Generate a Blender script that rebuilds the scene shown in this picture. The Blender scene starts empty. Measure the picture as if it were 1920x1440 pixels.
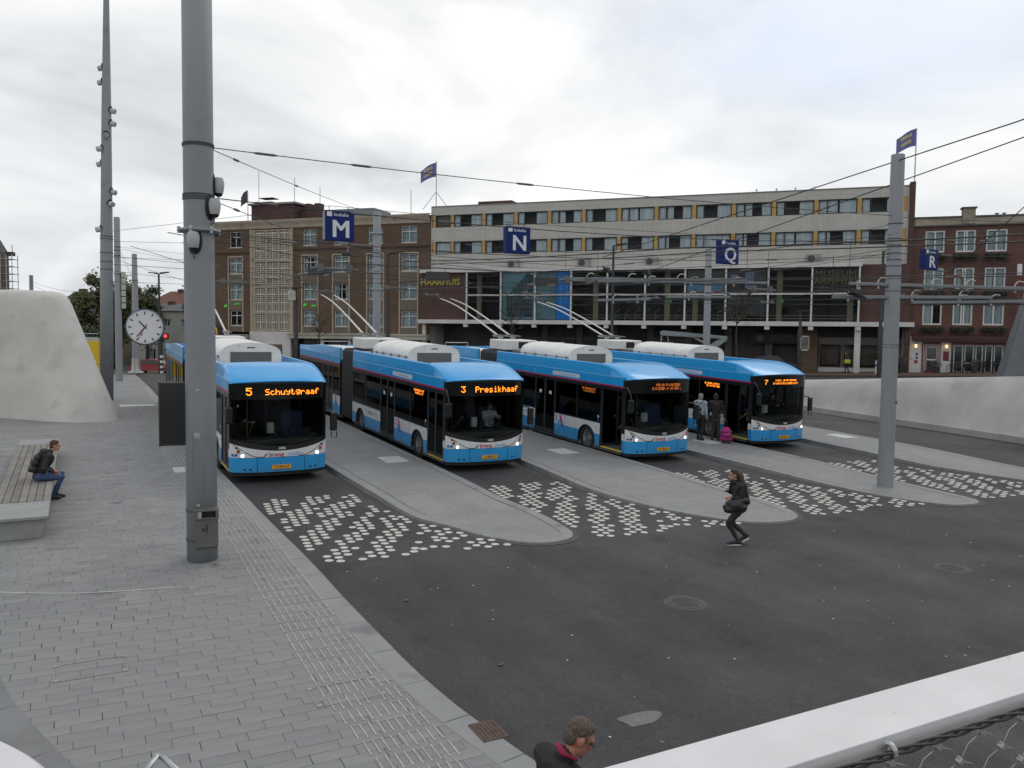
import bpy, bmesh, math, random
import numpy as np
from mathutils import Vector, Matrix
rnd = random.Random(7)
SC = bpy.context.scene
COL = SC.collection
# ---------------------------------------------------------------- camera
# world frame: +Y runs along the bus lanes away from the camera, +X runs across the lanes, z = 0 under the camera
YAW, PITCH, ROLL, EYE = .4816, .05987, .01208, 4.7
def _axes():
    cp, sp, c, s = math.cos(PITCH), math.sin(PITCH), math.cos(ROLL), math.sin(ROLL)
    rot = Matrix.Rotation(-YAW, 3, 'Z')
    r, f, u = Vector((1, 0, 0)), Vector((0, cp, -sp)), Vector((0, sp, cp))
    return rot @ (c*r + s*u), rot @ (-s*r + c*u), rot @ f
_r, _u, _f = _axes()
cam = bpy.data.cameras.new('camera')
cam.sensor_width = 36; cam.lens = 36*1550/1920; cam.clip_start = .05; cam.clip_end = 2000
cam_o = bpy.data.objects.new('camera', cam); COL.objects.link(cam_o)
cam_o.matrix_world = Matrix(((_r.x, _u.x, -_f.x, 0), (_r.y, _u.y, -_f.y, 0), (_r.z, _u.z, -_f.z, EYE), (0, 0, 0, 1)))
SC.camera = cam_o
# ---------------------------------------------------------------- sky and sun
SUN_AZ, SUN_EL = math.radians(58), math.radians(48)       # azimuth clockwise from +Y
w = bpy.data.worlds.new('World'); SC.world = w; w.use_nodes = True
nt = w.node_tree; nt.nodes.clear()
def N(t, **k):
    n = nt.nodes.new(t)
    for a, b in k.items(): setattr(n, a, b)
    return n
out = N('ShaderNodeOutputWorld'); bg = N('ShaderNodeBackground'); bg.inputs['Strength'].default_value = .12
sky = N('ShaderNodeTexSky', sky_type='NISHITA'); sky.sun_disc = False
sky.sun_elevation = SUN_EL; sky.sun_rotation = SUN_AZ; sky.air_density = 1.0; sky.dust_density = 1.5
tc = N('ShaderNodeTexCoord'); mp = N('ShaderNodeMapping'); mp.inputs['Scale'].default_value = (1, 1, 2.6)
mp.inputs['Location'].default_value = (-4.8, -4.84, -5.06)
nt.links.new(tc.outputs['Generated'], mp.inputs['Vector'])
n1 = N('ShaderNodeTexNoise'); n1.inputs['Scale'].default_value = 2.1; n1.inputs['Detail'].default_value = 6; n1.inputs['Roughness'].default_value = .52
n1.inputs['Distortion'].default_value = .35
n2 = N('ShaderNodeTexNoise'); n2.inputs['Scale'].default_value = 1.1; n2.inputs['Detail'].default_value = 4
nt.links.new(mp.outputs[0], n1.inputs['Vector']); nt.links.new(mp.outputs[0], n2.inputs['Vector'])
rp = N('ShaderNodeValToRGB'); e = rp.color_ramp.elements
e[0].position = .36; e[0].color = (.57, .595, .625, 1); e[1].position = .61; e[1].color = (1.05, 1.05, 1.04, 1)
m_ = rp.color_ramp.elements.new(.485); m_.color = (.83, .85, .868, 1)
nt.links.new(n1.outputs['Fac'], rp.inputs['Fac'])
vs = N('ShaderNodeVectorMath', operation='SCALE'); vs.inputs['Scale'].default_value = 8.5
nt.links.new(rp.outputs['Color'], vs.inputs[0])
cm = N('ShaderNodeMapRange'); cm.inputs['From Min'].default_value = .56; cm.inputs['From Max'].default_value = .74; cm.inputs['To Max'].default_value = .75
nt.links.new(n2.outputs['Fac'], cm.inputs['Value'])
mx = N('ShaderNodeMix', data_type='RGBA')
# low cloud closes up towards the horizon all round
sxyz = N('ShaderNodeSeparateXYZ'); nt.links.new(tc.outputs['Generated'], sxyz.inputs[0])
hz = N('ShaderNodeMapRange'); hz.inputs['From Min'].default_value = .14; hz.inputs['From Max'].default_value = .30; nt.links.new(sxyz.outputs['Z'], hz.inputs['Value'])
gp_ = N('ShaderNodeMath', operation='MULTIPLY'); nt.links.new(cm.outputs[0], gp_.inputs[0]); nt.links.new(hz.outputs[0], gp_.inputs[1])
nt.links.new(gp_.outputs[0], mx.inputs['Factor']); nt.links.new(vs.outputs[0], mx.inputs['A']); nt.links.new(sky.outputs[0], mx.inputs['B'])
nt.links.new(mx.outputs['Result'], bg.inputs['Color']); nt.links.new(bg.outputs[0], out.inputs['Surface'])
sun = bpy.data.lights.new('sun', 'SUN'); sun.energy = .5; sun.angle = math.radians(22); sun.color = (1, .96, .9)
sun_o = bpy.data.objects.new('sun', sun); COL.objects.link(sun_o)
sd = Vector((math.sin(SUN_AZ)*math.cos(SUN_EL), math.cos(SUN_AZ)*math.cos(SUN_EL), math.sin(SUN_EL)))
sun_o.rotation_euler = sd.to_track_quat('Z', 'Y').to_euler()
SC.view_settings.view_transform = 'Standard'; SC.view_settings.look = 'None'
SC.view_settings.exposure = 0; SC.view_settings.gamma = 1; SC.view_settings.use_curve_mapping = False
SC.cycles.max_bounces = 6; SC.cycles.transparent_max_bounces = 12
SC.cycles.diffuse_bounces = 3; SC.cycles.glossy_bounces = 3; SC.cycles.transmission_bounces = 4
SC.cycles.sample_clamp_indirect = 6; SC.cycles.caustics_reflective = False; SC.cycles.caustics_refractive = False
SC.cycles.use_denoising = True
# ---------------------------------------------------------------- materials
MT = {}
def mat(name, col, rough=.6, metal=0., var=.12, scale=3., bump=0., bscale=40., emit=0., spec=.5, coat=0., streak=0., dirt=None, film=None):
    if name in MT: return MT[name]
    m = bpy.data.materials.new(name); m.use_nodes = True; t = m.node_tree; b = t.nodes['Principled BSDF']
    b.inputs['Roughness'].default_value = rough; b.inputs['Metallic'].default_value = metal
    b.inputs['Specular IOR Level'].default_value = spec; b.inputs['Coat Weight'].default_value = coat
    col = tuple(col)+(1,)
    b.inputs['Base Color'].default_value = col
    L = t.links.new
    if var > 0 or bump > 0 or streak > 0:
        tc = t.nodes.new('ShaderNodeTexCoord'); no = t.nodes.new('ShaderNodeTexNoise')
        no.inputs['Scale'].default_value = scale; no.inputs['Detail'].default_value = 6; no.inputs['Roughness'].default_value = .6
        if streak > 0:
            mpn = t.nodes.new('ShaderNodeMapping'); mpn.inputs['Scale'].default_value = (1, 1, streak)
            L(tc.outputs['Object'], mpn.inputs[0]); L(mpn.outputs[0], no.inputs['Vector'])
        else: L(tc.outputs['Object'], no.inputs['Vector'])
        mr = t.nodes.new('ShaderNodeMapRange'); mr.inputs['From Min'].default_value = .3; mr.inputs['From Max'].default_value = .7
        mr.inputs['To Min'].default_value = 1-var; mr.inputs['To Max'].default_value = 1+var
        L(no.outputs['Fac'], mr.inputs[0])
        vm = t.nodes.new('ShaderNodeVectorMath'); vm.operation = 'SCALE'; vm.inputs[0].default_value = col[:3]
        L(mr.outputs[0], vm.inputs['Scale']); last = vm.outputs[0]
        if dirt:
            n3 = t.nodes.new('ShaderNodeTexNoise'); n3.inputs['Scale'].default_value = dirt[1]; n3.inputs['Detail'].default_value = 8
            L(tc.outputs['Object'], n3.inputs['Vector'])
            r3 = t.nodes.new('ShaderNodeMapRange'); r3.inputs['From Min'].default_value = dirt[2]; r3.inputs['From Max'].default_value = dirt[2]+.12
            L(n3.outputs['Fac'], r3.inputs[0])
            m3 = t.nodes.new('ShaderNodeMix'); m3.data_type = 'RGBA'; L(r3.outputs[0], m3.inputs['Factor']); L(last, m3.inputs['A'])
            m3.inputs['B'].default_value = tuple(dirt[0])+(1,); last = m3.outputs['Result']
        if film:      # road dust thrown up along the sills
            sz = t.nodes.new('ShaderNodeSeparateXYZ'); L(tc.outputs['Object'], sz.inputs[0])
            r5 = t.nodes.new('ShaderNodeMapRange'); r5.inputs['From Min'].default_value = .78; r5.inputs['From Max'].default_value = .26; r5.inputs['To Max'].default_value = .55; L(sz.outputs['Z'], r5.inputs[0])
            n5 = t.nodes.new('ShaderNodeTexNoise'); n5.inputs['Scale'].default_value = 3.5; n5.inputs['Detail'].default_value = 9; L(tc.outputs['Object'], n5.inputs['Vector'])
            m5 = t.nodes.new('ShaderNodeMath'); m5.operation = 'MULTIPLY'; L(r5.outputs[0], m5.inputs[0]); L(n5.outputs['Fac'], m5.inputs[1])
            x5 = t.nodes.new('ShaderNodeMix'); x5.data_type = 'RGBA'; L(m5.outputs[0], x5.inputs['Factor']); L(last, x5.inputs['A']); x5.inputs['B'].default_value = tuple(film)+(1,); last = x5.outputs['Result']
        L(last, b.inputs['Base Color'])
        if bump > 0:
            n4 = t.nodes.new('ShaderNodeTexNoise'); n4.inputs['Scale'].default_value = bscale; n4.inputs['Detail'].default_value = 3
            L(tc.outputs['Object'], n4.inputs['Vector'])
            bp = t.nodes.new('ShaderNodeBump'); bp.inputs['Strength'].default_value = bump; bp.inputs['Distance'].default_value = .01
            L(n4.outputs['Fac'], bp.inputs['Height']); L(bp.outputs[0], b.inputs['Normal'])
    if emit > 0:
        b.inputs['Emission Color'].default_value = col; b.inputs['Emission Strength'].default_value = emit
    MT[name] = m; return m
def glass(name, tint, rough=.02, refl=1.0):
    if name in MT: return MT[name]
    m = bpy.data.materials.new(name); m.use_nodes = True; t = m.node_tree; t.nodes.clear()
    o = t.nodes.new('ShaderNodeOutputMaterial'); tr = t.nodes.new('ShaderNodeBsdfTransparent'); gl = t.nodes.new('ShaderNodeBsdfGlossy')
    tr.inputs[0].default_value = tuple(tint)+(1,); gl.inputs['Roughness'].default_value = rough; gl.inputs[0].default_value = (refl, refl, refl, 1)
    fr = t.nodes.new('ShaderNodeLayerWeight'); fr.inputs['Blend'].default_value = .12
    mx = t.nodes.new('ShaderNodeMixShader')
    t.links.new(fr.outputs['Fresnel'], mx.inputs[0]); t.links.new(tr.outputs[0], mx.inputs[1]); t.links.new(gl.outputs[0], mx.inputs[2]); t.links.new(mx.outputs[0], o.inputs[0])
    MT[name] = m; return m
def brickmat(name, c1, c2, mortar, bw, bh, ms=.012, rough=.85, rot=None, coord='Object', offset=.5, var=.15):
    """courses for walls too far off to build brick by brick"""
    if name in MT: return MT[name]
    m = bpy.data.materials.new(name); m.use_nodes = True; t = m.node_tree; b = t.nodes['Principled BSDF']; L = t.links.new
    b.inputs['Roughness'].default_value = rough
    tc = t.nodes.new('ShaderNodeTexCoord'); mp = t.nodes.new('ShaderNodeMapping')
    if rot: mp.inputs['Rotation'].default_value = rot
    L(tc.outputs[coord], mp.inputs[0])
    br = t.nodes.new('ShaderNodeTexBrick'); br.offset = offset
    br.inputs['Color1'].default_value = tuple(c1)+(1,); br.inputs['Color2'].default_value = tuple(c2)+(1,); br.inputs['Mortar'].default_value = tuple(mortar)+(1,)
    br.inputs['Scale'].default_value = 1; br.inputs['Brick Width'].default_value = bw; br.inputs['Row Height'].default_value = bh; br.inputs['Mortar Size'].default_value = ms
    L(mp.outputs[0], br.inputs['Vector'])
    no = t.nodes.new('ShaderNodeTexNoise'); no.inputs['Scale'].default_value = .6; no.inputs['Detail'].default_value = 8; no.inputs['Roughness'].default_value = .7
    L(tc.outputs[coord], no.inputs['Vector'])
    mr = t.nodes.new('ShaderNodeMapRange'); mr.inputs['From Min'].default_value = .3; mr.inputs['From Max'].default_value = .7
    mr.inputs['To Min'].default_value = 1-var; mr.inputs['To Max'].default_value = 1+var; L(no.outputs['Fac'], mr.inputs[0])
    vm = t.nodes.new('ShaderNodeVectorMath'); vm.operation = 'SCALE'; L(br.outputs['Color'], vm.inputs[0]); L(mr.outputs[0], vm.inputs['Scale'])
    L(vm.outputs[0], b.inputs['Base Color']); MT[name] = m; return m
# ---------------------------------------------------------------- mesh helpers
class MB:
    def __init__(s): s.v = []; s.f = []; s.sm = []
    def quad(s, *p):
        n = len(s.v); s.v += [tuple(q) for q in p]; s.f.append(tuple(range(n, n+len(p)))); return s
    def box(s, x0, x1, y0, y1, z0, z1):
        n = len(s.v)
        s.v += [(x0,y0,z0),(x1,y0,z0),(x1,y1,z0),(x0,y1,z0),(x0,y0,z1),(x1,y0,z1),(x1,y1,z1),(x0,y1,z1)]
        s.f += [(n,n+3,n+2,n+1),(n+4,n+5,n+6,n+7),(n,n+1,n+5,n+4),(n+1,n+2,n+6,n+5),(n+2,n+3,n+7,n+6),(n+3,n,n+4,n+7)]; return s
    def prism(s, pts, d):
        """closed outline (3-d points, planar) swept by the vector d"""
        n = len(s.v); k = len(pts); d = Vector(d)
        s.v += [tuple(p) for p in pts] + [tuple(Vector(p)+d) for p in pts]
        s.f += [tuple(range(n+k-1, n-1, -1)), tuple(range(n+k, n+2*k))]
        s.f += [(n+i, n+(i+1)%k, n+k+(i+1)%k, n+k+i) for i in range(k)]; return s
    def tube(s, pts, r, n=8, cap=True, closed=False):
        pts = [Vector(p) for p in pts]; K = len(pts); rs = r if isinstance(r, (list, tuple)) else [r]*K
        base = len(s.v); up = None
        for i, p in enumerate(pts):
            if closed: d = pts[(i+1) % K]-pts[i-1]
            else: d = pts[min(i+1, K-1)]-pts[max(i-1, 0)]
            d.normalize()
            if up is None: up = Vector((0,0,1)) if abs(d.z) < .9 else Vector((0,1,0))
            a = d.cross(up).normalized(); up = a.cross(d).normalized()
            for j in range(n):
                t = 2*math.pi*j/n; s.v.append(tuple(p+(a*math.cos(t)+up*math.sin(t))*rs[i]))
        R = K if closed else K-1
        for i in range(R):
            for j in range(n):
                i2 = (i+1) % K
                s.f.append((base+i*n+j, base+i*n+(j+1)%n, base+i2*n+(j+1)%n, base+i2*n+j))
        if cap and not closed:
            s.f.append(tuple(range(base+n-1, base-1, -1))); s.f.append(tuple(range(base+(K-1)*n, base+K*n)))
        return s
    def lathe(s, prof, c=(0,0,0), n=24, ax='z', cap=True):
        base = len(s.v); K = len(prof)
        for r, h in prof:
            for j in range(n):
                t = 2*math.pi*j/n; a, b = r*math.cos(t), r*math.sin(t)
                p = (a, b, h) if ax == 'z' else ((h, a, b) if ax == 'x' else (b, h, a))
                s.v.append((p[0]+c[0], p[1]+c[1], p[2]+c[2]))
        for i in range(K-1):
            for j in range(n): s.f.append((base+i*n+j, base+i*n+(j+1)%n, base+(i+1)*n+(j+1)%n, base+(i+1)*n+j))
        if cap: s.f.append(tuple(range(base+n-1, base-1, -1))); s.f.append(tuple(range(base+(K-1)*n, base+K*n)))
        return s
    def grid(s, fn, nu, nv, flip=False):
        base = len(s.v)
        for i in range(nu+1):
            for j in range(nv+1): s.v.append(tuple(fn(i/nu, j/nv)))
        for i in range(nu):
            for j in range(nv):
                q = (base+i*(nv+1)+j, base+(i+1)*(nv+1)+j, base+(i+1)*(nv+1)+j+1, base+i*(nv+1)+j+1)
                s.f.append(q[::-1] if flip else q)
        return s
    def ell(s, c, r, n=12, m=8):
        return s.grid(lambda a, b: (c[0]+r[0]*math.cos(2*math.pi*a)*math.sin(math.pi*b), c[1]+r[1]*math.sin(2*math.pi*a)*math.sin(math.pi*b), c[2]-r[2]*math.cos(math.pi*b)), n, m)
    def xf(s, fn): s.v = [tuple(fn(Vector(p))) for p in s.v]; return s
    def mesh(s, name, m, smooth=False):
        me = bpy.data.meshes.new(name); me.from_pydata(s.v, [], s.f); me.update()
        for q in (m if isinstance(m, (list, tuple)) else [m]): me.materials.append(q)
        if smooth:
            me.shade_smooth()
            if smooth != 'all':
                try: me.set_sharp_from_angle(angle=math.radians(smooth if smooth is not True else 40))
                except Exception: pass
        return me
    def build(s, name, m, parent=None, smooth=False, bevel=0, loc=None, rot=None, bm=False):
        me = s.mesh(name, m, smooth)
        if bm:
            b = bmesh.new(); b.from_mesh(me); bmesh.ops.recalc_face_normals(b, faces=b.faces); b.to_mesh(me); b.free()
        return place(name, me, parent, bevel, loc, rot)
def place(name, me, parent=None, bevel=0, loc=None, rot=None, scale=None):
    o = bpy.data.objects.new(name, me); COL.objects.link(o)
    if parent is not None: o.parent = parent
    if loc is not None: o.location = loc
    if rot is not None: o.rotation_euler = rot
    if scale is not None: o.scale = scale
    if bevel:
        md = o.modifiers.new('bevel', 'BEVEL'); md.width = bevel; md.segments = 2; md.limit_method = 'ANGLE'; md.angle_limit = math.radians(40)
    return o
def empty(name, loc=(0,0,0), rz=0, parent=None):
    o = bpy.data.objects.new(name, None); COL.objects.link(o); o.location = loc; o.rotation_euler = (0, 0, rz); o.empty_display_size = .2
    if parent is not None: o.parent = parent
    return o
def tag(o, label=None, cat=None, group=None, kind=None):
    if label: o['label'] = label
    if cat: o['category'] = cat
    if group: o['group'] = group
    if kind: o['kind'] = kind
    return o
def struct(o): o['kind'] = 'structure'; return o
def kids(o): return [c for c in bpy.data.objects if c.parent == o]
def copy_tree(o, parent=None):
    c = o.copy(); COL.objects.link(c); c.parent = parent
    for k in o.children: copy_tree(k, c)
    return c
_tc = {}
def text_mb(s, size, shear=0., bold=0.):
    """outline lettering as a flat mesh in local x/z, centred"""
    key = (s, shear, bold)
    if key not in _tc:
        cu = bpy.data.curves.new('lettering', 'FONT'); cu.body = s; cu.size = 1; cu.align_x = 'CENTER'; cu.align_y = 'CENTER'; cu.shear = shear; cu.offset = bold; cu.resolution_u = 2
        o = bpy.data.objects.new('lettering', cu); COL.objects.link(o); dg = bpy.context.evaluated_depsgraph_get(); dg.update()
        me = bpy.data.meshes.new_from_object(o.evaluated_get(dg))
        _tc[key] = ([tuple(v.co) for v in me.vertices], [tuple(p.vertices) for p in me.polygons])
        bpy.data.objects.remove(o); bpy.data.meshes.remove(me)
    v, f = _tc[key]; b = MB(); b.v = [(x*size, 0, y*size) for x, y, z in v]; b.f = list(f); return b
# 5 x 7 dot-matrix glyphs for the destination displays
GL = {'S':'0111110000100000111000001000011111 0','5':'1111110000111100000100001100010111 0'}
_G57 = {'S':['01111','10000','10000','01110','00001','00001','11110'],'5':['11111','10000','11110','00001','00001','10001','01110'],
'c':['00000','00000','01110','10000','10000','10001','01110'],'h':['10000','10000','10110','11001','10001','10001','10001'],
'u':['00000','00000','10001','10001','10001','10011','01101'],'y':['00000','10001','10001','01111','00001','00001','01110'],
't':['01000','01000','11100','01000','01000','01001','00110'],'g':['00000','01111','10001','10001','01111','00001','01110'],
'r':['00000','00000','10110','11001','10000','10000','10000'],'a':['00000','00000','01110','00001','01111','10001','01111'],
'f':['00110','01001','01000','11100','01000','01000','01000'],'P':['11110','10001','10001','11110','10000','10000','10000'],
'e':['00000','00000','01110','10001','11111','10000','01110'],'s':['00000','00000','01110','10000','01110','00001','11110'],
'i':['00100','00000','01100','00100','00100','00100','01110'],'k':['10000','10000','10010','10100','11000','10100','10010'],
'3':['11111','00010','00100','00010','00001','10001','01110'],'7':['11111','00001','00010','00100','01000','01000','01000'],
'G':['01110','10001','10000','10111','10001','10001','01111'],'n':['00000','00000','10110','11001','10001','10001','10001'],
'm':['00000','00000','11010','10101','10101','10001','10001'],'p':['00000','00000','11110','10001','11110','10000','10000'],' ':['00000']*7}
def led_mb(s, h, rows=7, dense=None):
    """dot quads in local x/z, x from 0, height h"""
    b = MB(); p = h/7; d = p*.47; x = 0
    for ch in s:
        g = _G57[ch]
        for r in range(7):
            for c in range(5):
                if g[r][c] == '1':
                    cx, cz = x+(c+.5)*p, (6-r+.5)*p
                    b.quad((cx-d,0,cz-d),(cx+d,0,cz-d),(cx+d,0,cz+d),(cx-d,0,cz+d))
        x += (6 if ch != ' ' else 4)*p
    return b, x
def sst(a, b, x):
    t = min(1, max(0, (x-a)/(b-a))); return t*t*(3-2*t)
def lerp(a, b, t): return a+(b-a)*t
def interp(xs, ys, x):
    if x <= xs[0]: return ys[0]
    for i in range(1, len(xs)):
        if x <= xs[i]: return lerp(ys[i-1], ys[i], (x-xs[i-1])/(xs[i]-xs[i-1]))
    return ys[-1]
def spline(pts, n=8, closed=True):
    """Catmull-Rom through 2-d or 3-d points"""
    P = [Vector(p) for p in pts]; K = len(P); o = []
    for i in range(K if closed else K-1):
        if closed: a, b, c, d = P[i-1], P[i], P[(i+1)%K], P[(i+2)%K]
        else: a, b, c, d = P[max(i-1,0)], P[i], P[i+1], P[min(i+2,K-1)]
        for j in range(n):
            t = j/n; o.append(.5*((2*b)+(c-a)*t+(2*a-5*b+4*c-d)*t*t+(3*b-a-3*c+d)*t**3))
    if not closed: o.append(P[-1])
    return o
# ---------------------------------------------------------------- lie of the land
F0 = Vector((54.609, 47.061)); FANG = -.8266      # facade line: a point and the angle of its local x axis
FX = Vector((math.cos(FANG), math.sin(FANG))); FY = Vector((-FX.y, FX.x))
def crest(y): return min(3.28, max(1.95, 2.47+(31.9-y)*.0665))
def street(lx): return 1.9+.027*min(40, max(-72, lx))
def H(x, y):
    """height of the ground: the bus lanes climb gently, the street along the houses falls to the left"""
    yy = max(y, -4)
    zp = .0309*min(yy, 44)+.185*(1-math.exp(-max(yy-44, 0)/6))
    r = Vector((x, y))-F0; d = -r.dot(FY); lx = r.dot(FX)
    z = lerp(street(lx), zp, sst(12, 26, d))
    if x > 33.2:
        up = lerp(crest(y)-.12, street(lx), max(sst(36, 46, x), sst(44, 52, y)))
        z = lerp(z, up, sst(33.4, 34.6, x)*(1-sst(40, 52, y)*(1-sst(36, 46, x))))
    return z
PAVE = .14
def fw(lx, ly, z=0):     # facade frame -> world
    p = F0+FX*lx+FY*ly; return Vector((p.x, p.y, z))
# ---------------------------------------------------------------- ground and pavements
def asphalt():
    m = bpy.data.materials.new('asphalt'); m.use_nodes = True; t = m.node_tree; b = t.nodes['Principled BSDF']; L = t.links.new
    tc = t.nodes.new('ShaderNodeTexCoord')
    def noise(sc, det=6, ro=.6, mapscale=None):
        n = t.nodes.new('ShaderNodeTexNoise'); n.inputs['Scale'].default_value = sc; n.inputs['Detail'].default_value = det; n.inputs['Roughness'].default_value = ro
        if mapscale:
            mp = t.nodes.new('ShaderNodeMapping'); mp.inputs['Scale'].default_value = mapscale; L(tc.outputs['Object'], mp.inputs[0]); L(mp.outputs[0], n.inputs['Vector'])
        else: L(tc.outputs['Object'], n.inputs['Vector'])
        return n.outputs['Fac']
    def rng(s, a, b_, lo, hi):
        r = t.nodes.new('ShaderNodeMapRange'); r.inputs['From Min'].default_value = a; r.inputs['From Max'].default_value = b_; r.inputs['To Min'].default_value = lo; r.inputs['To Max'].default_value = hi
        L(s, r.inputs[0]); return r.outputs[0]
    def mul(a, b_):
        n = t.nodes.new('ShaderNodeMath'); n.operation = 'MULTIPLY'; L(a, n.inputs[0]); L(b_, n.inputs[1]); return n.outputs[0]
    f = mul(rng(noise(.35), .3, .7, .88, 1.14), mul(rng(noise(42, 3, .9), .3, .7, .45, 1.75), rng(noise(13, 5, .8), .3, .7, .78, 1.26)))
    f = mul(f, rng(noise(.5, 5, .6, (1.8, .22, 1)), .35, .65, .83, 1.20))
    f = mul(f, rng(noise(7, 4), .3, .7, .93, 1.08))
    f = mul(f, rng(noise(.9, 7, .65), .58, .68, 1, .68))      # oil and damp patches
    f = mul(f, rng(noise(1.3, 7, .7, (1, .5, 1)), .60, .72, 1, 1.38))      # rubbed, paler patches
    vm = t.nodes.new('ShaderNodeVectorMath'); vm.operation = 'SCALE'; vm.inputs[0].default_value = (.034, .0342, .0365); L(f, vm.inputs['Scale'])
    # trodden gum and grit: sparse pale spots
    vo = t.nodes.new('ShaderNodeTexVoronoi'); vo.inputs['Scale'].default_value = 2.1; L(tc.outputs['Object'], vo.inputs['Vector'])
    sx = t.nodes.new('ShaderNodeSeparateColor'); L(vo.outputs['Color'], sx.inputs[0])
    gate = rng(sx.outputs[0], .62, .64, 0, 1)
    sz = t.nodes.new('ShaderNodeMath'); sz.operation = 'MULTIPLY_ADD'; L(sx.outputs[1], sz.inputs[0]); sz.inputs[1].default_value = .05; sz.inputs[2].default_value = .022
    lt = t.nodes.new('ShaderNodeMath'); lt.operation = 'LESS_THAN'; L(vo.outputs['Distance'], lt.inputs[0]); L(sz.outputs[0], lt.inputs[1])
    g2 = mul(mul(gate, lt.outputs[0]), rng(sx.outputs[2], 0, 1, .15, .75))
    mx = t.nodes.new('ShaderNodeMix'); mx.data_type = 'RGBA'; L(g2, mx.inputs['Factor']); L(vm.outputs[0], mx.inputs['A']); mx.inputs['B'].default_value = (.27, .27, .26, 1)
    L(mx.outputs['Result'], b.inputs['Base Color'])
    L(rng(noise(.6), .3, .7, .7, .92), b.inputs['Roughness'])
    bp = t.nodes.new('ShaderNodeBump'); bp.inputs['Strength'].default_value = .5; bp.inputs['Distance'].default_value = .008
    L(noise(90, 3, .7), bp.inputs['Height']); L(bp.outputs[0], b.inputs['Normal']); return m
MT['asphalt'] = asphalt()
def axis(a, b, c, d, fine, coarse):
    o = list(np.arange(b, c+1e-6, fine)); s = fine; x = b
    while x > a: s *= 1.25; x -= min(s, coarse); o.insert(0, x)
    x = c; s = fine
    while x < d: s *= 1.25; x += min(s, coarse); o.append(x)
    return o
gx = axis(-600, -14, 62, 700, .8, 60); gy = axis(-60, -4, 100, 900, .8, 60)
g = MB(); ny = len(gy)
for x in gx:
    for y in gy: g.v.append((x, y, H(x, y)))
for i in range(len(gx)-1):
    for j in range(ny-1): g.f.append((i*ny+j, (i+1)*ny+j, (i+1)*ny+j+1, i*ny+j+1))
ground = struct(g.build('ground', MT['asphalt'], smooth='all'))
KY = [-6, 1.5, 3, 4.5, 6, 7.1, 7.98, 8.6, 9.5, 10.5, 12.6, 15.1, 17.7, 21, 24.4, 28, 32, 37, 43, 51, 60]
KX = [9, 6.6, 5.6, 4.85, 4.3, 4.05, 3.89, 3.79, 3.71, 3.67, 3.62, 3.59, 3.5, 3.42, 3.33, 3.31, 3.3, 3.3, 3.3, 3.3, 3.3]
kerb_pts = spline([(KX[i], KY[i]) for i in range(1, len(KY))], 6, closed=False)
KYs = [p.y for p in kerb_pts]; KXs = [p.x for p in kerb_pts]
def kx(y): return interp(KYs, KXs, y)
def drape(b, off): return b.xf(lambda p: Vector((p.x, p.y, H(p.x, p.y)+off+p.z)))
pave_m = mat('paving_slab', (.215, .219, .223), .8, var=.13, scale=1.2, bump=.25, bscale=60, dirt=((.13, .13, .135), 2.2, .62))
slab_ms = [mat('paving_slab', (0,0,0)),
           mat('paving_slab_pale', (.227, .230, .234), .8, var=.13, scale=1.5, bump=.25, bscale=60, dirt=((.14, .14, .145), 2.0, .6)),
           mat('paving_slab_dark', (.203, .207, .212), .8, var=.13, scale=1.4, bump=.25, bscale=60, dirt=((.11, .11, .115), 2.4, .62))]
joint_m = mat('paving_joint', (.09, .09, .092), .95, var=.2)
kerb_m = mat('kerb_stone', (.235, .24, .244), .75, var=.1, scale=2, bump=.2, bscale=50, dirt=((.15, .15, .155), 1.4, .6))
far_pave = brickmat('paving_far', (.21, .213, .217), (.228, .231, .235), (.13, .13, .132), .47, .184, .006, .8, var=.14)
# left platform: body sheet under the slabs near the camera, plain paved sheet farther back
pv = MB()
ys = list(np.arange(2.2, 34.01, .6))
def sheet(ys, xl, off, nx=16):
    b = MB(); n = nx+1
    for y in ys:
        x1 = kx(y)
        for i in range(nx+1): b.v.append((lerp(xl(y), x1, i/nx), y, 0))
    for j in range(len(ys)-1):
        for i in range(nx): b.f.append((j*n+i, j*n+i+1, (j+1)*n+i+1, (j+1)*n+i))
    return drape(b, off)
PAVEMENT = struct(sheet(ys, lambda y: -14, PAVE-.018, 24).build('left_pavement', joint_m, smooth='all'))
far_sheet = sheet(list(np.arange(31.9, 62.01, .8)), lambda y: -14, PAVE-.006, 24).build('paved_surface', far_pave, PAVEMENT, smooth='all')
# edging course at the foot of the stair on the lower left
edge_pts = spline([(-1.35, 14.2), (-1.0, 11.9), (-.70, 10.6), (-.12, 8.95), (.55, 7.4), (1.5, 5.6)], 8, closed=False)
def edge_x(y): return interp([p.y for p in reversed(edge_pts)], [p.x for p in reversed(edge_pts)], y)
SL, SW, GAP = .47, .184, .005
def slab_mb(l, wd): return MB().box(-l/2, l/2, -wd/2, wd/2, -.03, 0)
slabs = []
tilt = math.atan(.0309)
row = 0; y = 4.6
while y < 32:
    x = -9.5+(row % 2)*SL*.5+rnd.uniform(-.09, .09)
    while True:
        l = SL
        x0_ = x
        if y < 14.2:
            ex = edge_x(y)-.14
            if x+l < ex+.05: x += SL; continue
            if x < ex: x0_ = ex; l = x+SL-ex
        c = x0_+l/2; lim = kx(y)-.29
        if x > lim-.06: break
        if x0_+l > lim: l = lim-x0_; c = x0_+l/2
        slabs.append((c, y, l-GAP))
        x += SL
    y += SW; row += 1
def dist2(s): return s[0]**2+s[1]**2
def in_view(x, y):      # in front of the lens and clear of the mound
    d = Vector((x, y, H(x, y)))-Vector((0, 0, EYE)); f = d.dot(_f)
    return f > 1 and abs(d.dot(_r)/f) < .64 and -d.dot(_u)/f < .49
slabs.sort(key=lambda s: (not in_view(s[0], s[1]), dist2(s)))
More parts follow.
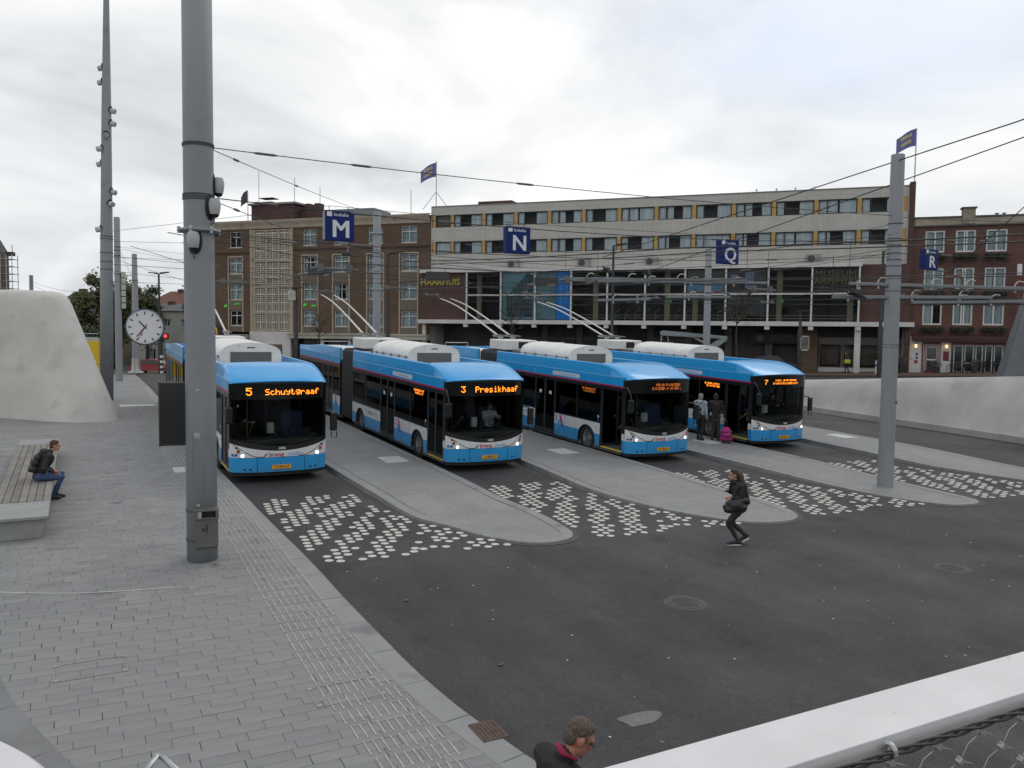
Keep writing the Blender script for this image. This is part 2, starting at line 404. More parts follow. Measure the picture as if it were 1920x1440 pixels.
slab_cache = {}
rest = [MB(), MB(), MB()]
for i, (cx, cy, l) in enumerate(slabs):
    k = rnd.choices((0, 1, 2), (6, 2, 2))[0]; dz = rnd.uniform(-.0015, .0015)
    z = H(cx, cy)+PAVE+dz
    if i < 300:
        key = (round(l, 2), k)
        if key not in slab_cache: slab_cache[key] = slab_mb(l, SW-GAP).mesh('slab', slab_ms[k])
        place('slab', slab_cache[key], PAVEMENT, loc=(cx, cy, z), rot=(tilt+rnd.uniform(-.004, .004), rnd.uniform(-.004, .004), rnd.uniform(-.008, .008)))
    else:
        b = rest[k]; n = len(b.v); a = slab_mb(l, SW-GAP)
        for p in a.v: b.v.append((p[0]+cx, p[1]+cy, p[2]+z+p[1]*.0309))
        b.f += [tuple(q+n for q in f) for f in a.f]
for k in range(3):
    if rest[k].f: tag(rest[k].build('slabs', slab_ms[k], PAVEMENT), kind='stuff')
# kerb stones along the left lane, and the edging course
def course(pts, wid, length, z0, z1, m, parent, name='kerb_stone', side=1, gap=.006, bev=.008, sl=.0309):
    """stones laid along a polyline; side=+1 keeps them left of the direction of travel"""
    P = [Vector(p) for p in pts]; acc = 0; seg = [P[0]]; out = []
    for a, b_ in zip(P, P[1:]):
        L_ = (b_-a).length
        if acc+L_ >= length: seg.append(b_); out.append(seg); seg = [b_]; acc = 0
        else: seg.append(b_); acc += L_
    if len(seg) > 1: out.append(seg)
    for sg in out:
        n = []
        for i, p in enumerate(sg):
            d = (sg[min(i+1, len(sg)-1)]-sg[max(i-1, 0)]).normalized(); n.append(Vector((-d.y, d.x))*side)
        d0 = (sg[1]-sg[0]).normalized()*gap; d1 = (sg[-1]-sg[-2]).normalized()*gap
        q = list(sg); q[0] = q[0]+d0; q[-1] = q[-1]-d1
        dz = rnd.uniform(-.002, .002)
        b = MB(); K = len(q)
        for p, nn in zip(q, n):
            for (f_, z) in ((0, z0), (0, z1), (wid, z1), (wid, z0)):
                pp = p+nn*f_; b.v.append((pp.x, pp.y, H(p.x, p.y)+(z(p.y) if callable(z) else z)+dz))
        for i in range(K-1):
            for j in range(4): b.f.append((i*4+j, (i+1)*4+j, (i+1)*4+(j+1)%4, i*4+(j+1)%4))
        b.f += [(3, 2, 1, 0), tuple((K-1)*4+j for j in range(4))]
        b.build(name, m, parent, bm=True, bevel=bev)
dense = [p for p in spline([(KX[i], KY[i]) for i in range(1, len(KY))], 10, closed=False) if p.y < 50]
course(dense, .35, 1.0, -.05, PAVE+.004, kerb_m, PAVEMENT, side=1)
course(edge_pts, .46, 1.1, -.05, PAVE+.004, mat('edge_stone', (.18, .185, .19), .8, var=.15, scale=1.5, bump=.2), PAVEMENT, name='edge_stone', side=-1)
gut_m = brickmat('gutter_brick', (.085, .083, .082), (.11, .107, .104), (.03, .03, .03), .11, .075, .008, .85)
gt = MB()
for p in dense:
    if p.y > 22: break
    gt.v += [(p.x+.003, p.y, H(p.x, p.y)+.005), (p.x+.13, p.y, H(p.x+.13, p.y)+.005)]
for i in range(len(gt.v)//2-1): gt.f.append((2*i, 2*i+1, 2*i+3, 2*i+2))
gt.build('gutter_course', gut_m, ground)
# ribbed guide strip for the blind
rib_m = mat('guide_rib', (.37, .365, .335), .7, var=.2, scale=6)
rb = MB(); y = 5.4
while y < 46:
    xc = interp([5, 7.8, 9.5, 12.6, 19.9, 24, 46], [3.15, 2.98, 2.86, 2.88, 2.95, 2.6, 2.6], y)
    if not (23.7 < y < 24.7):
        for k in range(9):
            x = xc-.4+k*.1; l = .30
            if rnd.random() < .03: continue
            rb.box(x-.008, x+.008, y, y+l, 0, .006)
    y += .36
tag(drape(rb, PAVE+.001).build('guide_ribs', rib_m, PAVEMENT), kind='stuff')
tile_m = mat('pale_tile', (.52, .53, .53), .7, var=.08)
for k in range(2):
    drape(MB().box(2.2+.32*k, 2.5+.32*k, 23.75, 24.5, 0, .006), PAVE+.001).build('pale_tile', tile_m, PAVEMENT)
drape(MB().box(1.5, 2.2, 39.5, 40.2, 0, .006).box(2.23, 2.9, 39.5, 40.2, 0, .006), PAVE+.001).build('pale_tile', tile_m, PAVEMENT)
# slot drain and frames of the service covers let into the slabs
steel = mat('galvanised_steel', (.42, .43, .43), .45, .8, var=.12, scale=8)
dl = MB(); pts = spline([(-1.25, 14.9), (-.1, 14.36), (1.38, 14.05)], 8, closed=False)
for a, b_ in zip(pts, pts[1:]): 
    d = (b_-a).normalized(); n_ = Vector((-d.y, d.x))*.014
    dl.prism([(a-n_).to_3d(), (b_-n_).to_3d(), (b_+n_).to_3d(), (a+n_).to_3d()], (0, 0, .004))
drape(dl, PAVE+.003).build('slot_drain', mat('drain_steel', (.5, .5, .48), .4, .5), PAVEMENT)
cov_m = mat('cover_frame', (.33, .33, .31), .5, .6)
for (x0, y0) in ((-.36, 11.05), (2.33, 9.15)):
    c = MB()
    for a in ((0, .82, 0, .012), (0, .82, .5, .512), (0, .012, 0, .512), (.808, .82, 0, .512)): c.box(x0+a[0], x0+a[1], y0+a[2], y0+a[3], 0, .004)
    for a in ((0, 0), (.76, 0), (0, .452), (.76, .452)): c.box(x0+a[0], x0+a[0]+.06, y0+a[1], y0+a[1]+.06, .0045, .006)
    drape(c, PAVE+.003).build('cover_frame', cov_m, PAVEMENT)
dr = MB().box(3.72, 4.02, 7.66, 8.06, 0, .012)
for k in range(6): dr.box(3.75+k*.045, 3.765+k*.045, 7.7, 8.02, .012, .018)
drape(dr, PAVE+.003).build('drain_grate', mat('rusty_iron', (.11, .075, .06), .8, .3, var=.3, scale=12), PAVEMENT)
# boarding islands
isl_top = brickmat('island_paving', (.222, .227, .23), (.243, .248, .25), (.155, .158, .16), .46, .175, .006, .8, var=.13)
ISL = [
 [(6.25, 58), (6.2, 40), (6.25, 27), (6.3, 22.5), (6.4, 19.4), (6.55, 17.3), (6.85, 16.0), (7.25, 15.0), (7.85, 14.28), (8.5, 14.12), (9.0, 14.4), (9.2, 15.1), (9.22, 16.5), (9.2, 18.4), (9.2, 22), (9.2, 40), (9.2, 58)],
 [(12.15, 58), (12.1, 40), (12.1, 27), (12.05, 22.5), (11.9, 20.1), (11.85, 18.2), (11.98, 16.5), (12.35, 15.4), (13.1, 14.12), (13.75, 13.66), (14.45, 13.6), (14.95, 13.85), (15.27, 14.55), (15.36, 16.1), (15.36, 18.3), (15.36, 24), (15.34, 40), (15.34, 58)],
 [(18.35, 50), (18.35, 40), (18.35, 27), (18.4, 22), (18.5, 18.5), (18.75, 15.2), (19.45, 13.5), (20.2, 13.05), (20.85, 13.2), (21.05, 14.0), (21.2, 17.4), (21.22, 20), (21.25, 27), (21.25, 40), (21.25, 50)],
 [(24.6, 42), (24.6, 32), (24.65, 25), (24.4, 20), (24.4, 17.5), (24.75, 15.6), (25.4, 13.8), (26.2, 13.0), (26.9, 13.2), (27.25, 14.5), (27.35, 17), (27.5, 21), (27.5, 27), (27.5, 34), (27.5, 42)]]
def ih(y): return lerp(.035, .14, sst(14.5, 20.5, y))
ISL = [[(x+(.16 if y < 17 else 0), y+(.26 if y < 17 else 0)) for (x, y) in o] for o in ISL]
ISLANDS = []
knob_m = mat('tactile_knob', (.44, .44, .42), .7, var=.1)
for k, o in enumerate(ISL):
    sp = spline(o, 8, closed=False)
    b = MB()
    # body: rows between left and right rim at equal travel from the tip
    tip = min(range(len(sp)), key=lambda i: sp[i].y)
    Lf = sp[:tip+1][::-1]; Rt = sp[tip:]
    ymax = min(Lf[-1].y, Rt[-1].y); y0 = sp[tip].y
    rows = [y0+(ymax-y0)*(q/70.)**1.8 for q in range(1, 71)]
    ly = [p.y for p in Lf]; lx_ = [p.x for p in Lf]; ry = [p.y for p in Rt]; rx = [p.x for p in Rt]
    pts = [[(sp[tip].x, y0)]*7]
    for y in rows:
        a, c = interp(ly, lx_, y), interp(ry, rx, y); pts.append([(lerp(a, c, i/6), y) for i in range(7)])
    for r_ in pts:
        for (x, y) in r_: b.v.append((x, y, H(x, y)+ih(y)))
    for i in range(len(pts)-1):
        for j in range(6): b.f.append((i*7+j, i*7+j+1, (i+1)*7+j+1, (i+1)*7+j))
    isl = struct(b.build('boarding_island', isl_top, smooth='all')); ISLANDS.append(isl)
    dn = [p for p in spline(o, 14, closed=False) if p.y < 38]
    course(dn, .26, .95, -.05, lambda y: ih(y)+.005, kerb_m, isl, side=1, bev=.012)
    jl = MB()
    for i, p in enumerate(dn):
        d = (dn[min(i+1, len(dn)-1)]-dn[max(i-1, 0)]).normalized(); nn = Vector((-d.y, d.x))
        for q in (.262, .284): jl.v.append((p.x+nn.x*q, p.y+nn.y*q, H(p.x, p.y)+ih(p.y)+.0042))
    for i in range(len(dn)-1): jl.f.append((2*i, 2*i+1, 2*i+3, 2*i+2))
    jl.build('joint_line', joint_m, isl, bm=True)
    kb = MB(); xc = sum(p.x for p in Rt[:1])-.2
    cx = (o[4][0]+o[-4][0])/2
    for (bx, by, dx) in ((cx-1.05, 17.2, 0), (cx+.55, 17.0, 0)):
        for i in range(13):
            for j in range(22):
                x, yy = bx+i*.055+(.10*j*.055 if bx < cx else 0), by+j*.085
                if x < interp(ly, lx_, yy)+.34 or x > interp(ry, rx, yy)-.32: continue
                kb.box(x-.012, x+.012, yy-.016, yy+.016, 0, .006)
    tag(kb.xf(lambda p: Vector((p.x, p.y, H(p.x, p.y)+ih(p.y)+.001+p.z))).build('tactile_knobs', knob_m, isl), kind='stuff')
    ty = {0: 23.2, 1: 22.8, 2: 22.9, 3: 22.3}[k]; tx = {0: 8.0, 1: 13.75, 2: 20.0, 3: 26.3}[k]
    drape(MB().box(tx, tx+.7, ty, ty+1.0, 0, .006), PAVE+.001).build('pale_tile', tile_m, isl)
    gb = MB()
    for p in spline(o, 10, closed=False):
        if p.y < 30: gb.v.append((p.x, p.y, H(p.x, p.y)+.005))
    nrm = []
    q = [Vector(v[:2]) for v in gb.v]; g2 = MB()
    for i, p in enumerate(q):
        d = (q[min(i+1, len(q)-1)]-q[max(i-1, 0)]).normalized(); n_ = Vector((d.y, -d.x))*.13
        g2.v += [(p.x, p.y, H(p.x, p.y)+.005), (p.x-n_.x*-1, p.y+n_.y, H(p.x, p.y)+.005)]
    for i in range(len(q)-1): g2.f.append((2*i, 2*i+2, 2*i+3, 2*i+1))
    g2.build('gutter_course', gut_m, isl, bm=True)
# white dots painted on the lanes where people cross
dot_m = mat('road_paint', (.53, .525, .485), .75, var=.2, scale=3.5, dirt=((.27, .265, .25), 7, .60))
dot_me = MB().lathe([(.082, 0), (.080, .003)], n=18).mesh('painted_dot', dot_m)
def inside(poly, x, y):
    c = False
    for i in range(len(poly)):
        (x1, y1), (x2, y2) = poly[i], poly[i-1]
        if (y1 > y) != (y2 > y) and x < (x2-x1)*(y-y1)/(y2-y1)+x1: c = not c
    return c
# one stencil, laid out in clumps on a slanting lattice and repeated in every lane (cm)
STENCIL = [tuple(int(q)/100 for q in s.split(',')) for s in """385,1985 383,1961 381,1936 378,1911 378,1889 410,2021 408,1997 406,1973 402,1947 399,1921 398,1898 429,2008 426,1984 424,1959 416,1886 415,1863 413,1838 411,1814 409,1791 407,1768 392,1826 388,1802 384,1757 383,1732 440,1898 438,1875 435,1850 432,1826 432,1803 429,1780 466,1959 464,1935 462,1911 460,1887 457,1862 493,2019 489,1994 488,1970 487,1946 513,2007 510,1981 509,1958 537,2018 533,1994 482,1898 477,1848 476,1825 503,1886 500,1861 498,1838 526,1920 525,1898 522,1873 520,1850 517,1824 515,1803 549,1934 547,1908 544,1885 575,1990 572,1943 571,1919 567,1897 597,2004 597,1978 595,1953 593,1933 540,1837 538,1812 494,1790 490,1767 489,1742 471,1778 469,1756 467,1731 464,1708 447,1744 443,1721 441,1696 441,1673 439,1649 422,1708 419,1683 417,1658 416,1635 414,1613 397,1672 396,1649 393,1625 391,1604 389,1580 605,1872 605,1846 602,1824 624,1813 580,1811 578,1789 557,1777 553,1754 552,1730 551,1707 546,1685 530,1742 530,1720 525,1694 524,1672 521,1647 511,1708 503,1659 500,1637 497,1613 481,1648 479,1625 477,1602 454,1613 455,1592 452,1567 448,1543 446,1520 471,1555 430,1557 428,1533 425,1508 422,1485 406,1522 403,1496 594,1753 593,1729 591,1706 587,1684 620,1767 565,1646 563,1623 539,1612 537,1588 535,1565 534,1538 517,1577 514,1551 511,1528 508,1504 506,1480 487,1517 485,1493 463,1481 619,1741 637,1754 639,1730 637,1706 655,1713 614,1694 611,1670 608,1647 586,1632 581,1610 586,1656 561,1597 555,1574 531,1516 654,1669 652,1645 649,1621 627,1609 675,1678 674,1653 692,1619 686,1593 667,1609 665,1585 644,1569 640,1547 659,1556 660,1531 681,1545 706,1581 705,1558 600,1547 578,1510 569,1491 547,1479 592,1500 616,1507 639,1498 745,1528 744,1506 724,1520 718,1496 697,1507 699,1483 737,1476 717,1466 673,1470 759,1465""".split()]
for k, (dx, dy) in enumerate(((0, 0), (5.72, -.45), (11.72, -.75), (17.75, -1.15))):
    root = struct(empty('dot_marking', (0, 0, 0)))
    for (x, y) in STENCIL:
        x += dx; y += dy
        if any(inside(o, x, y) for o in ISL) or inside([(p[0]-.1, p[1]) for p in ISL[k]], x, y): continue
        place('painted_dot', dot_me, root, loc=(x, y, H(x, y)+.006), rot=(tilt, 0, 0))
# manholes, repair patch
iron = mat('cast_iron', (.062, .062, .064), .65, .4, var=.3, scale=10)
conc_ring = mat('asphalt_worn', (.075, .075, .076), .9, var=.3, scale=5)
for (x, y, lab) in ((8.75, 10.5, 'round cast iron manhole cover left of the other one'), (14.8, 9.95, 'round cast iron manhole cover farther right in the road')):
    mh = empty('manhole_cover', (x, y, H(x, y)+.004)); mh.rotation_euler = (tilt, 0, 0); tag(mh, lab, 'manhole', 'manhole covers')
    MB().lathe([(.36, -.002), (.34, .006), (.30, .006)], n=28).build('frame', conc_ring, mh)
    c = MB().lathe([(.29, .0065), (.285, .012)], n=28)
    for i in range(-5, 6):
        for j in range(-5, 6):
            if i*i+j*j < 24: c.box(i*.048-.014, i*.048+.014, j*.048-.014, j*.048+.014, .0125, .016)
    c.build('lid', iron, mh)
pp = MB(); pts = [(5.72+.27*math.cos(a)*(1+.22*math.sin(3*a+1)), 7.62+.17*math.sin(a)*(1+.2*math.cos(2*a))) for a in np.linspace(0, 2*math.pi, 18, endpoint=False)]
pp.quad(*[(x, y, H(x, y)+.005) for x, y in pts]); pp.build('repair_patch', mat('patch_mortar', (.15, .15, .145), .9, var=.2, scale=9), ground)
# ---------------------------------------------------------------- buildings along the street (local x runs right along the facade, local y into the house)
def froot(name, lab, cat='building'):
    r = empty(name, (F0.x, F0.y, 0), FANG); return tag(r, lab, cat)
RX = (math.radians(90), 0, 0)
brown = brickmat('brown_brick', (.092, .052, .030), (.128, .076, .044), (.10, .078, .056), .22, .065, .011, rot=RX, var=.3)
redbr = brickmat('red_brick', (.090, .034, .027), (.125, .048, .037), (.10, .075, .065), .22, .065, .010, rot=RX, var=.28)
dkbr = brickmat('dark_brick', (.075, .034, .028), (.10, .046, .038), (.06, .045, .04), .22, .065, .010, rot=RX, var=.25)
stone = mat('cream_stone', (.36, .31, .24), .8, var=.14, scale=1.5, dirt=((.22, .19, .15), 1.2, .62))
render_g = brickmat('grey_cladding', (.43, .42, .395), (.45, .44, .415), (.34, .33, .31), .42, .9, .012, .85, rot=RX, offset=0, var=.1)
winw = mat('window_white', (.55, .55, .54), .5, var=.08)
wind = mat('window_dark', (.018, .017, .017), .5, var=.1)
ochre = mat('ochre_panel', (.44, .27, .085), .7, var=.1)
wg = glass('house_glass', (.90, .93, .94), .03)
pg = glass('showroom_glass', (.84, .87, .88), .02)
curt = mat('net_curtain', (.60, .64, .66), .9, var=.2, scale=3, streak=.08)
curt2 = mat('grey_curtain', (.36, .42, .43), .9, var=.25, scale=3, streak=.08)
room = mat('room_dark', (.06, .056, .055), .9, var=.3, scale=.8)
white_c = mat('white_painted', (.55, .55, .54), .7, var=.1, scale=.8, dirt=((.38, .37, .35), .9, .62))
rooft = mat('roof_tar', (.09, .09, .09), .9, var=.2)
def wall_open(x0, x1, z0, z1, opens, y=0., t=.3):
    """front wall with rectangular openings as one skin plus reveals"""
    b = MB(); xs = sorted({x0, x1}|{a for o in opens for a in o[:2]}); zs = sorted({z0, z1}|{a for o in opens for a in o[2:4]})
    for i in range(len(xs)-1):
        for j in range(len(zs)-1):
            cx, cz = (xs[i]+xs[i+1])/2, (zs[j]+zs[j+1])/2
            if any(o[0] < cx < o[1] and o[2] < cz < o[3] for o in opens): continue
            b.quad((xs[i], y, zs[j]), (xs[i+1], y, zs[j]), (xs[i+1], y, zs[j+1]), (xs[i], y, zs[j+1]))
    for o in opens:
        a, c, d, e_ = o[:4]
        b.quad((a, y, d), (a, y, e_), (a, y+t, e_), (a, y+t, d)); b.quad((c, y, d), (c, y+t, d), (c, y+t, e_), (c, y, e_))
        b.quad((a, y, e_), (c, y, e_), (c, y+t, e_), (a, y+t, e_)); b.quad((a, y, d), (a, y+t, d), (c, y+t, d), (c, y, d))
    return b
def shell(b, x0, x1, z0, z1, depth, y=.0):
    b.quad((x0, y, z0), (x0, y, z1), (x0, y+depth, z1), (x0, y+depth, z0)); b.quad((x1, y, z0), (x1, y+depth, z0), (x1, y+depth, z1), (x1, y, z1))
    b.quad((x0, y+depth, z0), (x0, y+depth, z1), (x1, y+depth, z1), (x1, y+depth, z0)); return b
def window(root, x0, x1, z0, z1, fm, y=.14, fw_=.07, mull=(.5,), trans=None, curtain=(0, 1), sill=None, name='window', cm=None, gl=None, fd=.06):
    """frame with a pane behind it; curtains hang in the room"""
    fr = MB(); W_ = x1-x0
    fr.box(x0, x0+fw_, y, y+fd, z0, z1).box(x1-fw_, x1, y, y+fd, z0, z1).box(x0+fw_, x1-fw_, y, y+fd, z1-fw_, z1).box(x0+fw_, x1-fw_, y, y+fd, z0, z0+fw_)
    for m in mull:
        xm = lerp(x0, x1, m); top = (z0+(z1-z0)*trans) if trans and len(mull) < 3 else z1-fw_
        fr.box(xm-fw_*.45, xm+fw_*.45, y+.002, y+fd-.002, z0+fw_, z1-fw_)
    if trans: zt = z0+(z1-z0)*trans; fr.box(x0+fw_, x1-fw_, y+.004, y+fd-.004, zt-fw_*.45, zt+fw_*.45)
    f = fr.build(name, fm, root)
    MB().box(x0+fw_*.5, x1-fw_*.5, y+fd*.5-.004, y+fd*.5+.004, z0+fw_*.5, z1-fw_*.5).build('pane', gl or wg, f)
    if curtain:
        cs = curtain if isinstance(curtain, list) else [curtain]
        cb_ = MB()
        for (a, b_) in cs:
            n = max(2, int((b_-a)*W_/.05)); xa, xb = lerp(x0, x1, a), lerp(x0, x1, b_)
            cb_.grid(lambda u, v: (lerp(xa, xb, u), y+.16+.02*math.sin(u*n*1.6+x0), lerp(z0+.03, z1-.03, v)), n, 1)
        cb_.build('curtain', cm or curt, f)
    if sill: MB().box(x0-.06, x1+.06, y-.18, y, z0-.07, z0-.002).build('sill', sill, f)
    return f
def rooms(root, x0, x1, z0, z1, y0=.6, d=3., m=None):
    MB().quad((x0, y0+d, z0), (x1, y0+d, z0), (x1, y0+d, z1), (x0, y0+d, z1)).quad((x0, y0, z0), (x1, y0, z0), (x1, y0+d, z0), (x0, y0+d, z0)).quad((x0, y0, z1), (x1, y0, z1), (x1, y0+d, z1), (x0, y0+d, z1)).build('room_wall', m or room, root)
# --- brown brick block with the stair-tower grid
bb = froot('brick_building', 'brown brick block with cream cornice and a tall gridded stair window')
cols = [(-59.9, -58.35), (-50.9, -49.28), (-47.28, -45.65), (-43.42, -41.82), (-39.82, -38.12)]
rowsz = [(13.38, 15.04), (10.65, 12.31), (7.96, 9.55), (5.26, 6.88)]
opens = [(a, b_, c, d) for (a, b_) in cols for (c, d) in rowsz]+[(-57.0, -52.3, 4.75, 15.12)]
w_ = wall_open(-63.5, -36.66, 4.62, 15.22, opens); shell(w_, -63.5, -36.66, -1.5, 15.22, 13)
w_.build('wall', brown, bb)
rooms(bb, -63.4, -36.8, 4.7, 15.2)
for ci, (a, b_) in enumerate(cols):
    for ri, (c, d) in enumerate(rowsz):
        z0 = c-.7 if (ci == 0 and ri == 3) else c
        cu = [(0, 1)] if (ci*7+ri*3) % 5 else [(0, .28), (.72, 1)]
        if ci == 0 and ri in (0, 3): cu = [(.78, 1)]
        window(bb, a, b_, c, d, winw, trans=.66, curtain=cu, sill=stone, fw_=.09, cm=curt2)
    if ri is not None:
        for (lo, hi) in ((6.88, 7.96), (9.55, 10.65), (4.62, 5.26)):
            MB().box(a-.02, b_+.02, -.03, .0, lo+.04, hi-.09).build('spandrel', mat('pebble_panel', (.15, .125, .10), .95, var=.45, scale=18), bb)
        fr_ = MB().box(a-.2, a-.06, -.06, .01, 4.62, 12.5).box(b_+.06, b_+.2, -.06, .01, 4.62, 12.5).box(a-.2, b_+.2, -.061, .01, 12.37, 12.5)
        fr_.build('stone_surround', stone, bb)
MB().box(-63.5, -57.1, -.08, 0, 12.75, 12.9).box(-52.2, -36.68, -.08, 0, 12.95, 13.1).build('string_course', mat('dark_course', (.06, .036, .024), .9, var=.2), bb)
cor = MB(); prof = [(0, 15.2), (-.12, 15.25), (-.18, 15.55), (-.35, 15.9), (-.38, 16.08), (0.3, 16.1)]
for x in (-63.6, -36.66): cor.v += [(x, p[0], p[1]) for p in prof]
for j in range(5): cor.f.append((j, 6+j, 7+j, j+1))
cor.build('cornice', stone, bb); MB().box(-63.5, -36.7, .3, 13, 15.9, 16.0).build('roof', rooft, bb)
# stair window: stone ribs and small square lights
st = MB()
zb = [4.75, 6.55, 6.78, 9.2, 9.42, 11.85, 12.1, 15.12]
xb = [-57.0, -56.72, -55.45, -55.2, -53.95, -53.7, -52.55, -52.3]
for i in (0, 2, 4, 6): st.box(xb[i], xb[i+1], -.05, .22, 4.75, 15.12)
for (lo, hi) in ((4.75, 4.82), (6.55, 6.78), (9.2, 9.42), (11.85, 12.1), (15.0, 15.12)): st.box(-56.99, -52.31, -.048, .218, lo, hi)
st.box(-57.25, -57.0, -.12, .1, 4.7, 15.2).box(-52.3, -52.05, -.12, .1, 4.7, 15.2)
sto = st.build('stair_surround', stone, bb)
for (c0, c1) in ((-56.72, -55.45), (-55.2, -53.95), (-53.7, -52.55)):
    for (lo, hi, nz) in ((4.82, 6.55, 8), (6.78, 9.2, 11), (9.42, 11.85, 11), (12.1, 15.0, 13)):
        lt = MB(); nx = 6
        for i in range(nx+1): x = lerp(c0, c1, i/nx); k = .03 if i == 3 else .016; lt.box(x-k, x+k, .02, .14, lo, hi)
        for j in range(nz+1): z = lerp(lo, hi, j/nz); k = .045 if j % 4 == 0 else .017; lt.box(c0, c1, .022, .138, z-k, z+k)
        o = lt.build('window_grid', mat('grid_cream', (.62, .59, .50), .7, var=.1), bb)
        MB().quad((c0, .15, lo), (c1, .15, lo), (c1, .15, hi), (c0, .15, hi)).build('pane', mat('grid_pane', (.016, .017, .02), .3, var=.2), o)
# ground floor: fascia, shopfronts
MB().box(-52.2, -36.68, -.9, .2, 4.05, 4.6).box(-52.2, -36.68, -1.0, -.9, 4.45, 4.62).build('fascia', mat('fascia_cream', (.40, .38, .33), .7, var=.12, scale=.6), bb)
MB().box(-63.5, -57.2, -.6, .2, 3.9, 4.4).build('fascia', mat('fascia_grey', (.20, .19, .18), .7, var=.1), bb)
MB().box(-57.2, -52.2, -.3, .1, -1, 4.7).build('plinth_wall', white_c, bb)
gf = MB().quad((-63.5, 1.2, -1), (-36.7, 1.2, -1), (-36.7, 1.2, 4.1), (-63.5, 1.2, 4.1)); gf.build('shop_back', room, bb)
for i, x in enumerate((-51.5, -48.4, -45.2, -42.1, -39, -37)): MB().box(x-.13, x+.13, -.5, -.2, .2, 4.05).build('column', winw, bb)
for i, x in enumerate((-51.3, -48.2, -45.0, -41.9)):
    MB().box(x, x+2.7, .2, .26, .4, 3.9).build('shop_glass', mat('shop_pane', (.03, .033, .035), .1, var=.3, scale=.8), bb)
MB().box(-55.6, -53.2, -.32, -.301, 1.2, 3.4).build('shop_door', mat('shop_brown', (.12, .075, .04), .6, var=.3, scale=1.5), bb)
sg = MB().box(-62.4, -60.3, -.75, -.61, 4.0, 5.25).build('sign_board', mat('sign_black', (.015, .016, .015), .5, var=.1), bb)
arch = MB()
for s in (-1, 1):
    arch.tube([(-61.35+s*.22+s*.22*-math.cos(t)*-1*1, -.78, 4.25+.85*math.sin(t)) if False else (-61.35+s*(.21-.2*math.cos(t)), -.78, 4.3+.75*math.sin(t)) for t in np.linspace(0, math.pi, 12)], .05, 6)
arch.build('sign_mark', mat('sign_gold', (.75, .42, .01), .4, var=0, emit=.25), sg)
# green lettering lights under the windows
gl_ = mat('neon_green', (.08, .5, .05), .4, var=0, emit=.5)
for (x, z, wd, hh) in ((-60.35, 7.35, .35, .3), (-58.9, 7.55, .7, .16), (-50.6, 7.45, .4, .32), (-49.55, 7.35, .55, .2)):
    b = MB(); 
    for q in range(5): b.tube([(x+wd*(q/5-.5)+.03*math.sin(q*2), -.12, z-hh/2+hh*.2*(q % 2)), (x+wd*((q+1)/5-.5), -.12, z+hh/2-hh*.3*((q+1) % 2))], .03, 5)
    b.build('light_sign', gl_, bb)
# penthouses, masts
MB().box(-60.9, -55.4, 5, 9, 16.0, 18.55).build('roof_house', dkbr, bb); MB().box(-61.2, -55.1, 4.8, 9.2, 18.55, 18.75).build('roof_slab', mat('slab_grey', (.24, .23, .22), .8), bb)
MB().box(-55.4, -52.6, 6, 9, 16, 17.9).build('roof_house', dkbr, bb); MB().box(-55.2, -49.5, 12, 16, 16, 18.9).build('plant_room', mat('plant_metal', (.20, .23, .25), .6, var=.1), bb)
for x in (-54.5, -53.3): MB().box(x-.3, x+.3, 6.2, 7.2, 17.8, 18.7).build('chimney', dkbr, bb)
MB().box(-60, -58.6, 5.5, 6.5, 18.75, 19.0).box(-60.2, -58.4, 5.4, 6.6, 19.35, 19.42).build('roof_vent', dkbr, bb)
for (x, z, y) in ((-60.2, 22.3, 5.4), (-56, 21.5, 6), (-53.4, 20.6, 7), (-41.8, 19.5, 6)): MB().tube([(x, y, 16), (x, y, z)], .035, 5).build('aerial_mast', mat('mast_grey', (.3, .3, .3), .5, .5), bb)
# --- grey hotel slab above the glazed first floor
hb = froot('hotel_building', 'long grey hotel slab with two window bands, ochre panels and a glazed first floor')
PX = [-36.32, -34.44, -31.25, -28.09, -24.87, -21.67, -18.46, -15.2, -12.0, -8.72, -5.5, -2.23, 1.01, 4.33]
bands = [(14.72, 15.88), (12.2, 13.38)]
op = [(PX[i]-.25, PX[i+1]+.25, a, b_) for i in range(13) for (a, b_) in bands]
hw_ = wall_open(-36.62, 4.6, 10.3, 16.65, [(-36.55, 4.5, a, b_) for (a, b_) in bands], t=.5); shell(hw_, -36.62, 4.6, 1., 16.65, 14)
hw_.build('wall', render_g, hb)
MB().box(-36.6, 4.6, -.04, 14, 16.65, 16.74).build('parapet_cap', mat('cap_metal', (.17, .165, .155), .6, var=.1), hb)
rooms(hb, -36.5, 4.5, 11.5, 16.5, y0=.7, d=.8, m=mat('hotel_room', (.16, .15, .16), .9, var=.3, scale=.8))
MB().box(4.62, 5.0, -.25, 14, 1.5, 16.95).build('end_wall', dkbr, hb)
for x in PX:
    for (a, b_) in bands: MB().box(x-.16, x+.16, .02, .3, a-.03, b_+.03).build('ochre_panel', ochre, hb)
hr = random.Random(11)
for i in range(13):
    x0, x1 = PX[i]+.163, PX[i+1]-.163
    for bi, (a, b_) in enumerate(bands):
        if i == 0: window(hb, x0, x1, a, b_, wind, y=.08, fw_=.07, mull=(), curtain=[(0, 1)], cm=mat('blind_brown', (.14, .11, .09), .8) if bi == 0 else None)
        else:
            cu = hr.choice([[(0, .2), (.24, .32), (.66, 1)], [(0, .24), (.27, .45), (.72, 1)], [(0, .22), (.24, .95)], [(.02, .2), (.6, 1)], [(0, .2), (.62, .98)], [(0, .23), (.25, .5), (.55, 1)]])
            window(hb, x0, x1, a, b_, wind, y=.08, fw_=.075, mull=(.235,), curtain=cu)
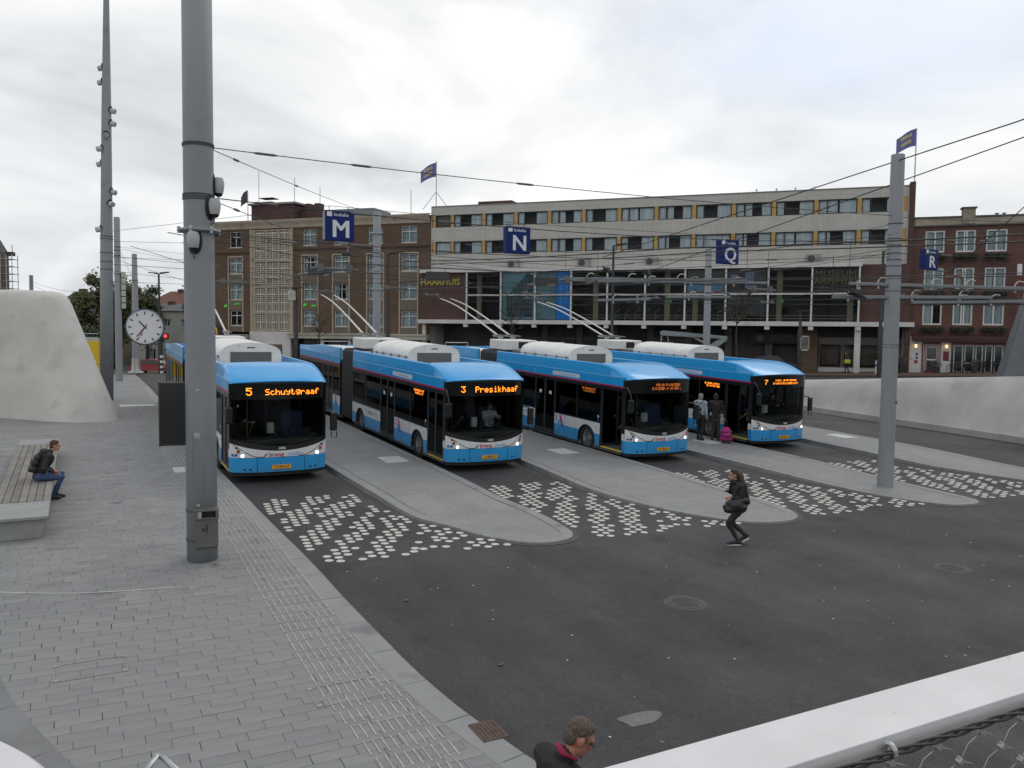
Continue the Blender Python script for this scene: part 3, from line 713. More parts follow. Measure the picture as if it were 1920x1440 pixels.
# first-floor showroom box
PM = [-32.63, -29.23, -25.92, -22.54, -19.25, -15.92, -12.51, -9.14, -5.75, -2.37, 1.17]
MB().box(-37.45, 1.35, -.8, .0, 10.42, 10.72).build('canopy_edge', winw, hb)
MB().box(-37.5, 5.2, -1.0, .3, 5.66, 6.02).build('floor_slab', white_c, hb)
MB().box(-37.4, -32.75, -.5, .2, 6.02, 10.42).build('brick_bay', dkbr, hb)
MB().box(1.25, 4.9, -.3, .2, 6.02, 10.6).build('brick_bay', dkbr, hb)
for x in PM: MB().box(x-.07, x+.07, -.72, -.5, 6.02, 10.42).build('mullion', winw, hb)
MB().box(-32.6, 1.2, -.66, -.56, 8.22, 8.36).build('transom', winw, hb)
for i in range(10):
    for (a, b_) in ((6.06, 8.22), (8.36, 10.4)):
        MB().box(PM[i]+.085, PM[i+1]-.085, -.62, -.608, a, b_).build('pane', pg, hb)
MB().quad((-32.6, 4.5, 6), (1.2, 4.5, 6), (1.2, 4.5, 10.4), (-32.6, 4.5, 10.4)).quad((-32.6, -.4, 10.38), (1.2, -.4, 10.38), (1.2, 4.5, 10.38), (-32.6, 4.5, 10.38)).quad((-32.6, -.4, 6.03), (1.2, -.4, 6.03), (1.2, 4.5, 6.03), (-32.6, 4.5, 6.03)).build('room_wall', room, hb)
cc = mat('column_cream', (.30, .26, .16), .8, var=.15)
for x in (-31.9, -20.6, -14.2, -11.8, -4.9, -8.2, .6): MB().box(x-.22, x+.22, .6, 1.0, 6.03, 10.38).build('column', cc, hb)
rail = MB()
for z in (6.25, 6.5): rail.box(-22.4, 1.1, -.45, -.42, z, z+.035)
rail.build('rail', mat('rail_cream', (.32, .30, .24), .6), hb)
frn = MB(); r2 = random.Random(4)
for x in np.arange(-19, -6, .9):
    frn.tube([(x, 1.4, 6.05), (x+.1, 1.4, 6.9), (x+.35, 1.4, 6.95), (x+.42, 1.4, 7.2)], .03, 5).box(x, x+.4, 1.3, 1.7, 6.45, 6.5)
frn.build('chairs', mat('chair_metal', (.2, .2, .2), .5), hb)
for x in (-14.9, -9.0, -5.2): MB().box(x, x+.55, 3.9, 3.95, 7.75, 8.05).build('exit_sign', mat('exit_green', (.02, .28, .07), .5, var=0, emit=.6), hb)
# printed panels behind the glass
def poster(x0, x1, z0, z1, m, y=-.5, name='poster'): return MB().box(x0, x1, y, y+.02, z0, z1).build(name, m, hb)
pst = poster(PM[1]+.1, PM[2]-.1, 6.1, 10.38, mat('poster_sky', (.17, .31, .36), .6, var=.3, scale=.35))
tw = MB(); tw.prism([(-28.7, 0, 6.3), (-26.2, 0, 6.3), (-26.2, 0, 10.2), (-26.7, 0, 10.3), (-28.1, 0, 8.8), (-28.7, 0, 8.0)], (0, .008, 0)); tw.xf(lambda p: Vector((p.x, p.y-.512, p.z))).build('poster_print', mat('poster_tower', (.035, .075, .092), .6, var=.7, scale=1.6), pst)
wn = MB()
for r in range(8):
    for c in range(7):
        x, z = -28.5+c*.33, 6.7+r*.42
        if z < 8.0+(x+28.7)*1.1: wn.quad((x, -.516, z), (x+.15, -.516, z), (x+.2, -.516, z+.2), (x+.03, -.516, z+.2))
wn.build('poster_print', mat('poster_light', (.09, .16, .185), .6, var=.5), pst)
poster(PM[2]+.1, -24.0, 6.1, 10.38, mat('poster_haze', (.14, .25, .28), .6, var=.45, scale=.5))
bn = poster(-23.95, -22.64, 6.1, 10.38, mat('banner_blue', (.008, .26, .85), .6, var=.05), y=-.49)
for (tx_, xx, zz, s_) in (('functiemenging', -23.55, 8.2, .34), ('Beleef het', -23.0, 8.6, .30)):
    a = text_mb(tx_, s_); a.xf(lambda p: Vector((xx-p.z, -.492, zz+p.x))); a.build('lettering', mat('banner_cyan', (.12, .5, .95), .6, var=0), bn)
p3 = poster(PM[6]+.15, PM[7]-.15, 8.4, 10.3, mat('poster_brown', (.10, .09, .085), .7, var=.5, scale=1.2)); MB().box(PM[6]+.16, PM[7]-.16, -.506, -.501, 8.4, 9.2).build('poster_print', mat('poster_blue', (.13, .28, .46), .6, var=.2), p3); MB().box(PM[6]+.16, PM[7]-.16, -.511, -.507, 8.38, 8.55).build('poster_print', mat('poster_red', (.30, .04, .06), .6, var=.2), p3)
p4 = poster(PM[7]+.15, PM[8]-.2, 6.6, 10.3, mat('poster_dim', (.055, .055, .06), .7, var=.6, scale=1.0)); MB().box(-7.6, -6.9, -.507, -.501, 8.8, 10.1).box(-8.8, -8.2, -.507, -.501, 9.3, 9.9).build('poster_print', mat('poster_lilac', (.20, .26, .38), .6, var=.4, scale=4), p4)
ms = poster(PM[9]+.12, PM[10]-.12, 8.4, 10.36, mat('museum_black', (.012, .012, .012), .6, var=0))
yl = mat('museum_yellow', (.20, .16, .02), .5, var=.1)
for (tx_, zz, s_, xx) in (('MUSEUM', 9.88, .72, -.6), ('ARNHEM', 9.30, .72, -.6), ('900 m', 8.78, .36, -1.5)):
    a = text_mb(tx_, s_, bold=-.004); k = 1.12 if s_ > .5 else 1
    a.xf(lambda p: Vector((p.x*k+xx, -.512, p.z+zz))); a.build('lettering', yl, ms)
MB().box(-2.0, .75, -.514, -.505, 8.55, 8.60).prism([(.75, -.51, 8.49), (.95, -.51, 8.575), (.75, -.51, 8.66)], (0, .004, 0)).build('arrow_mark', yl, ms)
hs = text_mb('HAARHUIS', .85, bold=.02); hs.xf(lambda p: Vector((p.x*1.0-35.4, -.56, p.z+9.55))); hs.build('lettering', mat('sign_yellow', (.36, .31, .03), .5, var=0), hb)
# ground floor: columns, dim shopfronts
MB().quad((-37.4, 3, 1), (-3.0, 3, 1), (-3, 3, 5.7), (-37.4, 3, 5.7)).build('shop_back', room, hb)
for i, x in enumerate(PM): MB().box(x-.2, x+.2, -.95, -.5, 5.35, 5.655).build('corbel', winw, hb)
for x in (-29.2, -25.9, -22.5, -19.2, -15.9, -12.5, -9.1, -5.7, -2.4): MB().box(x-.3, x+.3, 2.3, 2.8, 1, 5.6).build('column', mat('pier_grey', (.085, .08, .075), .8, var=.2), hb)
MB().box(-37.2, -36.9, -.6, -.3, 1, 5.65).build('column', white_c, hb)
MB().box(.95, 1.4, -.7, -.3, 1.9, 5.65).build('column', white_c, hb)
dimt = mat('dim_lettering', (.10, .10, .10), .7, var=.2); board = mat('shop_board', (.018, .017, .017), .7, var=.1)
for (x, tx_) in ((-27.6, 'ETEN & DRINKEN'), (-24.2, 'POOL & DRINKEN'), (-20.9, 'ETEN & DRINKEN'), (-14.2, 'ETEN & DRINKEN'), (-10.8, 'POOL')):
    bo = MB().box(x-1.35, x+1.35, 2.2, 2.28, 4.0, 4.75).build('shop_sign', board, hb); a = text_mb(tx_, .36); a.xf(lambda p: Vector((p.x+x, 2.19, p.z+4.35))); a.build('lettering', dimt, bo)
    MB().box(x-1.3, x+1.3, 2.35, 2.4, 1.6, 3.95).build('shop_pane', mat('shop_pane', (0,0,0)), hb)
bo = MB().box(-7.2, -2.7, 1.9, 2.0, 4.2, 5.1).build('shop_sign', board, hb); a = text_mb('ERECTUS', .6); a.xf(lambda p: Vector((p.x-4.4, 1.89, p.z+4.65))); a.build('lettering', dimt, bo)
MB().lathe([(.3, 0), (.3, .02)], n=18, ax='y').xf(lambda p: Vector((p.x-6.4, 1.87+p.y, p.z+4.65))).build('sign_disc', dimt, bo)
# lit shop on the right
shp = MB().box(-1.7, 4.6, 2.0, 2.1, 4.3, 4.8).build('shop_fascia', mat('shop_fascia', (.17, .165, .155), .7, var=.15), hb)
for (x0, x1) in ((-1.65, .15), (.22, 1.35), (1.5, 3.2), (3.27, 4.5)):
    window(hb, x0, x1, 2.25, 4.28, mat('shop_frame', (.22, .21, .2), .6), y=2.02, fw_=.07, mull=(), curtain=None, name='shop_window')
    MB().box(x0+.2, x1-.2, 3.2, 3.25, 2.5, 4.0).build('shop_display', mat('shop_display', (.16, .125, .095), .8, var=.6, scale=1.6), hb)
MB().box(-1.7, 4.6, 2.0, 2.08, 1.8, 2.25).build('stall_riser', winw, hb); MB().box(-3.2, -1.75, 1.6, 2.6, 1.7, 5.6).build('brick_pier', brickmat('tan_brick', (.14, .085, .05), (.17, .11, .07), (.07, .055, .045), .35, .18, .02, rot=RX), hb)
MB().box(-1.7, 4.6, 4.5, 4.6, 1.8, 5.6).build('shop_back', mat('shop_wall', (.20, .17, .14), .8, var=.3), hb); MB().box(-1.7, 4.6, 1.8, 1.95, 4.85, 5.65).build('soffit_board', board, hb)
# rooftop plant, conditioners
MB().box(-35.1, -31.4, 8, 11, 16.7, 18.35).build('roof_house', dkbr, hb)
for x in (-28.67, -22.0, -15.95, -2.8):
    ac = MB().box(x-.1, x+1.0, -.35, -.02, 10.75, 11.5).build('air_conditioner', mat('ac_grey', (.27, .265, .245), .7), hb); MB().lathe([(.30, 0), (.30, .012), (.22, .014)], n=18, ax='y').xf(lambda p: Vector((p.x+x+.3, -.352-p.y, p.z+11.12))).build('fan', mat('fan_dark', (.06, .06, .06), .7), ac)
for x in (-7, -5.4, -3.9, -2.4): MB().tube([(x, 1, 16.7), (x, 1, 17.15)], .03, 5).box(x-.1, x+.1, .95, 1.05, 17.0, 17.05).build('roof_vent', mat('mast_grey', (.3, .3, .3), .5, .5), hb)
# --- red brick house on the right
rh = froot('brick_house', 'narrow red brick house with white windows and a white ground floor on the far right')
wc_ = [(5.84, 7.2), (7.95, 9.32), (10.03, 11.44)]; wr = [(11.45, 13.13), (8.6, 10.25), (5.84, 7.47)]
w_ = wall_open(5.02, 13.6, 4.9, 13.55, [(a, b_, c, d) for (a, b_) in wc_ for (c, d) in wr]); shell(w_, 5.02, 13.6, 1.5, 14.1, 12); w_.build('wall', redbr, rh)
rooms(rh, 5.1, 13.5, 5, 13.5)
MB().box(5.02, 13.6, -.12, .4, 13.55, 14.08).build('parapet', mat('parapet_stone', (.30, .265, .21), .8, var=.25, scale=.9), rh); MB().box(5.0, 13.65, -.2, .5, 14.08, 14.2).box(5.0, 13.65, -.16, -.121, 13.44, 13.55).build('parapet_cap', mat('cap_dark', (.09, .085, .08), .8, var=.2), rh)
MB().box(8.35, 9.2, -.22, .6, 13.58, 14.75).build('chimney', mat('chimney_stone', (.24, .21, .17), .85, var=.3, scale=2), rh); MB().box(8.25, 9.3, -.3, .7, 14.75, 14.85).build('chimney_cap', mat('cap_dark', (0,0,0)), rh)
for x in (11.2, 11.7): MB().lathe([(.09, 14.2), (.09, 14.65), (.16, 14.7), (.16, 14.74)], c=(x, 3, 0), n=10).build('flue', mat('mast_grey', (.3, .3, .3), .5, .5), rh)
whf = mat('frame_white', (.62, .62, .62), .5, var=.06)
for ci, (a, b_) in enumerate(wc_):
    for ri, (c, d) in enumerate(wr): window(rh, a, b_, c, d, whf, y=.06, fw_=.11, mull=(.5,) if ci != 1 else (.44, .56), curtain=[(0, 1)] if (ci, ri) != (0, 2) else [(0, .5)], cm=curt2)
    for ri, (c, d) in enumerate(wr):
        bx = MB().box(a-.05, b_+.05, -.35, -.05, c-.45, c-.18).build('window_box', mat('box_green', (.03, .035, .03), .8), rh)
        r3 = random.Random(ci*5+ri); lf = MB()
        for q in range(260):
            x, z = r3.uniform(a-.15, b_+.15), c-.15-abs(r3.gauss(0, .28)); y = r3.uniform(-.5, -.12); s = r3.uniform(.04, .09)
            u_ = Vector((r3.uniform(-1, 1), r3.uniform(-1, 1), r3.uniform(-1, 1))).normalized()*s; v_ = u_.orthogonal().normalized()*s*.7
            p = Vector((x, y, z)); lf.quad(p-u_, p+v_, p+u_, p-v_)
        tag(lf.build('plants', mat('box_foliage', (.03, .042, .018), .8, var=.5, scale=9), bx), kind='stuff')
MB().box(5.02, 13.6, -.12, 0, 1.7, 4.95).build('ground_floor_wall', white_c, rh); MB().box(4.62, 5.02, -.15, .2, 1.7, 5.9).build('gable_strip', white_c, rh)
aw = MB(); aw.prism([(5.15, -.15, 5.1), (5.15, -.75, 4.8), (5.15, -.75, 4.55), (5.15, -.15, 4.75)], (7.1, 0, 0)); ao = aw.build('awning', mat('awning_red', (.055, .018, .018), .8, var=.2), rh, bm=True)
a = text_mb('OLD DUTCH', .36, bold=.01); a.xf(lambda p: Vector((p.x*1.5+6.9, -.757, p.z+4.67))); a.build('lettering', mat('awning_ink', (.012, .01, .01), .7, var=0), ao)
dr_red = mat('door_red', (.13, .010, .022), .45, var=.08)
do = MB().box(5.9, 7.22, -.2, -.121, 2.06, 4.5).build('door', dr_red, rh); MB().box(6.2, 6.95, -.22, -.201, 3.2, 4.1).box(6.2, 6.95, -.22, -.201, 2.35, 3.05).build('pane', mat('door_pane', (.05, .055, .06), .15, var=.5, scale=3), do)
tr = MB()
for (x0, x1, z0, z1) in ((6.1, 7.05, 2.2, 4.2), (6.2, 6.95, 2.35, 4.1), (6.0, 7.15, 2.08, 4.3)):
    for q in ((x0, x0+.03, z0, z1), (x1-.03, x1, z0, z1), (x0+.03, x1-.03, z1-.03, z1)): tr.box(q[0], q[1], -.232, -.222, q[2], q[3])
tr.box(6.2, 6.95, -.232, -.222, 3.08, 3.18); tr.build('door_trim', whf, do)
MB().box(7.95, 11.65, -.19, -.121, 2.1, 4.5).build('shop_frame', dr_red, rh)
for (x0, x1) in ((8.1, 8.75), (8.85, 9.5), (9.6, 10.1), (10.25, 10.75), (10.85, 11.45)):
    window(rh, x0, x1, 2.2, 4.3, mat('frame_grey', (.40, .40, .39), .5), y=-.24, fw_=.07, mull=(), curtain=None, fd=.04)
MB().box(8.0, 11.55, -.195, -.1905, 2.2, 4.3).build('window_dark', mat('shop_pane', (0,0,0)), rh)
MB().box(7.4, 7.8, -.15, -.121, 3.05, 3.8).build('menu_board', dr_red, rh)
lan = mat('lantern_lit', (1, .62, .25), .4, var=0, emit=2.5); brass = mat('lantern_brass', (.12, .09, .05), .5, .6)
for x in (5.45, 7.6):
    lo_ = MB().tube([(x, -.12, 4.0), (x, -.3, 4.02), (x, -.3, 4.22)], .02, 5).box(x-.09, x+.09, -.39, -.21, 4.3, 4.36).box(x-.06, x+.06, -.36, -.24, 4.0, 4.04).build('wall_lantern', brass, rh); MB().lathe([(.045, 4.04), (.085, 4.3)], c=(x, -.3, 0), n=8).build('lamp_glass', lan, lo_)
for (x, z, s_, m) in ((5.55, 3.55, .09, logo_b if False else mat('sign_blue', (.03, .07, .25), .5)), (5.55, 3.25, .09, mat('sign_blue', (0,0,0))), (5.5, 2.95, .13, mat('sign_red', (.35, .02, .03), .5)), (5.2, 3.2, .1, mat('frame_grey', (0,0,0)))):
    MB().box(x-s_, x+s_, -.14, -.121, z-s_, z+s_).build('wall_sign', m, rh)
bn = MB().box(12.05, 12.3, -.8, -.76, 5.6, 9.4).build('banner', dr_red, rh); MB().box(12.02, 12.32, -.9, -.7, 9.5, 10.4).build('banner_lamp', whf, bn)
# pavement in front of the houses
sw_ = MB()
for i in range(47):
    for j in range(4):
        a = [fw(-74+i*2+q[0]*2, -6.2+(j+q[1])*1.9) for q in ((0, 0), (1, 0), (1, 1), (0, 1))]
        sw_.quad(*[(p.x, p.y, H(p.x, p.y)+.05) for p in a])
struct(sw_.build('street_pavement', brickmat('clinker_paving', (.12, .066, .055), (.15, .085, .07), (.06, .045, .04), .21, .07, .01, .85, var=.25)))
# ---------------------------------------------------------------- trolleybuses
blue = mat('bus_blue', (.012, .315, .70), .30, var=.04, scale=2, spec=.4, coat=.25, dirt=((.025, .25, .52), 1.6, .70), film=(.10, .095, .085))
white = mat('bus_white', (.66, .67, .68), .4, var=.05, scale=2, coat=.2, dirt=((.50, .50, .49), 1.8, .68), film=(.25, .23, .2))
roofw = mat('roof_white', (.72, .72, .70), .5, var=.07, scale=2, dirt=((.45, .44, .42), 1.6, .64))
red_m = mat('stripe_red', (.34, .012, .07), .4, var=.05)
blk = mat('bus_black', (.009, .009, .010), .3, var=0)
rub = mat('rubber', (.014, .014, .014), .85, var=.2, scale=10)
bel_m = mat('bellows_cloth', (.058, .058, .060), .8, var=.15, scale=5)
gdark = mat('door_frame', (.022, .023, .025), .4, var=.1)
bglass = glass('bus_glass', (.20, .22, .22), .015)
dglass = glass('door_glass', (.17, .20, .20), .02)
wglass = glass('windscreen_glass', (.58, .63, .62), .01)
led_m = mat('amber_led', (1, .26, .015), .5, var=0, emit=2.6)
led_dim = mat('amber_led_dim', (1, .24, .03), .5, var=0, emit=.32)
lamp_on = mat('headlamp_lit', (1, .98, .9), .3, var=0, emit=1.6)
lens_am = mat('amber_lens', (.6, .16, .02), .2, var=0); lens_rd = mat('red_lens', (.3, .04, .04), .25, var=0)
chrome = mat('lamp_chrome', (.6, .6, .6), .15, .9, var=0)
greyp = mat('deck_grey', (.42, .43, .43), .6, var=.1, scale=3)
plate_m = mat('plate_yellow', (.70, .33, .02), .45, var=.05)
ink = mat('plate_ink', (.02, .02, .02), .6, var=0)
logo_r = mat('logo_red', (.42, .02, .09), .5, var=0); logo_b = mat('logo_blue', (.02, .10, .38), .5, var=0); logo_c = mat('logo_cyan', (.08, .38, .72), .5, var=0)
yel = mat('edge_yellow', (.62, .52, .04), .5, var=.1)
seat_m = mat('seat_cloth', (.03, .05, .12), .8, var=.1); inner = mat('interior_grey', (.10, .10, .105), .7, var=.1); rail_y = mat('rail_yellow', (.40, .30, .02), .4, var=0)
alu = mat('wheel_alloy', (.24, .225, .21), .5, .4, var=.25, scale=9)
HW = 1.275
def bulge(x, z=.5):
    k = lerp(.40, .29, sst(.7, 2.65, z)); t = min(1, abs(x)/1.285)
    return k*(1-t**2.3)**.55
def fbend(b, off=.006):
    return b.xf(lambda p: Vector((p.x, p.y-bulge(p.x, p.z)-off, p.z)))
ARCH = [(2.21, .56), (8.17, .56), (14.6, .56)]
def side_panel(x, y0, y1, z0, z1, t=.02):
    b = MB(); n = max(1, int((y1-y0)/.06)); pr = []
    for i in range(n+1):
        y = lerp(y0, y1, i/n); zb = z0
        for (c, r) in ARCH:
            if abs(y-c) < r: zb = max(zb, .42+math.sqrt(r*r-(y-c)**2)*.92)
        pr.append((y, min(zb, z1)))
    s = 1 if x > 0 else -1
    for (y, zb) in pr:
        b.v += [(x, y, zb), (x, y, z1), (x-s*t, y, z1), (x-s*t, y, zb)]
    for i in range(n):
        if pr[i][1] >= z1-1e-6 and pr[i+1][1] >= z1-1e-6: continue
        for j in range(4): b.f.append((4*i+j, 4*i+4+j, 4*i+4+(j+1)%4, 4*i+(j+1)%4))
    b.f += [(3, 2, 1, 0), (4*n, 4*n+1, 4*n+2, 4*n+3)]
    return b
def front_strip(z0, z1, x0=-HW, x1=HW, n=24, t=0.0, m=4):
    """curved front skin between two heights (numbers or functions of x)"""
    f0 = z0 if callable(z0) else (lambda x: z0); f1 = z1 if callable(z1) else (lambda x: z1)
    b = MB()
    def fn(a, c):
        x = lerp(x0, x1, a); z = lerp(f0(x), f1(x), c); return (x, -bulge(x, z)+t, z)
    return b.grid(fn, n, m)
def make_bus():
    root = empty('trolleybus')
    B_ = lambda b, n, m, p=root, **k: b.build(n, m, p, **k)
    cut = [(1.40, 4.35), (5.85, 9.18), (10.97, 12.02), (13.55, 17.85)]
    full = [(.15, 9.18), (10.97, 17.85)]
    for s, segs in ((-1, cut), (1, full)):
        x = s*HW
        for (a, b_) in segs:
            B_(side_panel(x, a, b_, .30, .70), 'skirt_panel', blue, bm=True)
            B_(side_panel(x, a, b_, .704, 1.075), 'white_panel', white, bm=True)
        for (a, b_) in ((.02, 9.18), (10.97, 17.85)):
            # window frame band: sill, head, posts
            fr = MB(); xi0, xi1 = (x, x-s*.05) if s > 0 else (x-s*.05, x)
            xa, xb = min(x, x-s*.05), max(x, x-s*.05)
            fr.box(xa, xb, a, b_, 2.24, 2.36)
            rails = segs if s < 0 else full
            for (c, d) in rails:
                if c >= a and d <= b_+.01: fr.box(xa+.001, xb-.001, c, d, 1.076, 1.12)
            posts = [1.37, 2.86, 4.33, 5.84, 7.5, 9.15] if a < 1 else [10.99, 12.02, 13.53, 15.0, 16.5, 17.82]
            if s > 0: posts = [.9]+posts if a < 1 else posts
            for p in posts: fr.box(xa+.002, xb-.002, p-.035, p+.035, 1.08, 2.3)
            B_(fr, 'window_frame', blk)
            wins = ([(1.4, 2.83), (2.89, 4.3), (5.88, 7.47), (7.53, 9.12)] if a < 1 else [(11.02, 11.98), (13.57, 14.97), (15.03, 16.47), (16.53, 17.8)])
            if s > 0: wins = ([(.2, .87), (.93, 2.83), (2.89, 4.3), (4.36, 5.81), (5.88, 7.47), (7.53, 9.12)] if a < 1 else [(11.02, 11.98), (12.05, 13.5), (13.57, 14.97), (15.03, 16.47), (16.53, 17.8)])
            for (c, d) in wins: B_(MB().box(min(x-s*.014, x-s*.02), max(x-s*.014, x-s*.02), c, d, 1.11, 2.26), 'window', bglass)
            # red stripe and blue roof cladding
            B_(MB().box(min(x+s*.008, x-s*.03), max(x+s*.008, x-s*.03), a+.02, b_, 2.36, 2.412), 'red_stripe', red_m)
            lo = .0 if a < 1 else a
            cl = MB(); K = 40
            tops = []
            for i in range(K+1):
                y = lerp(lo, b_, i/K)
                if a < 1: zt = 2.70+.37*math.sin(min(1, max(0, y/1.5))*math.pi/2)**.9
                else: zt = 3.07-.20*sst(13, 17.9, y)
                tops.append((y, zt))
            for (y, zt) in tops:
                cl.v += [(x, y, 2.414), (x+s*.004, y, 2.69), (x+s*.004, y, 2.705), (x, y, 2.71), (x-s*.012, y, zt-.03), (x-s*.05, y, zt), (x-s*.09, y, zt-.015), (x-s*.07, y, 2.62)]
            for i in range(K):
                for j in range(7): cl.f.append((8*i+j, 8*i+8+j, 8*i+9+j, 8*i+1+j))
            cl.f.append(tuple(range(8))); cl.f.append(tuple(range(8*K, 8*K+8)))
            B_(cl, 'roof_cladding', blue, bm=True, smooth=35)
            B_(MB().box(min(x+s*.006, x-s*.001), max(x+s*.006, x-s*.001), lo+.1, b_, 2.685, 2.699), 'trim_line', mat('trim_pale', (.25, .42, .66), .4, var=0))
        for y in (3.2, 5.9, 8.4, 12.2, 14.8, 17): 
            B_(MB().lathe([(.0, 0), (.028, .002), (.022, .014)], c=(0, 0, 0), n=10, ax='x', cap=False).xf(lambda p, s=s, x=x, y=y: Vector((x+s*(p.x+.004), y+p.y, 2.53+p.z))), 'side_lamp', white)
    for s, ys_ in ((-1, (2.95, 3.62, 6.9, 7.4, 9.0, 11.5, 15.6, 16.8)), (1, (1.2, 3.2, 4.5, 5.8, 7.2, 9.0, 12.3, 15.6, 16.8))):
        sm_ = MB(); x = s*HW
        for yy in ys_:
            if all(abs(yy-c) > r for c, r in ARCH): sm_.box(min(x, x+s*.0015), max(x, x+s*.0015), yy-.004, yy+.004, .31, 1.07)
        for yy in (2.4, 4.7, 7.0, 12.6, 14.4, 16.2): sm_.box(min(x, x+s*.0055), max(x, x+s*.0055), yy-.003, yy+.003, 2.42, 2.68)
        B_(sm_, 'panel_seams', blk)['kind'] = 'stuff'
    # roof decks, underbody, interior
    B_(MB().box(-1.19, 1.19, 1.25, 9.18, 2.56, 2.62).box(-1.19, 1.19, 10.97, 17.8, 2.54, 2.60), 'roof_deck', greyp)
    B_(MB().box(-1.22, 1.22, .25, 9.1, .20, .34).box(-1.22, 1.22, 11, 17.75, .20, .34), 'floor', inner)
    B_(MB().box(-1.2, 1.2, .3, 9.15, 2.42, 2.47).box(-1.2, 1.2, 11, 17.75, 2.42, 2.47), 'ceiling', inner)
    B_(MB().box(-1.0, 1.0, .5, 8.9, .10, .195).box(-1.0, 1.0, 11.2, 17.5, .1, .195), 'chassis', rub)
    rear = MB().box(-HW+.002, HW-.002, 17.852, 17.92, .32, 2.85); B_(rear, 'rear_panel', blue, bevel=.03)
    B_(MB().box(-1.05, 1.05, 17.922, 17.935, 1.25, 2.2), 'rear_window', mat('rear_glass', (.01, .012, .014), .08, var=0))
    # bellows
    bl = MB(); prof = []; nf = 26
    ring = [(-1.2, .32), (-1.2, 2.3), (-1.17, 2.95), (-1.05, 3.06), (1.05, 3.06), (1.17, 2.95), (1.2, 2.3), (1.2, .32)]
    for i in range(nf*2+1):
        y = lerp(9.2, 10.95, i/(nf*2)); k = .045 if i % 2 else 0
        for (a, c) in ring: bl.v.append((a-math.copysign(k, a), y, c-(k if c > 3 else 0)))
    for i in range(nf*2):
        for j in range(7): bl.f.append((8*i+j, 8*i+8+j, 8*i+9+j, 8*i+1+j))
    B_(bl, 'bellows', bel_m, bm=True)
    # doors: two leaves each
    for di, (a, b_, z1) in enumerate(((.12, 1.34, 2.33), (4.38, 5.82, 2.33), (12.05, 13.5, 2.33))):
        mid = (a+b_)/2
        for li, (c, d) in enumerate(((a, mid), (mid, b_))):
            dn = B_(MB().box(-1.268, -1.23, c, c+.055, .34, z1).box(-1.268, -1.23, d-.055, d, .34, z1).box(-1.267, -1.231, c+.055, d-.055, .34, .43).box(-1.267, -1.231, c+.055, d-.055, z1-.08, z1), 'door', gdark)
            dn['leaf'] = di*2+li
            B_(MB().box(-1.252, -1.246, c+.05, d-.05, .42, z1-.07), 'pane', dglass, dn)
            yy = d-.16 if li == 0 else c+.16
            B_(MB().tube([(-1.24, yy-.06, 1.35), (-1.22, yy+.1, .95)], .014, 6), 'handle', chrome, dn)
            if di == 1: B_(MB().box(-1.256, -1.253, (c+d)/2-.09, (c+d)/2+.09, 1.72, 1.84), 'notice', white, dn)
        B_(MB().box(-1.275, -1.2, a+.02, b_-.02, .30, .335), 'door_sill', yel if di == 0 else gdark)
    B_(MB().box(-1.268, -1.235, -.01, .115, 1.12, 2.36), 'door_pillar', blk)
    # wheels
    tyre = MB().lathe([(.30, -.13), (.43, -.13), (.475, -.10), (.48, 0), (.475, .10), (.43, .13), (.30, .13)], n=28, ax='x', cap=False).mesh('tyre', rub, True)
    rim = MB().lathe([(.0, -.045), (.10, -.06), (.13, -.015), (.20, .0), (.24, -.02), (.30, -.10), (.302, .10)], n=28, ax='x', cap=False)
    for k in range(10):
        t = 2*math.pi*k/10; rim.lathe([(.016, -.03), (.014, -.052)], c=(0, .165*math.cos(t), .165*math.sin(t)), n=6, ax='x')
    rim_me = rim.mesh('rim', alu, True)
    hole = MB()
    for k in range(8):
        t = 2*math.pi*(k+.5)/8; hole.lathe([(.028, -.018), (.028, -.022)], c=(0, .225*math.cos(t), .225*math.sin(t)), n=8, ax='x')
    hole_me = hole.mesh('hand_hole', blk)
    for (yc, _) in ARCH:
        for s in (-1, 1):
            wh = empty('wheel', (s*1.10, yc, .475), 0, root)
            if s > 0: wh.rotation_euler = (0, 0, math.pi)
            place('tyre', tyre, wh); place('rim', rim_me, wh); place('hand_holes', hole_me, wh)
            aw = MB(); K = 16
            for i in range(K+1):
                t = math.pi*i/K
                for xx, rr in ((s*1.27, .55), (s*1.27, .585), (s*.8, .55)): aw.v.append((xx, yc+rr*math.cos(t), .42+rr*math.sin(t)*.92))
            for i in range(K):
                for j in range(2): aw.f.append((3*i+j, 3*i+3+j, 3*i+4+j, 3*i+1+j))
                aw.f.append((3*i, 3*i+2, 3*i+5, 3*i+3))
            B_(aw, 'wheel_arch', rub, bm=True)
    # front
    smile = lambda x: 1.07-.21*(1-(abs(x)/HW)**2)
    bt = lambda x: .685
    B_(front_strip(.30, .66).grid(lambda a, c: (lerp(-HW, HW, a), -bulge(lerp(-HW, HW, a))+lerp(0, .035, c), lerp(.66, .69, c)), 24, 1), 'bumper', blue, smooth=30)
    B_(front_strip(.20, .302, t=.05), 'bumper_skirt', rub)
    sm = MB()
    for xs in (-.62, .62): sm.box(xs-.006, xs+.006, -.003, .004, .31, .68)
    B_(fbend(sm, 0), 'bumper_seam', blk)
    gr = MB()
    for xs in (-.86, .86): gr.box(xs-.10, xs+.10, -.002, .004, .355, .40)
    B_(fbend(gr, 0), 'vent_slot', rub)
    B_(front_strip(.693, smile, t=.002), 'front_panel', white, smooth='all')
    ol = MB()
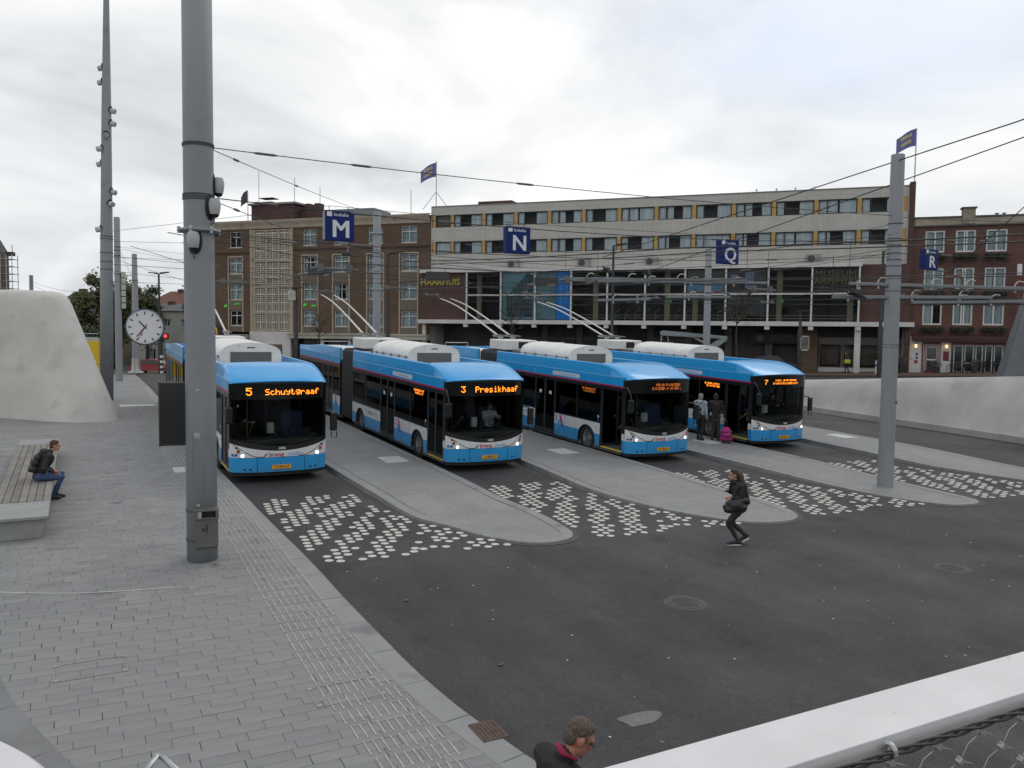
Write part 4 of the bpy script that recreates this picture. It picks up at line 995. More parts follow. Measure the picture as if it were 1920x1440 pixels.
    for s in (-1, 1):
        pts = [(s*1.2, 1.02), (s*1.05, .93), (s*.82, .78), (s*.68, .715), (s*.5, .70)]
        for (p, q) in zip(pts, pts[1:]):
            d = Vector((q[0]-p[0], q[1]-p[1])).normalized()*.009; n_ = Vector((-d.y, d.x))
            ol.quad((p[0]-n_.x, 0, p[1]-n_.y), (q[0]-n_.x, 0, q[1]-n_.y), (q[0]+n_.x, 0, q[1]+n_.y), (p[0]+n_.x, 0, p[1]+n_.y))
    ol.quad((-.5, 0, .693), (.5, 0, .693), (.5, 0, .707), (-.5, 0, .707))
    B_(fbend(ol, .003), 'panel_gap', blk)
    B_(front_strip(smile, lambda x: smile(x)+.13, t=.0), 'lower_glass_edge', blk, smooth='all')
    B_(front_strip(lambda x: smile(x)+.13, 2.22, m=6), 'windscreen', wglass, smooth='all')
    B_(front_strip(2.22, 2.63, t=-.001), 'display_glass', mat('display_black', (.006, .006, .007), .08, var=0), smooth='all')
    for s in (-1, 1):
        B_(MB().box(min(s*1.28, s*1.19), max(s*1.28, s*1.19), -.03, .14, .9, 2.64), 'corner_pillar', blk, bevel=.02)
        B_(MB().box(min(s*1.272, s*1.2), max(s*1.272, s*1.2), .0, .13, .692, 1.06), 'corner_panel', white)
        B_(MB().box(min(s*1.262, s*1.2), max(s*1.262, s*1.2), .0, .118, .30, .69), 'bumper_end', blue)
    # roof cowl
    def cowl(a, c):
        x = lerp(-1.272, 1.272, a); xr = abs(x)/1.272
        ys = -bulge(x, 2.65)-.01; y = lerp(ys, 1.55, c)
        crown = 3.10-.035*xr**2; z0 = 2.655+.05*(1-xr**2)
        z = lerp(z0, crown, math.sin(c*math.pi/2)**.86)
        z -= .33*max(0, xr-.86)**1.6*6*(.25+.75*c)
        return (x, y, z)
    B_(MB().grid(cowl, 30, 16).grid(lambda a, c: (cowl(a, 0)[0], cowl(a, 0)[1]+.03*c, cowl(a, 0)[2]-.035*c), 30, 1, True), 'roof_cowl', blue, smooth='all')
    B_(front_strip(2.63, lambda x: 2.64+.05*(1-(x/1.28)**2), t=.012, m=1), 'cowl_gap', blk)
    B_(MB().box(-1.1, 1.1, 1.5, 1.56, 2.6, 3.06), 'cowl_back', blue)
    # lamps
    for s in (-1, 1):
        for (xx, zz, r, mm, nm) in ((.98, .745, .047, lamp_on, 'headlight'), (1.075, .86, .045, lens_rd, 'indicator_lamp'), (1.12, .955, .03, blk, 'fog_lamp')):
            y = -bulge(xx, zz)-.005
            hl = MB().lathe([(r*1.15, .0), (r*1.1, .012), (r, .008)], n=16, ax='y').xf(lambda p, s=s, xx=xx, zz=zz, y=y: Vector((s*xx+p.x, y-p.y, zz+p.z)))
            ho = B_(hl, nm, chrome, smooth=True)
            B_(MB().lathe([(r, .008), (r*.7, .018), (0.001, .021)], n=16, ax='y').xf(lambda p, s=s, xx=xx, zz=zz, y=y: Vector((s*xx+p.x, y-p.y, zz+p.z))), 'lens', mm, ho, smooth=True)
    st = MB().box(-1.23, -1.13, -.002, .002, .735, .80).box(-1.10, -1.01, -.002, .002, .735, .80) if False else MB().box(-1.235, -1.185, -.002, .002, .725, .795).box(-1.165, -1.10, -.002, .002, .725, .795)
    B_(fbend(st, .004), 'pictogram', logo_b)
    B_(MB().box(-.25, .25, -bulge(0, .43)-.02, -bulge(.2, .43), .375, .485), 'number_plate', plate_m)
    # lettering on the front
    a = text_mb('breng', .17, bold=.012); a.xf(lambda p: Vector((p.x-.13, 0, p.z+.765))); B_(fbend(a, .008), 'lettering', logo_r)
    a = text_mb('trolley', .155, shear=.35); a.xf(lambda p: Vector((p.x+.36, 0, p.z+.765))); B_(fbend(a, .008), 'lettering', logo_c)
    a = MB()
    for q in range(3): a.quad((-.47+.03*q, 0, .70+.035*q), (-.40+.02*q, 0, .72+.035*q), (-.40+.02*q, 0, .745+.035*q), (-.47+.03*q, 0, .725+.035*q))
    B_(fbend(a, .008), 'logo_mark', logo_b)
    a = text_mb('HESS', .085, bold=.03); a.xf(lambda p: Vector((p.x+.02, 0, p.z+.925))); B_(fbend(a, .008), 'badge', white)
    # side graphics on the door side
    def side_put(b, y, z, name, m, s=-1): 
        b.xf(lambda p: Vector((s*(HW+.004), y+p.x, z+p.z)) if s < 0 else Vector((HW+.004, y-p.x, z+p.z)))
        b.v = [(v[0], 2*y-v[1] if s < 0 else v[1], v[2]) for v in b.v]
        return B_(b, name, m)
    side_put(MB().quad(*[(.93*math.copysign(1, c)*.0+(c*.86)+.07*math.cos(t)*1, 0, .07*math.sin(t)) for c, t in [(-1, math.pi*.5), (-1, math.pi*.75), (-1, math.pi), (-1, math.pi*1.25), (-1, math.pi*1.5), (1, -math.pi*.5), (1, -math.pi*.25), (1, 0), (1, math.pi*.25), (1, math.pi*.5)]]), 3.64, 2.535, 'sticker', mat('sticker_white', (.55, .6, .68), .5, var=0))
    tx = text_mb('Deze bus rijdt op groene stroom', .085); o_ = side_put(tx, 3.58, 2.535, 'lettering', logo_c); o_.location.x = -.003
    def lozenge(cx, cz, l, w_, ang, n=10):
        b = MB(); pts = []
        for t in np.linspace(-math.pi/2, math.pi/2, n): pts.append((l/2+w_/2*math.cos(t), w_/2*math.sin(t)))
        for t in np.linspace(math.pi/2, 3*math.pi/2, n): pts.append((-l/2+w_/2*math.cos(t), w_/2*math.sin(t)))
        ca, sa = math.cos(ang), math.sin(ang)
        b.quad(*[(cx+p*ca-q*sa, 0, cz+p*sa+q*ca) for p, q in pts]); return b
    for yg in (3.95, 11.6):
        o1 = side_put(lozenge(0, .0, .26, .13, 1.0), yg+.12, .70, 'logo_mark', logo_c); o1.location.x = -.001
        o2 = side_put(lozenge(0, .0, .30, .13, -1.1), yg-.08, .86, 'logo_mark', mat('logo_pink', (.55, .03, .2), .5, var=0)); o2.location.x = -.003
        o3 = side_put(lozenge(0, .0, .12, .13, -1.1), yg-.14, .74, 'logo_mark', logo_b); o3.location.x = -.005
    o_ = side_put(text_mb('breng', .17, bold=.01), 7.05, .90, 'lettering', logo_r); o_ = side_put(text_mb('trolley', .15, shear=.3), 6.55, .90, 'lettering', logo_c)
    for (yy, zz) in ((4.2, .98), (4.2, .86), (1.5, 1.3), (1.5, 1.18)): side_put(MB().quad((-.04, 0, -.04), (.04, 0, -.04), (.04, 0, .04), (-.04, 0, .04)), yy, zz, 'pictogram', logo_b if zz < 1.2 else white)
    for (yy, zz, mm) in ((1.62, .93, lens_am), (1.55, .36, lens_am), (3.7, .36, lens_am), (6.5, .36, lens_am), (8.9, .36, lens_am), (16, .36, lens_am)):
        side_put(lozenge(0, 0, .05, .04, 0, 6), yy, zz, 'marker_lamp', mm)
    # mirrors
    for s in (-1, 1):
        if s < 0:
            mr = B_(MB().tube(spline([(-1.24, .0, 2.42), (-1.32, -.22, 2.36), (-1.34, -.36, 2.2), (-1.33, -.40, 2.05)], 5, closed=False), .022, 7), 'mirror', blk, smooth=True)
            B_(MB().box(-1.43, -1.24, -.46, -.36, 1.62, 2.06), 'mirror_head', blk, mr, bevel=.04)
            B_(MB().box(-1.42, -1.25, -.357, -.354, 1.65, 2.03), 'mirror_glass', chrome, mr)
        else:
            mr = B_(MB().tube([(1.25, -.02, 1.85), (1.38, -.14, 1.84), (1.44, -.16, 1.8)], .02, 7), 'mirror', blk, smooth=True)
            B_(MB().box(1.36, 1.56, -.22, -.12, 1.30, 1.82), 'mirror_head', blk, mr, bevel=.04)
            B_(MB().tube([(1.4, -.17, 1.28), (1.4, -.17, 1.12), (1.55, -.17, 1.12), (1.55, -.17, 1.28)], .015, 6), 'mirror_bracket', blk, mr)
    # wipers
    wp = MB()
    for (x0, x1) in ((.15, .72), (-.95, -.25)):
        p = [(lerp(x0, x1, t), 0, lerp(1.02, 1.14, t)) for t in (0, .25, .5, .75, 1)]
        wp.tube([(x, -bulge(x, z)-.025, z+(.0 if x0 > 0 else 0)) for x, _, z in p], .009, 5)
    B_(wp, 'wiper', blk)
    # cab
    B_(MB().box(-1.15, 1.15, -.12, .38, .95, 1.14), 'dashboard', mat('dash_grey', (.035, .037, .038), .6, var=.1), bevel=.04)
    B_(MB().box(.28, .88, .95, 1.12, 1.0, 1.75).box(.28, .88, .62, 1.1, .82, .96), 'driver_seat', seat_m, bevel=.05)
    sw = MB().tube([(.58+.21*math.cos(t), .42+.13*math.sin(t), 1.26+.17*math.sin(t)) for t in np.linspace(0, 2*math.pi, 20, endpoint=False)], .014, 6, closed=True)
    sw.tube([(.38, .42, 1.26), (.78, .42, 1.26)], .016, 6).tube([(.58, .42, 1.26), (.58, .30, 1.12)], .03, 6)
    B_(sw, 'steering_wheel', blk)
    B_(MB().box(.05, 1.2, 1.32, 1.36, .4, 1.2).box(.05, .09, .75, 1.34, .4, 1.2), 'cab_screen', inner)
    B_(MB().box(-.2, -.02, .45, .60, 1.2, 1.5), 'ticket_machine', greyp, bevel=.02)
    seat_me = MB().box(-.21, .21, -.02, .38, .40, .50).box(-.21, .21, .33, .41, .5, 1.25).mesh('seat', seat_m)
    for yy in (3.3, 4.1, 6.6, 7.4, 8.2, 11.6, 14.2, 15.0, 15.8, 16.6):
        for xx in (-.95, .5, .95):
            if xx < 0 and (3.0 < yy < 3.2 or yy > 16): continue
            if xx < 0 and yy in (4.1,): continue
            place('seat', seat_me, root, loc=(xx, yy, .36), rot=(0, 0, math.pi))
    pol = MB()
    for (xx, yy) in ((-.55, 1.5), (-.45, 4.3), (-.45, 5.9), (-.4, 11.9), (-.4, 13.6), (.25, 3.0), (.25, 6.3)): pol.tube([(xx, yy, .35), (xx, yy, 2.42)], .018, 6)
    pol.tube([(-.62, .2, 1.55), (-.62, 1.35, .85)], .02, 6)
    B_(pol, 'grab_pole', rail_y)
    # roof equipment
    def arch_unit(y0, y1, hw, zb, zs, zt):
        b = MB(); n = 14; sec = [(-hw, zb), (-hw, zs)]
        for i in range(1, n): t = math.pi*(1-i/n); sec.append((hw*.98*math.cos(t), zs+(zt-zs)*math.sin(t)**.75))
        sec += [(hw, zs), (hw, zb)]
        b.prism([(x, y0, z) for x, z in sec], (0, y1-y0, 0)); return b
    un = B_(arch_unit(4.0, 7.75, .93, 2.62, 3.16, 3.53), 'roof_unit', roofw, bm=True, smooth=30)
    B_(MB().box(-.62, .62, 3.985, 3.998, 2.85, 3.24), 'intake_grille', mat('grille_grey', (.12, .12, .12), .8, var=.3, scale=30), un)
    B_(MB().box(-.12, .12, 3.99, 3.998, 3.36, 3.39), 'vent_slot', blk, un)
    cl_ = MB()
    for s in (-1, 1):
        cl_.tube([(s*.945, 4.05, 3.10), (s*.945, 7.7, 3.10)], .012, 5)
        for yy in (4.2, 4.9, 5.7, 6.5, 7.3): cl_.box(min(s*.93, s*.975), max(s*.93, s*.975), yy-.025, yy+.025, 3.04, 3.14)
    B_(cl_, 'latch_rail', mat('latch_grey', (.3, .3, .29), .5, .5), un)
    B_(MB().box(-.5, .15, 2.55, 3.3, 2.62, 2.80), 'roof_hatch', roofw, bevel=.05)
    B_(MB().box(-1.0, .95, 1.62, 3.95, 2.621, 2.66), 'roof_plate', greyp)
    B_(MB().box(-.35, .55, 1.9, 2.3, 2.662, 2.69), 'hatch_opening', blk)
    sv = MB()
    for yy in (2.0, 2.6, 3.2, 3.8): sv.tube([(1.16, yy, 2.62), (1.18, yy+.12, 2.95)], .016, 5)
    sv.tube([(.6, 1.75, 2.62), (.6, 1.75, 2.98)], .012, 5).tube([(.9, 2.6, 2.62), (.9, 2.6, 3.02)], .012, 5)
    B_(sv, 'cladding_stay', steel)
    bx_ = B_(MB().box(-.78, .78, 9.45, 10.9, 3.08, 3.50), 'trolley_base', roofw, bevel=.04)
    B_(MB().box(-.12, .34, 9.437, 9.448, 3.16, 3.43), 'base_opening', blk, bx_)
    B_(MB().box(-.6, .6, 8.2, 9.1, 2.62, 3.14), 'converter_box', mat('box_grey', (.16, .16, .16), .7, var=.15), bevel=.03)
    for s in (-1, 1):
        hd = B_(MB().lathe([(.10, 3.50), (.10, 3.60), (.06, 3.66)], c=(s*.3, 10.8, 0), n=12).box(s*.3-.05, s*.3+.05, 10.6, 11.5, 3.58, 3.66), 'pole_head', mat('head_grey', (.4, .4, .4), .5, .4), bevel=.01)
        sp_ = MB()
        for q in (-.07, .07): sp_.tube([(s*.3+q, 10.2, 3.64), (s*.3+q, 11.3, 3.68)], .025, 7)
        B_(sp_, 'spring', mat('spring_dark', (.15, .15, .15), .5, .6), hd)
        pts = spline([(s*.3, 11.0, 3.62), (s*.3, 13.3, 4.30), (s*.3, 15.7, 4.93), (s*.3, 17.75, 5.28)], 5, closed=False)
        po = B_(MB().tube(pts, [lerp(.042, .024, i/(len(pts)-1)) for i in range(len(pts))], 8), 'trolley_pole', mat('pole_pale', (.62, .61, .57), .45, .1), smooth=True)
        B_(MB().box(s*.3-.03, s*.3+.03, 17.7, 17.95, 5.26, 5.36), 'collector_shoe', blk, po)
    B_(MB().box(-.55, .55, 12.4, 15.4, 2.6, 2.93).box(-.4, .4, 15.7, 16.9, 2.6, 2.9), 'rear_roof_unit', roofw, bevel=.06)
    B_(MB().tube([(-.6, 16.2, 2.6), (-.6, 16.2, 3.1), (.6, 16.2, 3.1), (.6, 16.2, 2.6)], .02, 6), 'roof_rail', steel)
    return root
def led_on(parent, s, x, z, h, m=led_m, y0=None, name='display_text'):
    b, wd = led_mb(s, h); b.xf(lambda p: Vector((p.x+x, 0, p.z+z))); return fbend(b, .008).build(name, m, parent)
def scrawl(parent, x0, x1, z, h, m, side=False, seed=3):
    """a row of display text too fine to read in the photo"""
    r = random.Random(seed); b = MB(); p = h/5; x = x0
    while x < x1:
        if r.random() < .12: x += p*2; continue
        for k in range(5):
            if r.random() < .62: b.quad((x, 0, z+k*p), (x+p*.8, 0, z+k*p), (x+p*.8, 0, z+k*p+p*.8), (x, 0, z+k*p+p*.8))
        x += p
    if side: b.xf(lambda q: Vector((-HW-.003, q.x, q.z)))
    else: fbend(b, .008)
    return b.build('display_text', m, parent)
BUSX = [4.70, 10.62, 16.56, 22.62]
BUSY = [22.6, 22.1, 21.55, 22.3]
proto = make_bus()
labels = ['blue trolleybus with lit destination board beginning with 5, partly behind the thick steel pole',
          'blue trolleybus second from the left with the Presikhaaf destination board lit',
          'blue trolleybus third from the left with a dim two row destination board',
          'blue trolleybus farthest right with an open front door and people boarding']
plates = ['12-BBV-5', '12-BBB-9', '41-BJK-6', 'BZ-FN-19']
BUSES = []
for i in range(4):
    b = proto if i == 0 else copy_tree(proto)
    b.location = (BUSX[i], BUSY[i], H(BUSX[i], BUSY[i])); b.rotation_euler = (tilt, 0, 0)
    tag(b, labels[i], 'bus', 'trolleybuses waiting at the platforms'); BUSES.append(b)
for i, b in enumerate(BUSES):
    a = text_mb(plates[i], .10, bold=.01); a.xf(lambda p: Vector((p.x, -bulge(0, .43)-.0215, p.z+.43))); a.build('plate_number', ink, b)
    if i >= 2:
        for d in b.children:
            if d.get('leaf') in (0, 1):      # front door leaves folded in
                hy = .14 if d['leaf'] == 0 else 1.32
                sgn = -1 if d['leaf'] == 0 else 1
                d.matrix_local = Matrix.Translation((-1.25, hy, 0)) @ Matrix.Rotation(sgn*math.radians(82), 4, 'Z') @ Matrix.Translation((1.25, -hy, 0))
led_on(BUSES[0], '5', -.88, 2.33, .20); led_on(BUSES[0], 'Schuytgraaf', -.40, 2.34, .155)
led_on(BUSES[1], '3', -.88, 2.33, .18); led_on(BUSES[1], 'Presikhaaf', -.45, 2.33, .17)
scrawl(BUSES[2], -.35, .68, 2.45, .085, led_dim, seed=5); scrawl(BUSES[2], -.45, .70, 2.33, .095, led_dim, seed=6)
led_on(BUSES[3], '7', -.90, 2.33, .17); scrawl(BUSES[3], -.45, .62, 2.45, .065, led_m, seed=8); scrawl(BUSES[3], -.55, .68, 2.34, .07, led_m, seed=9)
for i, m in ((1, led_m), (2, led_dim), (3, led_m)):
    scrawl(BUSES[i], 1.7, 2.55, 2.14, .07, m, True, 20+i); scrawl(BUSES[i], 1.7, 2.45, 2.05, .07, m, True, 30+i)
# ---------------------------------------------------------------- concrete wall on the right, mound on the left
conc = mat('pale_concrete', (.37, .362, .345), .8, var=.16, scale=.7, bump=.25, bscale=14, streak=.35, dirt=((.31, .302, .288), .8, .58))
conc2 = mat('mound_concrete', (.51, .495, .47), .85, var=.13, scale=.55, bump=.3, bscale=12, dirt=((.45, .435, .412), 1.0, .56))
wl = MB(); ysw = list(np.linspace(-6, 52, 75))
for y in ysw:
    xb_ = 33.05+.012*max(0, 26-y); zb = H(31, y); c = max(crest(y), zb+.25) if y < 44 else lerp(max(crest(44), zb+.25), zb+.1, min(1, (y-44)/8))
    hh = c-zb
    for (dx, z) in ((0, zb-.2), (.0, zb+.26), (.05, zb+.30), (.12, zb+.34), (.12+.16*hh, zb+.35+.30*hh), (.2+.30*hh, zb+.30+.55*hh), (.3+.42*hh, zb+.22+.78*hh), (.45+.5*hh, c-.06), (.65+.55*hh, c), (1.0+.55*hh, c-.03), (1.5+.55*hh, c-.14), (2.2+.55*hh, c-.6)):
        wl.v.append((xb_+dx, y, max(z, zb-.2)))
k = 12
for i in range(len(ysw)-1):
    for j in range(k-1): wl.f.append((i*k+j, i*k+k+j, i*k+k+j+1, i*k+j+1))
tag(wl.build('concrete_wall', conc, smooth=50), 'long pale concrete retaining wall sloping back beside the right lane', 'wall')
gr = MB(); r_ = random.Random(3)
gsh = MB()
for i in range(22):
    y0, y1 = 26+i, 27+i
    gsh.quad(*[(x, y, H(x, y)+.06) for x, y in ((35.2, y0), (40, y0), (40, y1), (35.2, y1))])
tag(gsh.build('grass_verge', mat('verge_green', (.045, .075, .02), .95, var=.4, scale=6)), 'strip of short grass behind the top of the concrete wall', 'grass', kind='stuff')
out_b = [(-7.5, 38.9), (-4.5, 37.8), (-2.77, 36.95), (-.9, 35.25), (.35, 34.75), (1.1, 35.0), (1.3, 35.9), (.95, 38.5), (.1, 42), (-1.2, 45), (-4, 47), (-7, 46), (-9, 42.5)]
ob = spline(out_b, 6); K = len(ob); ctr = Vector((-3.6, 40.6))
mo = MB(); zs_ = [1.0, 1.12, 1.25, 1.5, 2.0, 2.7, 3.5, 4.3, 5.1, 5.65, 5.88, 6.02, 6.12, 6.18, 6.22, 6.25]
ins = [-.16, -.05, .0, .08, .24, .47, .73, .99, 1.25, 1.43, 1.53, 1.63, 1.78, 2.0, 2.5, 3.3]
for z, q in zip(zs_, ins):
    for i, p in enumerate(ob):
        pp = p.lerp(ctr, q/4.5)
        mo.v.append((pp.x, pp.y, z+(H(p.x, p.y)-1.1 if z < 1.6 else 0)*.6))
for a in range(len(zs_)-1):
    for i in range(K): mo.f.append((a*K+i, a*K+(i+1) % K, a*K+K+(i+1) % K, a*K+K+i))
mo.f.append(tuple((len(zs_)-1)*K+i for i in range(K)))
tag(mo.build('concrete_mound', conc2, smooth='all', bm=True), 'big smooth concrete mound with a flat top on the left', 'mound')
# ---------------------------------------------------------------- bench
bz = lambda y: H(-1, y)+PAVE
bench = empty('bench', (-1.1, 22, bz(22))); tag(bench, 'long concrete bench topped with grey timber boards, by the seated man', 'bench')
bconc = mat('bench_concrete', (.27, .275, .275), .8, var=.14, scale=1.5, bump=.2)
base = MB(); L0, L1 = -4.1, 5.9
sec = [(-.36, 0), (.36, 0), (.5, .385), (-.5, .385)]
base.v += [(x, L0+.10, z) for x, z in sec]+[(x, L1-.1, z) for x, z in sec]
base.f += [(3, 2, 1, 0), (4, 5, 6, 7)]+[(i, (i+1) % 4, 4+(i+1) % 4, 4+i) for i in range(4)]
B0 = base.build('base', bconc, bench, bevel=.015); bench.rotation_euler = (tilt, 0, 0)
for (a, b_) in ((L0, -3.42), (-3.41, -2.72), (4.95, L1)):
    MB().box(-.505, .505, a, b_, .386, .45).build('end_slab', bconc, bench, bevel=.015)
timber = [mat('timber_grey', (.185, .175, .16), .85, var=.2, scale=2, streak=.6), mat('timber_pale', (.21, .198, .182), .85, var=.2, scale=2), mat('timber_brown', (.165, .152, .138), .85, var=.2, scale=2)]
for k in range(7):
    x = -.5+k*.1443
    cuts = [-2.70, -.55+.5*((k*3) % 4)*.4, 1.9+.4*((k*5) % 3), 4.93]
    for a, b_ in zip(cuts, cuts[1:]): MB().box(x+.006, x+.138, a+.004, b_-.004, .39, .45+rnd.uniform(-.002, .002)).build('board', timber[(k*2+int(a)) % 3], bench, bevel=.004)
# ---------------------------------------------------------------- poles
pgrey = mat('pole_grey', (.235, .252, .268), .6, .0, var=.1, scale=1.2, streak=.15, dirt=((.195, .21, .222), 1.6, .58))
band_m = mat('clamp_band', (.075, .075, .078), .6, .5, var=.2)
dkpole = mat('lamp_post_dark', (.035, .036, .04), .55, .3, var=.1)
def gz(x, y, p=True): return H(x, y)+(PAVE if p else 0)
# thick steel pole with its fittings
PX_, PY_ = 1.88, 15.50; pz = gz(PX_, PY_)
tp = empty('steel_pole', (PX_, PY_, pz)); tag(tp, 'thick grey steel pole in the left foreground carrying clock, bin and cameras', 'pole')
MB().lathe([(.262, 0), (.258, 3), (.252, 7), (.246, 12.5)], n=40).build('shaft', pgrey, tp, smooth='all')
for z in (7.28, 7.31, 6.44, 6.40, 6.36):
    MB().lathe([(.250, z-.014), (.268, z-.012), (.268, z+.012), (.250, z+.014)], n=32, cap=False).build('cable_loop', band_m, tp, smooth=True)
fl = MB().lathe([(.25, 5.78), (.33, 5.79), (.36, 5.81), (.36, 5.83), (.33, 5.85), (.25, 5.86)], n=32, cap=False); fl.build('ring_bracket', pgrey, tp, smooth=30)
for a in range(6): t = a*math.pi/3; MB().lathe([(.03, 5.77), (.03, 5.88)], c=(.33*math.cos(t), .33*math.sin(t), 0), n=8).build('bolt', steel, tp)
MB().box(.02, .022, -.2625, -.26, 1.2, 1.75).box(-.16, -.158, -.21, -.19, 1.6, 2.3).build('hatch_seam', band_m, tp)
def cam_dome(p, d, lab, n_=1):
    """camera pod standing out of an oval recess"""
    c = empty('security_camera', p); c.rotation_euler = Vector(d).to_track_quat('Y', 'Z').to_euler(); tag(c, lab, 'camera', 'cameras on the thick pole'); c.scale = (.86, .8, .86)
    MB().ell((0, -.02, .0), (.145, .06, .29), 20, 12).build('recess', mat('recess_black', (.012, .012, .013), .7), c, smooth='all')
    MB().lathe([(.02, .19), (.10, .17), (.125, .08), (.12, -.02), (.105, -.10), (.095, -.14)], c=(0, .10, .0), n=20).build('housing', mat('camera_white', (.38, .39, .40), .45, var=.06), c, smooth=True)
    MB().ell((0, .10, -.14), (.088, .088, .075), 16, 10).build('dome', mat('dome_black', (.012, .012, .014), .12, var=0), c, smooth='all')
    MB().tube([(0, .10, -.2), (0, .08, -.3), (0, .02, -.34)], .012, 6).build('cable', band_m, c)
vd = Vector((-PX_, -PY_)).normalized(); rt = Vector((-vd.y, vd.x)); 
rt = Vector((_r.x, _r.y)).normalized(); fr2 = -Vector((_f.x, _f.y)).normalized()
for (ang, z, lab) in ((4, 5.62, 'pale dome camera below the ring on the front of the thick pole'), (72, 6.22, 'pale dome camera on the right side of the thick pole under the cables'), (116, 6.62, 'small dome camera seen edge on, highest on the thick pole')):
    a = math.radians(ang); d = fr2*math.cos(a)+rt*math.sin(a)
    cam_dome((PX_+d.x*.25, PY_+d.y*.25, pz+z), (d.x, d.y, 0), lab)
# station clock
ck = empty('station_clock', (1.02, 15.94, 4.75)); ck.rotation_euler = (0, 0, math.atan2(1.02, -15.94)+math.pi); ck.rotation_euler = (0, 0, -math.atan2(1.02, 15.94)-.02)
tag(ck, 'round white station clock on an arm left of the thick pole', 'clock')
case = MB().lathe([(.29, -.08), (.315, -.06), (.318, .0), (.318, .06), (.29, .08)], n=40, ax='y'); case.build('case', mat('clock_rim', (.10, .13, .19), .4, .2, var=.05), ck, smooth=35)
MB().lathe([(.292, -.081), (.292, -.084)], n=40, ax='y').build('face', mat('clock_face', (.68, .69, .70), .5, var=.03), ck)
tk = MB()
for h_ in range(60):
    a = math.radians(h_*6); l, wd = (.055, .011) if h_ % 5 == 0 else (.012, .003)
    ca, sa = math.sin(a), math.cos(a); px_, pz_ = sa, -ca
    r1, r0 = .272, .272-l
    tk.quad(*[(ca*r+px_*q, -.0855, sa*r+pz_*q) for r, q in ((r0, -wd), (r1, -wd), (r1, wd), (r0, wd))])
navy = mat('clock_ink', (.015, .02, .06), .5, var=0); tk.build('hour_marks', navy, ck)
def hand(deg, l, wd, back, y, m, nm):
    a = math.radians(deg); ca, sa = math.sin(a), math.cos(a)
    MB().quad(*[(ca*r+sa*q, y, sa*r-ca*q) for r, q in ((-back, -wd), (l, -wd*.8), (l, wd*.8), (-back, wd))]).build(nm, m, ck)
hand(317, .145, .013, .035, -.088, navy, 'hour_hand'); hand(219, .215, .010, .04, -.090, navy, 'minute_hand')
rdh = mat('clock_red', (.45, .02, .03), .5, var=0); hand(207, .235, .004, .075, -.092, rdh, 'second_hand')
MB().tube([(math.sin(math.radians(209))*.135+.022*math.cos(t), -.092, math.cos(math.radians(209))*.135+.022*math.sin(t)) for t in np.linspace(0, 6.283, 14, endpoint=False)], .004, 5, closed=True).build('second_hand_ring', rdh, ck)
MB().box(.31, .74, -.03, .03, -.04, .035).build('arm', pgrey, ck)
# information board fixed to the pole, seen edge-on from behind
ib = empty('information_board', (1.49, 15.66, 3.17)); ib.rotation_euler = (0, 0, -.14); tag(ib, 'black framed notice case fixed to the left of the thick pole', 'notice case')
MB().box(-.28, .26, -.09, .05, -.50, .62).build('case', mat('case_black', (.013, .013, .014), .5, var=.1), ib, bevel=.02); MB().box(-.25, .23, -.096, -.091, -.45, .57).build('door', mat('case_glass', (.02, .021, .022), .2, var=.05), ib); MB().box(-.285, -.262, -.10, .06, -.51, .63).build('edge_strip', mat('case_edge', (.05, .05, .052), .4, .3), ib)
MB().box(.14, .3, -.06, .04, -.16, .26).build('bracket', pgrey, ib)
# litter bin strapped to the pole
dn_ = Vector((-PX_, -PY_)).normalized(); lb = empty('litter_bin', (PX_+dn_.x*.33+.075, PY_+dn_.y*.33, pz+.30)); lb.rotation_euler = (0, 0, math.atan2(dn_.x, -dn_.y)*-1*-1 if False else math.atan2(-dn_.y, -dn_.x)-math.pi/2)
tag(lb, 'grey steel litter bin strapped to the thick pole', 'litter bin')
bin_m = mat('bin_grey', (.135, .133, .125), .5, .4, var=.1, scale=3)
MB().prism([(-.19, -.11, 0), (.19, -.11, 0), (.19, .11, .0), (-.19, .11, 0)], (0, 0, .50)).build('body', bin_m, lb, bevel=.012)
MB().box(-.20, .20, -.14, .12, .503, .53).box(-.20, -.15, -.14, .12, .53, .64).box(.15, .20, -.14, .12, .53, .64).box(-.2, .2, -.14, .12, .64, .675).box(-.15, .15, .06, .12, .53, .64).build('hood', bin_m, lb, bevel=.008)
MB().box(-.15, .15, -.05, .055, .531, .639).build('opening', mat('recess_black', (0,0,0)), lb); MB().box(-.145, -.08, -.138, -.06, .532, .638).build('ashtray', steel, lb)
MB().box(-.18, .18, -.115, -.10, -.015, .0).build('lip', band_m, lb)
pg_ = MB().lathe([(.013, 0), (.013, .002)], n=8, ax='y').xf(lambda p: Vector((p.x+.0, -.1125-p.y, p.z+.40))); pg_.quad((-.02, -.1135, .31), (.015, -.1135, .31), (.02, -.1135, .385), (-.01, -.1135, .385)).quad((-.07, -.1135, .29), (-.035, -.1135, .29), (-.03, -.1135, .345), (-.075, -.1135, .345)).quad((-.005, -.1135, .25), (.012, -.1135, .25), (.012, -.1135, .31), (-.005, -.1135, .31)); pg_.build('pictogram', ink, lb)
for z in (.07, .60): MB().tube([(-.075+.268*math.cos(t), .325+.268*math.sin(t), z) for t in np.linspace(0, 6.283, 26, endpoint=False)], .012, 5, closed=True).build('strap', band_m, lb)
